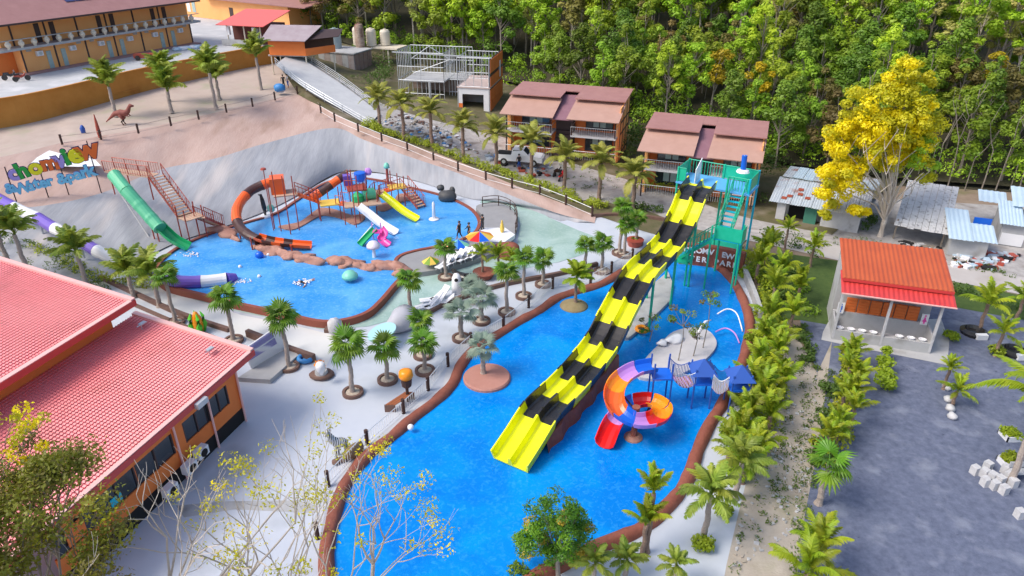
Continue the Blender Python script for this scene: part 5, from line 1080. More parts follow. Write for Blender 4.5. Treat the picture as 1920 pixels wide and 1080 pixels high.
loft('ramp', Gs([(517,122,7.5),(575,168,5.9),(640,205,4.4),(692,236,3.45)]), Gs([(546,97,7.8),(604,134,6.3),(655,168,5.1),(712,212,3.7)]), mat('ramp_concrete', (.44,.45,.47), .8, (.58,.59,.60), .8, .4, .2, 10), 2, 6, 0, 3)
railing_run('dark curved railing at the right end of the lounge deck', [(905,388,.4),(935,386,.4),(962,398,.4),(970,420,.4),(966,440,.4)], 1.0, 3, 'deck_railing', 1.2, M['post'])

# ================================================================== PALMS
def feather_mesh(name, L, droop, mt, nl=22, wid=.5, lw=.035, lift=.5, sag=.35, seed=0):
    rr = random.Random(seed); m_ = MB(); pts = []
    for i in range(9):
        t = i / 8; pts.append(Vector((L * t * (1 - .18 * t * droop), rr.uniform(-.01,.01) * L, L * (lift * t - droop * t * t))))
    m_.tube(pts, [L * .012 * (1 - .8 * i / 8) + .004 for i in range(9)], 4)
    fine_ = smooth_line(pts, False, 4)
    for i in range(nl):
        t = .14 + .86 * (i + .5) / nl; k = min(int(t * (len(fine_) - 1)), len(fine_) - 2); p = fine_[k]; d = (fine_[k+1] - p).normalized()
        w = wid * L * math.sin(math.pi * (.12 + .83 * t)) ** .8
        for s in (-1, 1):
            side = Vector((0, s, 0)); e = (side * .85 + d * .75 + Vector((0, 0, -sag * rr.uniform(.5, 1.3)))).normalized() * w * rr.uniform(.8, 1.1)
            u = d * lw * L * .5; m = p + e * .5 + Vector((0,0,.04 * L * .3)); vs = [p - u, p + u, m + u * 1.1, p + e, m - u * 1.1]
            m_.add(vs, [(0,1,2,3,4)])
    return m_.mesh(name, mt)
def fan_mesh(name, L, mt, n=16, spread=2.4, pet=.5, cup=.25, seed=0):
    rr = random.Random(seed); m_ = MB(); hub = Vector((L * pet, 0, L * pet * .15)); m_.bar((0,0,0), hub, .018, 4, .012)
    F = L * (1 - pet); ang = [(-spread + 2 * spread * i / n) for i in range(n + 1)]
    def pt(a, r, fold): return hub + Vector((r * math.cos(a), r * math.sin(a), -cup * r * r / F + fold))
    for i in range(n):
        a0, a1 = ang[i], ang[i+1]; am = (a0 + a1) / 2; ln = F * (1 - .22 * abs(am) / spread) * rr.uniform(.88, 1.06)
        r1 = ln * .62; z = .03 * F
        m_.add([hub, pt(a0, r1, -z), pt(am, r1 * 1.05, z), pt(a1, r1, -z)], [(0,1,2), (0,2,3)])
        b = pt(am, ln, -rr.uniform(.02, .2) * F); m_.add([pt(a0, r1, -z), b, pt(am, r1 * 1.05, z)], [(0,1,2)]); m_.add([pt(am, r1 * 1.05, z), b, pt(a1, r1, -z)], [(0,1,2)])
    return m_.mesh(name, mt)
def trunk_mesh(mt, r0, r1, bulge=0.0, n=9):
    pts = [Vector((.03 * math.sin(i * .7), .02 * math.cos(i), i / 14)) for i in range(15)]
    rs = [(r0 + (r1 - r0) * i / 14) * (1 + (.10 if i % 2 else -.04)) + (r0 * .5 if i == 0 else 0) for i in range(15)]
    m_ = MB(); vs = []; 
    for p, r in zip(pts, rs):
        for k in range(n): a = 2 * math.pi * k / n; vs.append((p.x + r * math.cos(a), p.y + r * math.sin(a), p.z))
    m_.add(vs, [(i*n+k, i*n+(k+1)%n, (i+1)*n+(k+1)%n, (i+1)*n+k) for i in range(14) for k in range(n)] + [tuple(range(14*n, 15*n))]); return m_.mesh('trunk', mt)
FR = {
 'fan': [fan_mesh('frond', 1.25, M['fan'], 15, 2.3, .42, .5, s) for s in range(3)],
 'silver': [fan_mesh('frond', 1.9, M['silver'], 18, 2.2, .45, .3, s) for s in range(3)],
 'date': [feather_mesh('frond', 2.0, .75, M['featherd'], 24, .26, .05, .75, .3, s) for s in range(3)],
 'coco': [feather_mesh('frond', 2.5, .8, M['feather'], 24, .26, .05, .9, .7, s) for s in range(3)],
 'lush': [feather_mesh('frond', 2.1, .75, M['lush'], 32, .22, .032, 1.0, .8, s) for s in range(3)],
 'lime': [feather_mesh('frond', 1.6, .7, M['lime'], 18, .30, .08, .85, .4, s) for s in range(3)],
 'hero': [feather_mesh('frond', 3.4, .8, mat('bright_frond', (.16,.32,.01), .45, (.42,.48,.02), 1, .35, transl=.35), 34, .17, .034, .62, .9, s) for s in range(3)],
}
TK = {'fan': trunk_mesh(M['trunkp'], .15, .11), 'silver': trunk_mesh(M['trunkp'], .2, .18), 'date': trunk_mesh(M['trunk'], .17, .15), 'coco': trunk_mesh(M['trunkp'], .17, .13), 'lush': trunk_mesh(M['trunk'], .13, .11), 'lime': trunk_mesh(M['trunk'], .12, .1), 'hero': trunk_mesh(M['trunkp'], .15, .13)}
ringm = MB(); ringm.lathe((0,0,0), [(.62,0),(.62,.2),(.46,.2),(.44,.08),(0,.12)], 20); RINGM = ringm.mesh('planter_ring', M['ring'])
fillm = MB().blob((0,0,.08), (.98,.98,.22), 2, 12, .05).mesh('pebbles', M['gravelw'], True)
pr = random.Random(5)
def palm(kind, px, py, top, label, sc=1.0, nf=None, z=0.0, group=None, ring=False, lean=0.0, el=(-.5, 1.15), base=None):
    p = base if base is not None else G(px, py, z); h = (ZA(top, p.y) - p.z) if top else .35; h = max(h, .2)
    t = thing('palm_tree', label, 'palm tree', tuple(p), pr.uniform(0, 6.28), group)
    tr = link('trunk', TK[kind], None, (0,0,0)); tr.scale = (sc ** .5, sc ** .5, h); local(t, tr)
    nf = nf or {'fan': 16, 'silver': 13, 'date': 20, 'coco': 16, 'lush': 15, 'lime': 14, 'hero': 13}[kind]
    for i in range(nf):
        f_ = i / nf; e = el[0] + (el[1] - el[0]) * (f_ ** .8) + pr.uniform(-.12, .12); a = i * 2.39996 + pr.uniform(-.25, .25)
        s = sc * pr.uniform(.82, 1.12)
        o = link('frond', FR[kind][i % 3]); local(t, o); o.location = (.03, 0, h - .02 + .1 * f_)
        o.rotation_euler = (pr.uniform(-.25, .25), -e, a); o.scale = (s, s, s)
    if ring:
        local(t, link('planter_ring', RINGM, None, (0,0,0))); local(t, link('pebbles', fillm, None, (0,0,0)))
    return t
F_ = 'fan palms in brown rings on the plaza'
for a in [(662,738,648,'tallest fan palm on the open plaza',1.15),(727,714,652,'short stout fan palm between the tall one and the fence',1.0),(797,697,646,'fan palm with a bushy greyish crown beside the pool fence',.95),(793,668,604,'bright fan palm just behind the bushy one',.95),
          (543,690,596,'fan palm at the corner of the white louvred frame',1.1),(439,640,560,'slender fan palm behind the corner of the lower red roof',1.1),(330,606,521,'leaning fan palm behind the roofs beside the corn statue',1.05),
          (950,587,511,'tall fan palm on the plaza left of the round olive island',1.0),(982,557,486,'fan palm behind the tall one near the olive island',.95),(1018,535,486,'short fan palm at the end of the palm row on the plaza',.95),(770,588,526,'fan palm with flat dark crown beside the shark mouth',1.05),
          (836,522,466,'fan palm by the loungers on the deck',.95),(1161,476,388,'tall fan palm left of the slide top, left of the pair',1.0),(1170,480,425,'lower fan palm in front of the pair by the slide',.9),(1192,458,412,'fan palm in a red planter right beside the striped slide',.95),
          (1097,508,462,'fan palm left of a pair above the upper curb',.95),(1128,510,456,'fan palm right of a pair above the upper curb',.95)]:
    palm('fan', a[0], a[1], a[2], a[3], a[4] * .88, group=F_, ring=True)
palm('silver', 865, 636, 588, 'silvery green fan palm in a brown ring beside the pool fence', .72, ring=True)
palm('silver', 903, 604, 560, 'silvery green fan palm behind the first, squatter', .72, ring=True)
palm('silver', 886, 570, 540, 'bushy silvery palm against the wading water', .6, nf=14)
palm('lush', 905, 520, 478, 'dark green palm cluster in a brown pot by the parasols', .6)
palm('silver', 906, 694, 650, 'small greyish palm on the round red island', .62, base=G(906, 700, .25)); palm('lime', 1079, 566, 522, 'yellow green palm on the olive island mound', .95, nf=18, base=G(1079,566,.4))
for a in [(962,520,492,'green palm cluster above the plaza palm row'),(935,505,480,'green palm cluster beside the brown rock by the stage')]: palm('lush', *a, .65)
RD = 'row of date palms along the hedge below the road'
nm = ['first','second','third','fourth','fifth','sixth','seventh','eighth','ninth']
for i, (bx_, by_, tx, ty, z) in enumerate([(713,244,708,188,3.1),(758,262,755,197,2.5),(810,278,808,212,2.0),(869,298,868,238,1.6),(931,318,930,253,1.2),(996,335,997,268,.9),(1058,356,1061,297,.6),(1123,376,1128,306,.3),(1186,393,1188,330,.1)]):
    palm('date', bx_, by_, ty, nm[i] + ' date palm from the left in the row between hedge and road', 1.22, z=z, group=RD)
TP = 'coconut palms on the upper terrace'
for a in [(218,219,163,'terrace palm standing behind the dinosaur statue'),(322,211,172,'leaning terrace palm in a white ring, lower crown'),(318,192,140,'terrace palm just uphill of the leaning one'),(405,203,137,'terrace palm in front of the brown end of the retaining wall'),(412,187,150,'small terrace palm at the wall end'),(490,168,108,'tallest terrace palm beside the top of the ramp')]:
    palm('coco', a[0], a[1], a[2], a[3], 1.35, z=5.2, group=TP, el=(.25,1.35), nf=19)
LG = 'palms on the grassy bank behind the roofs'
for a in [(50,505,440,2.2,'bank palm third from the left edge behind the upper roof'),(14,490,430,2.4,'bank palm touching the left edge of the picture'),(162,532,474,.5,'bank palm just above the red roof verge'),(251,558,515,.0,'plaza palm above the end of the upper red roof'),(300,575,520,0,'short green palm by the tube slide end'),(-20,520,420,2.4,'bank palm half outside the left edge')]:
    palm('coco', a[0], a[1], a[2], a[4], 1.0, z=a[3], group=LG, el=(-.1,1.2))
RBL = ['level with the name wall, on the pool side', 'below the first one, close to the curb', 'left of the lawn corner', 'level with the top of the lawn by the curb', 'on the lawn side above the path start', 'level with the water arches, by the curb', 'at the head of the dirt path',
  'level with the pale island, by the curb', 'level with the blue pointed roofs, path side', 'level with the blue pointed roofs, by the curb', 'on the path edge level with the spiral slide top', 'by the curb level with the spiral slide loop', 'by the curb level with the spiral slide end', 'on the path side level with the spiral slide end', 'in the lower group, largest of it', 'in the lower group, nearest the dirt path', 'hanging over the curb in the lower group', 'lowest of the row, path side', 'half hidden between lawn and pale island', 'behind the curb between the spiral slide and the path']
RB = 'lush palms planted along the right side of the slide pool'
k = 0
for a in [(1420,500,452),(1402,530,475),(1445,545,490),(1430,585,520),(1480,570,520),(1425,620,575),(1465,625,570),(1415,660,610),(1440,690,640),(1405,715,670),(1448,735,700),(1412,765,720),(1385,800,760),(1425,810,760),(1368,838,795),(1400,870,820),(1350,865,820),(1378,905,862),(1440,660,625),(1395,745,705)]:
    k += 1; palm('lush', a[0], a[1], a[2] + 20, 'lush palm right of the pool, ' + RBL[k-1], .78 + .2 * pr.random(), group=RB, base=G(a[0] + 14, a[1]), el=(.15, 1.4))
palm('coco', 1319, 1012, 930, 'coconut palm with a lime skirt plant right of the lower pool', .72, nf=18, el=(-.5,1.1))
palm('coco', 1378, 935, 868, 'coconut palm above the lower right curb, further back', .7, nf=16, el=(-.4,1.2))
palm('lush', 1212, 1035, 925, 'upright narrow palm on the brown curb at the bottom', .7, nf=12, el=(.5,1.3)); palm('lush', 1205, 1040, 985, 'short upright palm at the foot of the narrow one', .8, nf=14, el=(.4,1.3))
palm('coco', 1172, 1085, 1052, 'dark palm at the bottom edge below the narrow palms', .45); palm('coco', 1262, 1105, 1060, 'palm cut by the bottom edge, right one', .4); palm('coco', 1110, 1120, 1060, 'palm cut by the bottom edge beside the mango tree', .45)
DR = 'shrubby palms between the dirt path and the gravel yard'
for i, a in enumerate([(1592,690,665),(1585,720,690),(1600,745,712),(1575,775,745),(1592,805,768),(1565,830,800),(1545,855,820),(1590,775,735)]): palm('lush', a[0], a[1], a[2], 'shrubby palm, ' + ['topmost', 'second', 'third', 'fourth', 'fifth', 'sixth', 'lowest', 'half hidden middle'][i] + ' in the line on the gravel edge', .68, group=DR, el=(.1,1.3))
palm('fan', 1534, 945, 872, 'lone fan palm with bright broad leaves on the gravel edge', 1.1, nf=9, el=(-.3,1.0)); palm('lush', 1520, 1075, 1030, 'dark bushy palm at the bottom of the gravel edge', .9, el=(.1,1.2)); palm('lush', 1500, 1120, 1075, 'palm cut off by the bottom edge on the gravel side', .9)
palm('lush', 1518, 500, 465, 'palm on the lawn below the rusty shed', .75); palm('lush', 1865, 668, 625, 'palm inside a lime plant ring on the gravel', .7, nf=12); palm('lush', 1835, 620, 570, 'dark leaning palm beside the tyre planter', .9)
palm('hero', 1893, 905, 752, 'tall palm with long arching yellow green fronds at the right edge', 1.05, nf=16, el=(-.15,1.0)); palm('hero', 1935, 800, 700, 'palm behind the tall one, cut by the right edge', .8)
palm('lush', 1768, 730, 692, 'low palm at the top of the stone lined bed on the gravel', .5); palm('lush', 1785, 760, 735, 'low palm at the bottom of the stone lined bed on the gravel', .6)
palm('lush', 1905, 600, 560, 'palm at the right edge beside the lane', .8); palm('lush', 1470, 470, 430, 'palm beside the lane below the rusty shed', .6)

# ================================================================== HEDGES AND GROUND PLANTS
def hedge(label, pts, w, h, mt, z=0.0, dens=26, size=.11, name='hedge', r=.3):
    P = smooth_line([G(p[0], p[1], p[2] if len(p) > 2 else z) for p in pts], False, 8); cl = []
    L = sum((b - a).length for a, b in zip(P[:-1], P[1:])); n = int(L / (w * .5)) + 2
    for i in range(n):
        q = P[min(int(i / n * (len(P) - 1)), len(P) - 1)]; cl.append((q.x + nr.uniform(-.4,.4) * w, q.y + nr.uniform(-.4,.4) * w, q.z + h * nr.uniform(.3, .7), r * nr.uniform(.8, 1.3) * w / .6))
    return tag(link(name, leaf_cloud(name, cl, dens, size, mt)), label, 'hedge')
hedge('bright yellow green clipped hedge between the log post fence and the road', [(690,238,3.4),(730,252,2.9),(780,268,2.3),(840,288,1.8),(900,312,1.4),(960,332,1.0),(1020,352,.8),(1080,375,.45),(1140,392,.2)], 1.0, .6, M['hedgey'], dens=150, size=.10)
hedge('dark green hedge above the upper end of the pool', [(1188,392),(1215,396),(1250,402)], .9, .8, M['hedge'], dens=60)
hedge('yellow leaved hedge in front of the right villa', [(1195,350,.8),(1230,352,.8),(1262,356,.7)], .8, .8, M['hedgey'], dens=50)
hedge('rough green plants along the walkway by the purple slide', [(70,465,1.4),(120,490,1.0),(170,515,.5),(230,530,.1),(290,540,.1)], .9, .5, M['hedgey'], dens=40)
hedge('narrow upright hedge column on the gravel in front of the washrooms', [(1654,735),(1656,700),(1655,668)], .7, 1.1, M['lime'], dens=120, r=.32)
hedge('green shrubs beside the lane right of the lawn', [(1790,545),(1830,560),(1880,575),(1920,585)], 1.0, .8, M['hedge'], dens=60)
hedge('scrub at the near edge of the lawn and path', [(1500,620),(1512,650),(1520,690)], .7, .4, M['hedge'], dens=60)
hedge('mixed shrubs below the lane left of the red roofed washroom', [(1435,440),(1465,455),(1500,462),(1540,482)], 1.4, .7, M['hedge'], dens=60)
hedge('low garden plants between lawn and washroom', [(1490,540),(1500,570),(1520,595)], 1.2, .5, M['fan'], dens=70)
hedge('dark undergrowth beneath the right palm row', [(1415,500),(1432,560),(1440,620),(1428,690),(1418,750),(1395,810),(1380,870)], 1.3, .4, M['fan'], dens=60)
hedge('small shrub mass between villa and stair tower', [(1395,365,.6),(1420,372,.5),(1440,385,.3)], 1.2, .7, M['hedge'], dens=50)
for px, py, s, l in ((1316,1026,.6,'lime green skirt plant at the foot of the coconut palm'),(1352,965,.55,'lime green clump on the paving behind the coconut palm'),(1378,898,.5,'lime green clump beside the pool curb'),(1866,668,.6,'round lime green plant ring on the gravel'),(1782,638,.5,'round clipped bush right of the washrooms'),(1892,820,.4,'lime plant in a white planter box, further one'),(1890,868,.4,'lime plant in a white planter box, nearer one'),(1455,610,.5,'lime bush on the path edge'),(1190,458,.45,'green bush in the red planter')):
    p = G(px, py); tag(link('bush', leaf_cloud('bush', [(p.x + nr.uniform(-.5,.5) * s, p.y + nr.uniform(-.5,.5) * s, .3 + nr.uniform(0,.3) * s, .32) for _ in range(7)], 110, .09, M['lime'])), l, 'bush')
# scattered weeds (ground cover)
cl = []
for poly, n, z in (([(1440,660),(1500,640),(1530,760),(1500,900),(1440,1000),(1380,1070),(1400,880)], 90, 0), ([(1500,680),(1560,700),(1530,900),(1490,1070)], 120, 0), ([(600,150,5.5),(700,140,5),(760,200,3),(720,215,3.2)], 70, 0), ([(0,440,2.5),(120,470,1.5),(200,540,.2),(0,600,.6)], 140, 0),([(760,200,3),(1000,235,2.2),(960,300,1.2),(760,255,2.4)], 40, 0),([(1050,310,1.),(1200,330,.8),(1180,385,.2),(1060,360,.6)],60,0),([(1440,440),(1900,520),(1850,500),(1620,450)],80,0)):
    q = [G(*a) if len(a) > 2 else G(a[0], a[1], z) for a in poly]
    for _ in range(n):
        i, j, k_ = (pr.randrange(len(q)) for _ in range(3)); u, v = pr.random(), pr.random(); p = q[i].lerp(q[j], u).lerp(q[k_], v * .6); cl.append((p.x, p.y, p.z + .08, .16 + .25 * pr.random()))
stuff(tag(link('weeds', leaf_cloud('weeds', cl, 22, .07, M['weed'])), 'loose weeds and tufts over the dirt path and banks', 'weeds'))
# rubble and litter
def scatter(name, label, cat, poly, n, mts, smin, smax, flatn=.6, seed=1):
    rr = random.Random(seed); q = [G(*a) for a in poly]; m_ = MB()
    for _ in range(n):
        i, j, k_ = (rr.randrange(len(q)) for _ in range(3)); p = q[i].lerp(q[j], rr.random()).lerp(q[k_], rr.random() * .7); s = rr.uniform(smin, smax)
        m_.box((p.x, p.y, p.z + s * .2), (s * rr.uniform(.5,1.6), s * rr.uniform(.5,1.4), s * flatn), rr.uniform(0, 3), rr.randrange(len(mts)))
    return stuff(tag(m_.build(name, mts), label, cat))
scatter('building_rubble', 'heaps of building rubble and offcuts between the ramp and the steel frame', 'rubble', [(700,225,3.3),(760,215,3.1),(850,250,2.3),(900,290,1.6),(800,265,2.4)], 260, [M['conc'], M['white'], M['tin'], M['conc'], M['bark'], M['stone'], M['ring'], M['tarp']], .1, .4, .4, 3)
scatter('yard_scrap', 'scrap and junk scattered before the blue roofed sheds', 'scrap', [(1790,470),(1850,490),(1910,480),(1860,505),(1790,500)], 200, [M['white'], M['tin'], M['dark'], M['tinb'], M['rust']], .12, .5, .5, 4)
scatter('yard_scrap', 'firewood and scrap under the white roofed shed', 'scrap', [(1690,455),(1760,465),(1760,475),(1700,470)], 120, [M['bark'], M['stone'], M['dark']], .1, .4, .5, 5)
scatter('loose_stones', 'pale loose stones along the dirt path', 'stones', [(1455,700),(1530,700),(1520,900),(1480,1000),(1370,1070),(1430,850)], 420, [M['stone'], M['conc'], M['dirt']], .04, .16, .6, 6)
scatter('loose_stones', 'scattered pebbles on the dark gravel', 'stones', [(1570,700),(1900,680),(1900,1070),(1520,1070),(1560,850)], 380, [M['gravel'], M['gravel']], .03, .08, .6, 7)
scatter('roadside_junk', 'odds and ends beside the truck on the road', 'junk', [(880,285,1.7),(1000,300,1.2),(1060,330,.8),(1000,330,1.)], 60, [M['dark'], M['tin'], M['rust'], M['tarp']], .1, .5, .5, 8)
for i, (px, py) in enumerate([(1826,888),(1843,893),(1858,900),(1873,907),(1845,910),(1862,916),(1880,925),(1889,900),(1883,886),(1850,880),(1897,912),(1909,970)]):
    p = G(px, py, 0); t = tag(MB().box((p.x, p.y, .24), (.34,.34,.48), .35 + .2 * math.sin(i)).build('concrete_stool', M['stone']), 'concrete stool, ' + ['leftmost of the group','second from the left at the top','third along the upper row','fourth along the upper row','first of the lower row','second of the lower row','third of the lower row','right of the upper row','topmost right','between the two rows, left','rightmost of the group','apart'][i], 'stool', 'concrete stools on the gravel'); 
    if i == 11: t['label'] = 'square concrete stool standing apart at the right edge'; del t['group']
for px, py, l in ((1888,905,'white framed garden bench beside the concrete stools'),): 
    p = G(1912, 896); t = thing('garden_bench', l, 'bench', tuple(p)); MB().box((p.x,p.y,.42), (1.2,.45,.06)).build('seat', M['stone'], t); MB().box((p.x-.5,p.y,.2), (.08,.4,.4)).build('leg', M['stone'], t); MB().box((p.x+.5,p.y,.2), (.08,.4,.4)).build('leg', M['stone'], t); MB().box((p.x,p.y+.2,.7), (1.2,.05,.3)).build('backrest', M['stone'], t)
for px, py, l in ((1893,820,'white planter box on the gravel, upper of the two'),(1891,872,'white planter box on the gravel, lower of the two')):
    p = G(px, py); m_ = MB(); s = .42
    for a, b in (((-s,-s),(s,-s)),((s,-s),(s,s)),((s,s),(-s,s)),((-s,s),(-s,-s))): m_.slab([(p.x+a[0],p.y+a[1],0),(p.x+b[0],p.y+b[1],0),(p.x+b[0],p.y+b[1],.32),(p.x+a[0],p.y+a[1],.32)], .06)
    tag(m_.build('planter_box', M['white']), l, 'planter')
for px, py, l in ((1825,625,'dark tyre planter with white bench block beside the leaning palm'),(1900,662,'dark planter at the right edge by the lime ring')):
    p = G(px, py); t = thing('tyre_planter', l, 'planter', tuple(p)); MB().lathe((p.x,p.y,0), [(.8,0),(.85,.2),(.6,.35),(.5,.1),(0,.1)], 16).build('tyre', M['blk'], t); MB().box((p.x+.05,p.y-.75,.2), (.7,.3,.35)).build('block', M['white'], t)
for i, (px, py) in enumerate([(1775,725),(1778,748),(1782,765),(1786,780)]):
    tag(MB().blob(tuple(G(px,py,.15)), (.5,.6,.4), i, 10, .15).build('garden_stone', M['stone'], smooth=True), 'pale garden stone edging the little palm bed on the gravel', 'stone', 'stones edging the palm bed')

# ================================================================== TREES
def tree_branches(m_, p, d, L, r, depth, rr, tips, bend=.35, ratio=.72, fork=(2,3), mid=None, n=5, lift=.12):
    pts = [p]; q = p.copy(); dd = d.copy(); seg = 3
    for i in range(seg):
        dd = (dd + Vector((rr.uniform(-1,1), rr.uniform(-1,1), rr.uniform(-.6,1))) * bend * .35 + Vector((0,0,lift * .4))).normalized(); q = q + dd * L / seg; pts.append(q)
    m_.tube(pts, [r * (1 - .38 * i / seg) for i in range(seg + 1)], n if depth > 1 else 4)
    if mid is not None: mid.append((pts[-1], depth))
    if depth <= 0: tips.append(q); return
    for k in range(rr.randint(*fork)):
        ax_ = Vector((rr.uniform(-1,1), rr.uniform(-1,1), rr.uniform(-.25,.5))).normalized(); nd = (dd + ax_ * rr.uniform(.5, .95)).normalized()
        tree_branches(m_, q if k else pts[-1], nd, L * ratio * rr.uniform(.75, 1.15), r * .62, depth - 1, rr, tips, bend, ratio, fork, mid, n, lift)
# --- forest tree kinds: trunk + crown, local coordinates
def forest_kind(seed, mt, H=10.5, R_=2.5, thin=False, per=115, size=.19, ncl=20, low=.42):
    rs = np.random.RandomState(seed); rr = random.Random(seed); m_ = MB(); lean = Vector((rr.uniform(-.6,.6), rr.uniform(-.4,.4), 0))
    pts = [Vector((0,0,-1)) , Vector((0,0,0))] + [lean * (i/4) ** 1.5 + Vector((0,0,H*.78*i/4)) for i in range(1, 5)]
    m_.tube(pts, [.17,.16,.13,.11,.08,.04], 5)
    cl = []
    for i in range(ncl):
        a = rs.uniform(0, 6.283); t = rs.uniform(low, 1.0); rad = R_ * math.sin(math.pi * min(1, max(.08, (t - low) / (1 - low) * .8 + .14))) * rs.uniform(.35, 1.0)
        c = Vector((math.cos(a) * rad, math.sin(a) * rad, H * t)) + lean * t; cl.append((c.x, c.y, c.z, rs.uniform(.6, 1.1) * R_ * .34))
        m_.bar(lean * t * .7 + Vector((0,0,H * max(.3, t - .18))), c, .045, 3, .015, cap=False)
    return m_.mesh('trunk', M['bark'] if not thin else M['barkp']), leaf_cloud('crown', cl, per, size, mt, rs=rs, up=.9, aspect=.6, soft=.32)
KINDS = [(forest_kind(1, GR[0], 11, 2.8, low=.2, ncl=28), 'dark green'), (forest_kind(2, GR[1], 12, 2.7, low=.25, ncl=28), 'mid green'), (forest_kind(3, GR[2], 12.5, 2.5), 'bright green'), (forest_kind(4, GR[3], 12.5, 2.4, True, 90, .17), 'thin grey green'),
         (forest_kind(5, GR[4], 9.5, 1.9, False, 90, .19, 11, .55), 'yellow leaved'), (forest_kind(6, GR[5], 11, 2.6, low=.25, ncl=24), 'olive brown'), (forest_kind(7, GR[1], 9, 2.2, low=.15, ncl=24), 'mid green'), (forest_kind(8, GR[2], 10.5, 2.9, ncl=26), 'bright green'), (forest_kind(9, GR[3], 13, 2.1, True, 60, .16, 18, .45), 'thin grey green')]
bvs = []
for o in (h1, h2, fg): bvs.append(BVHTree.FromPolygons([v.co for v in o.data.vertices], [tuple(p.vertices) for p in o.data.polygons]))
def ground(x, y):
    best = None
    for b in bvs:
        h = b.ray_cast(Vector((x, y, 200)), Vector((0,0,-1)))
        if h[0] is not None and (best is None or h[0].z > best): best = h[0].z
    return best
def proj(X, Y, Z): dz = Z - HC; f_ = Y * CT - dz * ST; u_ = Y * ST + dz * CT; return 960 + FPX * X / f_, 540 - FPX * u_ / f_
tr_ = random.Random(21); cand = []
sx = 3.9
y = 60
while y < 205:
    x = -75 + tr_.uniform(0, sx)
    while x < 130:
        X = x + tr_.uniform(-1.7, 1.7); Y = y + tr_.uniform(-1.7, 1.7); g = ground(X, Y)
        if g is not None:
            a, b = proj(X, Y, g); c_, d_ = proj(X, Y, g + 11)
            if 480 < a < 2040 and b > -30 and d_ < 330: cand.append((X, Y, g, a, b))
        x += sx
    y += sx * .86
cand.sort(key=lambda c: c[0] ** 2 + c[1] ** 2)
BACKDIST = 1e9; far = []
ORD = {}; near = cand[:292]; rest = cand[292:]
for i, (X, Y, g, a, b) in enumerate(near):
    front = i < 95
    r_ = tr_.random(); right = min(1, max(0, (a - 900) / 800))
    if front: k = tr_.choices([0,1,6,5,4,2,7], [5,4,4,2,1.6 if 880 < a < 1500 else .2,1.2,1])[0]
    else: k = tr_.choices([0,1,2,3,5,7,8,4], [1.2-.9*right,2,2+2*right,1.2+2*right,1.2-.9*right,2,1+1.5*right,.15])[0]
    (tm, cm), nm_ = KINDS[k]; s = tr_.uniform(.8, 1.2) * (.85 if front else 1.05)
    reg = next(n_ for lim, n_ in ((640,'behind the water tanks'),(760,'behind the tank stand'),(980,'behind the steel frame'),(1190,'behind the left villa'),(1440,'behind the right villa'),(1560,'left of the golden tree'),(1760,'behind the golden tree'),(9999,'above the tin sheds')) if a < lim)
    if front: key_ = (reg, nm_); od = ORD[key_] = ORD.get(key_, 0) + 1; lab_ = nm_ + ' tree at the forest front ' + reg + ', ' + ['nearest','second nearest','third nearest','fourth nearest','fifth nearest','sixth nearest','seventh nearest','farther'][min(od,8)-1]
    else: lab_ = nm_ + ' tree ' + ('low' if b > 180 else 'halfway up' if b > 90 else 'high') + ' in the hillside forest ' + reg
    t = thing('forest_tree', lab_, 'tree', (X, Y, g - .1), tr_.uniform(0, 6.28), 'forest trees, ' + nm_, s)
    local(t, link('trunk', tm)); c_ = link('crown', cm); local(t, c_)
# bare pale trunks seen in the dark edge of the wood
poles = []
for k in range(6):
    rr = random.Random(40 + k); m_ = MB(); tips = []
    tree_branches(m_, Vector((0,0,-.3)), Vector((rr.uniform(-.1,.1),0,1)), 4.2, .07, 3, rr, tips, .2, .62, (1,2), lift=.7); poles.append(m_.mesh('trunk', M['bark']))
for i, (px, py, z) in enumerate([(1315,218,1.8),(1455,262,1.2),(1540,296,.9),(1750,340,.3),(1778,345,.3),(1810,352,.3),(1840,355,.3),(1868,352,.3),(1895,352,.3),(1910,360,.3),(1085,190,2.6),(960,135,3.5),(1160,205,2.3),(815,95,5),(1720,335,.3),(880,120,4.2),(1600,305,.8),(1655,318,.6)]):
    p = G(px, py, z); t = thing('bare_tree', 'slender bare trunk at the forest edge, ' + ['above the right villa','right of the right villa','left of the golden tree','between golden tree and white roofed shed','above the white roofed shed','above the lean-to, left','above the lean-to, right','above the right edge house, left','above the right edge house, middle','above the right edge house, right','above the left villa','behind the steel frame','between the villas','behind the tank stand','just right of the golden tree','over the steel frame','behind the golden tree, left','behind the golden tree trunk'][i], 'tree', tuple(p), i * 1.3, 'bare pale trunks at the forest edge', 1.0 + .2 * math.sin(i * 2.1)); local(t, link('trunk', poles[i % 6]))
# the far wood as one mass
cl = []; rs = np.random.RandomState(3); fm = []
for (X, Y, g, a, b) in rest:
    k = 3 if tr_.random() < .45 else (2 if tr_.random() < .6 else 1); h = tr_.uniform(8, 12)
    for _ in range(8): cl.append((X + rs.uniform(-2,2), Y + rs.uniform(-2,2), g + h * rs.uniform(.25, 1.0), rs.uniform(.8, 1.5))); fm.append(k)
stuff(tag(link('far_wood', leaf_cloud('far_wood', cl, 60, .24, GR, lambda i: fm[i], rs=rs, up=.9, soft=.32)), 'far upper part of the forest where single trees merge', 'forest'))
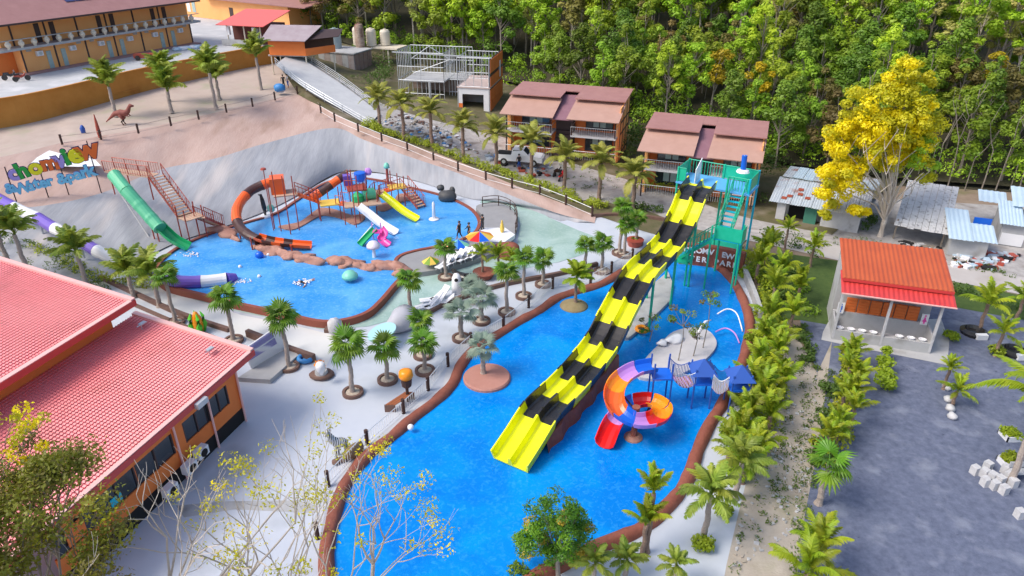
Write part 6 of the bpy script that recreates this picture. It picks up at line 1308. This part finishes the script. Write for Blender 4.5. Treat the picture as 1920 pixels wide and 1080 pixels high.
# undergrowth along the dark edge
cl = []
for i in range(620):
    t = tr_.random() * 13.99; j = int(t); q = R3h[j].lerp(R3h[j+1], t - j) + Vector((tr_.uniform(-1,1), tr_.uniform(-.8,7), 0)); a, b = proj(*q)
    if a > 560: cl.append((q.x, q.y, q.z + tr_.uniform(.2, 3.4), tr_.uniform(.5, 1.2)))
stuff(tag(link('undergrowth', leaf_cloud('undergrowth', cl, 60, .16, [GR[0], GR[1], GR[2]], lambda i: i % 3)), 'undergrowth and saplings along the forest edge behind the villas', 'undergrowth'))

# --- the big yellow tree
gp = G(1650, 444); gt = thing('golden_tree', 'large yellow leaved tree with many upright pale limbs beside the rusty shed', 'tree', tuple(gp)); rr = random.Random(9); m_ = MB()
m_.tube([gp, gp + Vector((0,0,1.2)), gp + Vector((.05,0,1.9))], [.28,.22,.2], 8); HT = ZA(115, gp.y)
cl = []; gm = []; rs = np.random.RandomState(8)
def crown_c(px, py, dy=0): return VPy(px, py, gp.y + dy)
def VPy(px, py, Y): d = ray(px, py); t = Y / d.y; return Vector((0,0,HC)) + d * t
for i in range(26):
    a = i * 2.399; tgt = VPy(1655 + 95 * math.cos(a) * rr.uniform(.3,1), 330 + 60 * rr.uniform(-1,.6), gp.y + 2.6 * math.sin(a)); s = gp + Vector((0,0,1.5)); mid_ = s.lerp(tgt, .45) + Vector((-(tgt.x - s.x) * .18, 0, .3)); end = tgt
    m_.tube([s, s.lerp(mid_, .5), mid_, end], [.10,.085,.065,.03], 5)
    for _ in range(2): e2 = end + Vector((rr.uniform(-1,1), rr.uniform(-1,1), rr.uniform(.8,2))); m_.bar(end, e2, .035, 4, .015)
m_.tube([gp + Vector((0,0,1.8)), VPy(1672,330,gp.y), VPy(1690,250,gp.y), VPy(1704,120,gp.y)], [.18,.15,.11,.04], 6)
m_.build('trunk', M['barkp'], gt)
def blobpx(cx_, cy_, rx, ry, n, mi, dz=2.6, r=(.45,.8)):
    for _ in range(n):
        u, v = rs.uniform(-1,1), rs.uniform(-1,1)
        if u*u + v*v > 1: continue
        q = VPy(cx_ + rx*u, cy_ + ry*v, gp.y + rs.uniform(-1,1) * dz * math.sqrt(max(.05, 1 - u*u - v*v))); cl.append((q.x, q.y, q.z, rs.uniform(*r))); gm.append(mi if rs.rand() < .8 else (1 - mi if mi < 2 else 1))
blobpx(1650,262,98,58,150,0); blobpx(1662,205,88,45,85,1); blobpx(1585,330,42,32,34,0); blobpx(1560,350,28,45,22,0); blobpx(1720,230,44,50,40,1); blobpx(1705,140,26,38,26,1,1.2,(.35,.6)); blobpx(1668,165,20,26,14,1,1.2,(.35,.6)); blobpx(1740,150,16,22,9,1,1,(.3,.5)); blobpx(1735,300,22,40,16,2,1.6); blobpx(1560,395,22,18,8,1,1,(.3,.5)); blobpx(1610,390,22,14,8,0,1,(.3,.5))
link('crown', leaf_cloud('crown', cl, 150, .125, [M['gold'], M['goldg'], GR[2]], lambda i: gm[i], rs=rs, up=.4, aspect=.6, soft=.4), gt).matrix_parent_inverse = Matrix.Translation(gt.location).inverted()
# --- near trees at the bottom
def near_tree(label, base, top, spread, depth, mt_b, leafm, leaf_n, lsize, seed, r=.12, name='tree', trunkfrac=.35, fork=(2,3), cl_r=.35, frac=1.0, L0_=None, ratio=.74, wide=1.0):
    rr = random.Random(seed); t = thing(name, label, 'tree', tuple(base)); m_ = MB(); tips = []; d = (top - base); L = d.length * (1 - trunkfrac) / sum(ratio ** i_ for i_ in range(depth + 1)) * 1.12
    dd = d.normalized(); s = base.copy(); e = base + dd * d.length * trunkfrac
    m_.tube([s, s.lerp(e, .5) + Vector((rr.uniform(-.1,.1), rr.uniform(-.1,.1), 0)), e], [r, r*.85, r*.7], 7)
    for k in range(spread):
        a = 6.283 * k / spread + rr.uniform(-.4,.4); nd = (dd + Vector((math.cos(a), math.sin(a), 0)) * rr.uniform(.35,.8) * wide).normalized()
        tree_branches(m_, e, nd, L, r * .5, depth, rr, tips, .5, ratio, fork, None, 5)
    m_.build('branches', mt_b, t)
    if leafm:
        cl = [(p.x, p.y, p.z, cl_r * rr.uniform(.6, 1.3)) for p in tips if rr.random() < frac]
        if cl: link('leaves', leaf_cloud('leaves', cl, leaf_n, lsize, leafm, (lambda i: i % len(leafm)) if isinstance(leafm, list) else None, up=.2), t).matrix_parent_inverse = Matrix.Translation(t.location).inverted()
    return t
b_ = G(500, 1420); near_tree('nearly bare pale tree with sparse yellow green leaves over the bottom of the plaza', b_, VPy(490, 860, b_.y + 1.5), 6, 4, M['barkp'], [M['thin'], M['goldg'], M['thin']], 40, .05, 31, .09, 'sparse_tree', .45, (2,2), .36, .45)
b_ = G(640, 1380); near_tree('second nearly bare tree with yellow leaf tufts left of the slide pool bottom', b_, VPy(600, 910, b_.y + 1.2), 6, 4, M['barkp'], [M['thin'], M['goldg'], M['gold']], 44, .05, 34, .09, 'sparse_tree', .45, (2,2), .36, .5)
b_ = G(420, 1500); near_tree('bare branching tree in front of the hall windows', b_, VPy(315, 850, b_.y + 1.0), 5, 4, M['barkp'], None, 0, .05, 36, .12, 'bare_tree', .5, (2,2), .3, 0, wide=.8)
b_ = G(690, 1330); near_tree('bleached bare sapling over the left edge of the slide pool', b_, VPy(705, 905, b_.y + .6), 4, 4, M['barkp'], None, 0, .05, 39, .09, 'bare_tree', .68, (2,2), .3, 0, wide=.75)
b_ = G(60, 1560); near_tree('leafy tree with sunlit green and yellow leaves in the lower left corner', b_, VPy(75, 960, b_.y + 1.0), 8, 4, M['bark'], [M['sunleaf'], GR[5], M['sunleaf'], M['sunleaf']], 90, .06, 44, .16, 'leafy_tree', .5, (2,3), .5, 1.0)
b_ = G(-60, 1300); near_tree('golden leaved tree at the left edge over the tiled roof', b_, VPy(-20, 820, b_.y + 1.0), 5, 3, M['bark'], [M['goldg'], M['thin'], M['gold'], GR[5]], 50, .07, 47, .12, 'golden_tree', .65, (2,3), .3, .95)
b_ = G(1048, 1095); t = thing('mango_tree', 'round mango tree with yellow flush leaves at the bottom of the pool', 'tree', tuple(b_)); m_ = MB(); cl = []; gm = []; rs = np.random.RandomState(77)
m_.tube([b_, VPy(1046, 1070, b_.y), VPy(1045, 1030, b_.y)], [.12,.1,.08], 7)
for (cx_, cy_, rx, ry, n) in ((1040,975,52,52,60),(1075,1000,40,45,30),(1000,1020,34,34,24),(1060,1040,40,22,20)):
    for _ in range(n):
        u, v = rs.uniform(-1,1), rs.uniform(-1,1)
        if u*u + v*v > 1: continue
        c = VPy(cx_ + rx*u, cy_ + ry*v, b_.y + rs.uniform(-1,1) * 1.2 * math.sqrt(max(.05, 1-u*u-v*v))); cl.append((c.x, c.y, c.z, rs.uniform(.22,.42))); gm.append(3 if rs.rand() < .16 else int(rs.randint(0,3)))
        if _ % 3 == 0: m_.bar(VPy(1045,1040,b_.y), c, .03, 4, .01, cap=False)
m_.build('branches', M['bark'], t); link('leaves', leaf_cloud('leaves', cl, 120, .075, [M['mango'], M['mango'], mat('mango_deep', (.05,.18,.012), .45, (.11,.26,.02), 1, .35, transl=.3), M['mangoy']], lambda i: gm[i], rs=rs, up=.5, aspect=.38), t).matrix_parent_inverse = Matrix.Translation(t.location).inverted()
hedge('low green plants at the bottom edge left of the mango tree', [(960,1075),(990,1085),(1030,1085)], .7, .4, M['fan'], dens=60)

# slender young trees on the pale island
for px, py, top, l in ((1272,676,588,'slender young tree on the pale island, tallest, left of the bird sculpture'),(1300,668,610,'slender young tree in the middle of the pale island'),(1318,652,548,'slender leaning young tree at the back of the pale island'),(1218,640,600,'slender young tree beside the yellow swim ring')):
    b_ = G(px, py, .25); zt = ZA(top, b_.y); t = thing('young_tree', l, 'tree', tuple(b_)); MB().tube([b_, b_.lerp(Vector((b_.x,b_.y,zt)), .5) + Vector((.1,0,0)), Vector((b_.x,b_.y,zt))], [.04,.03,.015], 5).build('trunk', M['bark'], t)
    cl = [(b_.x + nr.uniform(-.7,.7), b_.y + nr.uniform(-.5,.5), zt + nr.uniform(-.8,.3), nr.uniform(.2,.34)) for _ in range(6)]
    m_ = MB()
    for c in cl: m_.bar((b_.x,b_.y,zt-.9), (c[0],c[1],c[2]), .014, 3, cap=False)
    m_.build('twigs', M['bark'], t); link('leaves', leaf_cloud('leaves', cl, 60, .075, [M['fan'], GR[5], GR[1]], lambda i: i % 3), t).matrix_parent_inverse = Matrix.Translation(t.location).inverted()

for px, py, l in ((1402,520,'lime shrub below the name wall'),(1440,590,'lime shrub at the lawn corner'),(1412,640,'lime shrub beside the water arches'),(1392,760,'lime shrub level with the spiral slide'),(1370,815,'lime shrub in the lower palm group'),(1440,745,'lime shrub on the path edge'),(1462,560,'green shrub on the lawn near the palms'),(1560,740,'shrub between path and gravel, upper'),(1548,800,'shrub between path and gravel, middle'),(1530,860,'shrub between path and gravel, lower'),(1478,520,'shrub on the upper lawn')):
    p = G(px, py); tag(link('bush', leaf_cloud('bush', [(p.x + nr.uniform(-.6,.6), p.y + nr.uniform(-.5,.5), .25 + nr.uniform(0,.45), .32) for _ in range(9)], 110, .085, M['lime'] if 'lime' in l else M['hedge'])), l, 'bush')

hedge('bright lime shrub at the foot of the ramp above the road', [(692,236,3.5),(705,240,3.3),(718,246,3.0)], 1.3, .7, M['hedgey'], dens=160, size=.10)
hedge('green bushes under the tank stand', [(700,165,4.0),(715,150,4.4),(722,135,4.6),(712,120,4.8)], 2.4, 2.2, M['hedge'], dens=90, size=.14)
hedge('dark bushes between the left villa and the right villa', [(1175,300,1.4),(1185,275,1.8),(1192,255,2.0)], 2.0, 2.4, M['hedge'], dens=90, size=.14)
hedge('dark bushes right of the right villa', [(1445,330,.9),(1450,310,1.1),(1450,290,1.3)], 2.2, 2.2, M['hedge'], dens=90, size=.14)
hedge('green bushes beside the yellow tree trunk', [(1622,430),(1630,420),(1640,415)], 1.0, 1.0, M['hedge'], dens=60, size=.12)

hedge('leafy green ground planting filling the palm row right of the pool', [(1418,490),(1440,540),(1452,590),(1448,650),(1446,700),(1436,750),(1418,800),(1400,850),(1385,890)], 1.5, .9, M['lush'], dens=110, size=.13)
hedge('yellow green foliage along the outer side of the pool palm row', [(1400,480),(1422,530),(1430,600),(1425,660),(1415,710),(1400,760),(1378,815)], .9, .8, M['lime'], dens=40, size=.12)
hedge('leafy planting filling the line between dirt path and gravel', [(1585,660),(1592,700),(1590,740),(1580,780),(1560,830),(1548,870)], 1.0, .8, M['lush'], dens=110, size=.12)

# ================================================================== VEHICLES, PEOPLE, LOOSE THINGS
def car_pickup(p, rz, label):
    t = thing('pickup_truck', label, 'pickup truck', tuple(p), rz)
    prof = [(-2.5,.45),(-2.5,1.05),(-.75,1.08),(-.7,1.62),(.45,1.66),(1.05,1.12),(2.3,.98),(2.5,.8),(2.5,.42)]
    m_ = MB(); n = len(prof); vs = [(x,-.85,z) for x, z in prof] + [(x,.85,z) for x, z in prof]; 
    vs = [(x, y * (.86 if z > 1.3 else 1), z) for x, y, z in vs]
    m_.add(vs, [tuple(range(n)), tuple(range(2*n-1,n-1,-1))] + [(i, i+n, (i+1)%n+n, (i+1)%n) for i in range(n)]); lp(m_, 'body', M['wht'], t)
    bx('cargo_bed', (-2.4,-.72,1.081), (-.85,.72,1.10), M['dark'], t)
    for s in (-1,1): q4('side_window', [(-.6,s*.80,1.15),(.85,s*.80,1.15),(.38,s*.745,1.6),(-.6,s*.745,1.6)], .03, M['glass'], t)
    q4('windscreen', [(1.0,-.7,1.18),(1.0,.7,1.18),(.5,.66,1.64),(.5,-.66,1.64)], .03, M['glass'], t); bx('rear_window', (-.76,-.6,1.2), (-.72,.6,1.55), M['glass'], t)
    for x in (-1.55,1.6):
        for s in (-1,1):
            w_ = lp(MB().lathe((0,0,0), [(.36,-.1),(.36,.1),(0,.1)], 14), 'wheel', M['blk'], t); w_.location = (x, s*.8, .36); w_.rotation_euler = (R(90),0,0)
            r_ = MB().lathe((0,0,0), [(.2,.11),(.2,.12),(0,.12)], 10); r_ = lp(r_, 'rim', M['galv'], w_)
    for s in (-.6,.6): bx('headlight', (2.48,s-.15,.72), (2.53,s+.15,.88), M['pglass'], t)
    bx('bumper', (2.5,-.8,.4), (2.58,.8,.58), M['galv'], t); return t
car_pickup(G(975,306,1.35), -.22, 'white pickup truck parked on the rubble road behind the date palms')
p = G(1002, 296, 1.3)
def motorbike(p, rz, label, c):
    t = thing('motorcycle', label, 'motorcycle', tuple(p), rz)
    for x in (-.6,.6): w_ = lp(MB().lathe((0,0,0), [(.2,-.04),(.3,-.05),(.3,.05),(.2,.04)], 12), 'wheel', M['blk'], t); w_.location = (x,0,.3); w_.rotation_euler = (R(90),0,0)
    lp(MB().tube([(-.7,0,.6),(-.3,0,.62),(0,0,.5),(.3,0,.6),(.5,0,.85)], [.08,.14,.16,.12,.06], 8), 'body', c, t); lp(MB().tube([(-.65,0,.75),(-.1,0,.74)], [.09,.12], 8), 'seat', M['blk'], t)
    lp(MB().bar((.6,0,.3),(.45,0,1.0),.03,5).bar((.42,-.3,1.02),(.42,.3,1.02),.02,5), 'handlebar', M['galv'], t)
motorbike(G(1046,330,.8), .9, 'dark motorcycle standing on the road in front of the palms', M['blk']); motorbike(G(1052,338,.75), 1.2, 'red motorcycle next to the dark one', M['red'])
motorbike(G(22,150,PZ), .4, 'motorcycle parked at the left end of the hotel', M['blk']); motorbike(G(42,152,PZ), .8, 'second motorcycle at the hotel corner, nearer the wall', M['rust']); motorbike(G(8,138,PZ), 1.5, 'motorcycle at the left edge beside the hotel end wall', M['blk'])
def person(p, rz, label, shirt, legs, pose='stand', hgt=1.65, name='person', cat='person'):
    t = thing(name, label, cat, tuple(p), rz, None, hgt / 1.7)
    V = {'pel':(0,0,.92),'ch':(0,0,1.28),'nk':(0,0,1.45),'hd':(0,.02,1.60),'ls':(-.19,0,1.40),'le':(-.27,.03,1.12),'lh':(-.25,.16,.90),'rs':(.19,0,1.40),'re':(.27,.03,1.12),'rh':(.25,.14,.88),'lk':(-.11,.04,.50),'lf':(-.12,0,.07),'lt':(-.13,.16,.04),'rk':(.11,.0,.50),'rf':(.12,-.05,.07),'rt':(.13,.11,.04)}
    if pose == 'walk': V.update({'lk':(-.10,.16,.52),'lf':(-.11,.22,.07),'lt':(-.11,.38,.05),'rf':(.11,-.28,.12),'rt':(.11,-.14,.05),'re':(.26,.14,1.14),'rh':(.24,.34,1.05)})
    if pose == 'swim': V = {'pel':(0,-.75,.0),'ch':(0,-.3,.06),'nk':(0,-.1,.10),'hd':(0,.07,.20),'ls':(-.2,-.15,.08),'le':(-.45,.05,.08),'lh':(-.6,.32,.05),'rs':(.2,-.15,.08),'re':(.45,.05,.08),'rh':(.6,.3,.05),'lk':(-.12,-1.15,-.05),'lf':(-.13,-1.5,-.1),'lt':(-.13,-1.65,-.12),'rk':(.14,-1.15,-.02),'rf':(.16,-1.5,-.06),'rt':(.16,-1.65,-.1)}
    K = list(V); E_ = [('pel','ch'),('ch','nk'),('nk','hd'),('ch','ls'),('ls','le'),('le','lh'),('ch','rs'),('rs','re'),('re','rh'),('pel','lk'),('lk','lf'),('lf','lt'),('pel','rk'),('rk','rf'),('rf','rt')]
    RD_ = {'pel':.15,'ch':.16,'nk':.06,'hd':.11,'ls':.075,'le':.05,'lh':.04,'rs':.075,'re':.05,'rh':.04,'lk':.075,'lf':.05,'lt':.04,'rk':.075,'rf':.05,'rt':.04}
    me = bpy.data.meshes.new('body'); me.from_pydata([V[k] for k in K], [(K.index(a), K.index(b)) for a, b in E_], []); o = bpy.data.objects.new('tmp', me); COL.objects.link(o)
    md = o.modifiers.new('s', 'SKIN'); o.modifiers.new('b', 'SUBSURF').levels = 1
    for i, k in enumerate(K): o.data.skin_vertices[0].data[i].radius = (RD_[k], RD_[k] * .85)
    o.data.skin_vertices[0].data[0].use_root = True
    dg = bpy.context.evaluated_depsgraph_get(); m2 = bpy.data.meshes.new_from_object(o.evaluated_get(dg)); bpy.data.objects.remove(o); m2.name = 'body'
    m2.materials.clear()
    for mm in (M['skin'], shirt, legs): m2.materials.append(mm)
    for f_ in m2.polygons:
        c = f_.center; f_.use_smooth = True
        if pose == 'swim': f_.material_index = 1 if (-.8 < c.y < -.15 and abs(c.x) < .25) else 0
        else: f_.material_index = 1 if (.92 < c.z < 1.43 and abs(c.x) < .26) else (2 if .3 < c.z <= .92 and abs(c.x) < .22 else 0)
    local(t, link('body', m2)); hd = Vector(V['hd']); local(t, link('hair', MB().blob(tuple(hd + Vector((0,-.02,.05))), (.24,.26,.2), 2, 10, .04).mesh('hair', M['blk'], True)))
    return t
person(G(973,318,1.1), .5, 'person in dark clothes standing beside the pickup truck', M['blk'], M['navy']); person(G(541,165,5.6), 2.2, 'person in a grey shirt standing at the foot of the ramp', M['conc'], M['navy']); person(G(533,166,5.6), .4, 'person in dark clothes next to the one in grey by the ramp', M['blk'], M['blk'])
person(G(862,449,.45), 1.0, 'person in black standing on the play pool rim, left of two', M['blk'], M['blk'], 'walk'); person(G(880,452,.45), 2.0, 'person in black walking on the deck, right of two', M['blk'], M['blk'], 'walk')
person(G(567,533,.36), 2.4, 'swimmer splashing in the near half of the play pool', M['wht'], M['blu'], 'swim')
person(G(905,436,.45), 1.0, 'person in black standing beside the white stage', M['blk'], M['blk'])
sp2 = MB(); rs = np.random.RandomState(5)
for _ in range(26): q = G(567,530,.40) + Vector((rs.uniform(-.6,.6), rs.uniform(-.5,.5), rs.uniform(0,.15))); sp2.blob(tuple(q), (.16,.16,.08), 1, 6, 0)
stuff(tag(sp2.build('water_splash', M['wht'], smooth=True), 'white splash around the swimmer', 'splash'))
sp2 = MB()
for c in ((448,528),(362,477)):
    for _ in range(40): q = G(c[0],c[1],.39) + Vector((rs.normal()*.4, rs.normal()*.25, rs.uniform(0,.04))); sp2.blob(tuple(q), (.2,.1,.04), 1, 6, 0, rz=rs.uniform(0,3))
stuff(tag(sp2.build('water_splash', M['wht'], smooth=True), 'foam where the tube slides enter the play pool', 'splash'))
# statue on white plate with a green figure
t = thing('black_bird_statue', 'tall black bird statue on a white base beside a green shell, far pool edge', 'statue', tuple(G(498,408,.4))); p = G(498,406,.4)
MB().lathe(tuple(p), [(.5,0),(.45,.15),(0,.15)], 14).build('base', M['wht'], t); MB().tube([p + Vector((0,0,.1)), p + Vector((0,0,.9)), p + Vector((-.05,0,1.6)), p + Vector((-.1,-.05,2.1)), p + Vector((-.25,-.2,2.15))], [.08,.22,.18,.12,.04], 8).build('body', M['blk'], t, smooth=True)
MB().blob(tuple(p + Vector((.6,0,.8))), (.7,.3,.8), 3, 12, .05).build('shell', M['mint'], t, smooth=True)
# dinosaur on the terrace
p = G(233,234,5.1); t = thing('dinosaur_statue', 'reddish brown dinosaur statue with a long tail on the terrace', 'statue', tuple(p))
m_ = MB(); m_.tube([p + Vector(v) for v in ((-1.7,-.2,.35),(-1.2,-.1,.75),(-.7,0,1.15),(-.1,0,1.25),(.4,0,1.2),(.75,0,1.45),(.95,0,1.8),(1.1,0,2.0),(1.45,0,1.95))], [.04,.12,.24,.36,.34,.24,.17,.2,.08], 10)
for s in (-.2,.2): m_.tube([p + Vector((-.15,s,1.1)), p + Vector((.1,s,.65)), p + Vector((-.1,s,.35)), p + Vector((.05,s,.02))], [.22,.14,.09,.1], 7); m_.tube([p + Vector((.55,s,1.15)), p + Vector((.75,s,.9)), p + Vector((.85,s,.95))], [.07,.05,.03], 6)
m_.build('body', mat('dinosaur_brown', (.20,.05,.04), .7, (.28,.09,.07), 3, .4), t, smooth=True)
q = G(188,258,5.05); t = thing('terrace_post', 'tall grey brown totem post at the terrace fence beside the dinosaur', 'post', tuple(q)); MB().lathe(tuple(q), [(.16,0),(.2,.6),(.12,1.6),(.04,2.3),(0,2.3)], 8).build('shaft', M['rust'], t)
q = G(157,250,5.05); tag(MB().lathe(tuple(q), [(.2,0),(.24,.5),(.12,.8),(0,.85)], 10).build('blue_figure', M['navy'], smooth=True), 'small dark blue figure standing on the terrace', 'figure')
q = G(545,150,5.7); 
tag(MB().blob(tuple(G(524,165,5.9)), (1.5,1.0,1.1), 6, 10, .1).build('blue_barrel', M['tarp'], smooth=True), 'light blue covered heap at the foot of the ramp', 'heap')
# parasols, loungers, stage
def parasol(px, py, cols, r, h, label):
    p = G(px, py, .42); t = thing('parasol', label, 'parasol', tuple(p)); MB().bar(p, p + Vector((0,0,h+.15)), .03, 6).build('pole', M['galv'], t)
    n = 8; base = []
    for i in range(n):
        a0, a1 = 6.283*i/n, 6.283*(i+1)/n; c = p + Vector((0,0,h)); v = [c, c + Vector((r*math.cos(a0), r*math.sin(a0), -.45)), c + Vector((r*math.cos(a1), r*math.sin(a1), -.45))]
        MB().add(v, [(0,1,2)]).build('canopy_panel', cols[i % len(cols)], t)
parasol(900,470,[M['amber'], M['red'], M['blu'], M['ydeck']], 1.15, 1.7, 'rainbow parasol with yellow, red and blue panels on the deck'); parasol(860,474,[M['blu'], M['mint'], M['tarp']], .95, 1.2, 'blue and green parasol left of the rainbow one'); parasol(842,476,[M['org'], M['amber']], .5, 1.3, 'small half closed orange parasol'); parasol(808,500,[M['ydeck'], M['mango']], .7, .9, 'low yellow parasol over the loungers')
lm = MB(); lm.box((0,0,.3), (1.2,.55,.05)); 
def lounger(px, py, z, rz, label, grp=None):
    p = G(px, py, z); t = thing('lounger', label, 'lounger', tuple(p), rz, grp)
    lp(MB().tube([(-.75,0,.3),(.1,0,.28),(.45,0,.5),(.85,0,.85)], [.06]*4, 4).slab([(-.8,-.27,.33),(.25,-.27,.33),(.25,.27,.33),(-.8,.27,.33)], .05), 'seat', M['wht'], t)
    lp(MB().slab([(.25,-.27,.34),(.85,-.27,.85),(.85,.27,.85),(.25,.27,.34)], .05), 'backrest', M['wht'], t)
    for x in (-.65,.3):
        for s in (-.24,.24): lp(MB().bar((x,s,0),(x,s,.3),.03,4), 'leg', M['wht'], t)
for i, (px, py) in enumerate([(832,502),(845,497),(856,492),(868,489),(878,486),(888,482)]): lounger(px, py, .42, 1.0 + .15 * math.sin(i*3), 'white lounger on the deck edge, ' + ['leftmost of the row','second from left','third from left','fourth from left','fifth from left','rightmost of the row'][i], 'white loungers on the deck edge')
for i, (px, py) in enumerate([(800,580),(815,577),(830,572),(808,568),(825,562)]): lounger(px, py, 0, .4 + .5 * math.sin(i*2), 'white lounger beside the wading water, ' + ['nearest the shark mouth','second from the shark mouth','nearest the silvery palms','behind at the left','behind at the right'][i], 'white loungers by the wading water')
p = G(928,447,.42); t = thing('white_stage', 'white hexagonal platform with a small yellow parasol on the deck', 'platform', tuple(p)); MB().lathe(tuple(p), [(1.7,0),(1.7,.35),(0,.35)], 6).build('platform', M['wht'], t); MB().lathe(tuple(p + Vector((.6,.5,.35))), [(.12,0),(.2,.3),(.04,1.1),(0,1.1)], 8).build('folded_parasol', M['ydeck'], t)
tag(MB().blob(tuple(G(952,470,.5)), (2.2,1.7,1.5), 4, 14, .18).build('brown_boulder', M['brown'], smooth=True), 'big red brown boulder right of the white platform', 'boulder')
q = G(872,527,.5); t = thing('dark_whale_statue', 'black dolphin like sculpture lying by the deck edge', 'statue', tuple(q)); MB().tube([G(848,505,1.1), G(856,514,.9), G(868,522,.7), G(882,527,.7), G(896,528,.4)], [.1,.28,.45,.5,.15], 10).build('body', M['blk'], t, smooth=True); MB().slab([G(870,512,1.5), G(890,512,1.5), G(885,524,.7), G(870,522,.7)], .1).build('fin', M['blk'], t)
q = G(857,548,0); t = thing('white_ghost_statue', 'white hooded figure statue with a dark face beside the silvery palms', 'statue', tuple(q)); MB().lathe(tuple(q), [(.4,0),(.38,.6),(.34,1.2),(.2,1.5),(0,1.55)], 12).build('body', M['wht'], t, smooth=True); MB().blob(tuple(q + Vector((0,-.3,1.15))), (.3,.16,.3), 1, 10, 0).build('face', M['dark'], t, smooth=True)
q = G(1188,462,0); tag(MB().lathe(tuple(G(1190,460)), [(.55,0),(.75,.55),(.6,.55),(0,.5)], 12).build('red_planter', M['rust']), 'red brown planter beside the striped slide under the palm', 'planter')
q = G(905,520,0); tag(MB().lathe(tuple(G(908,520)), [(.6,0),(.9,.5),(.7,.5),(0,.45)], 12).build('brown_planter', M['brown']), 'brown planter with palms behind the lounger deck', 'planter')
q = G(890,572); 
t = thing('white_tarp_pile', 'white and blue tarpaulin heap on the hotel yard', 'tarpaulin', tuple(G(345,94,PZ)))
for i in range(5): MB().blob(tuple(G(332+9*i,92-i,PZ+.15)), (1.5,1.0,.6), i, 10, .3).build('sheet_fold', M['white'] if i % 2 else M['tinb'], t, smooth=True)
t = thing('hand_cart', 'dark red barrow cart parked before the hotel doors', 'cart', tuple(G(268,108,PZ))); MB().box(tuple(G(272,104,PZ+.5)), (2.6,.9,.5), .2).build('tray', M['rust'], t)
for px in (258, 285): q = G(px,109,PZ+.3); MB().bar(q + Vector((0,-.06,0)), q + Vector((0,.06,0)), .3, 12).build('wheel', M['blk'], t)
q = G(1478,460); 
for px, py, zt, l in ((1205,322,0,'') ,):
    pass
# lamp / speaker posts
for px, py, z, top, l in ((513,432,.4,318,'thin red lamp mast on the fortress left end'),):
    q = G(px, py, z); t = thing('lamp_mast', l, 'mast', tuple(q)); MB().bar(q, (q.x,q.y,ZA(top,q.y)), .04, 5).build('mast', M['rust'], t); MB().lathe((q.x,q.y,ZA(top,q.y)), [(.25,0),(.2,.12),(0,.14)], 10).build('lamp_head', M['rust'], t)
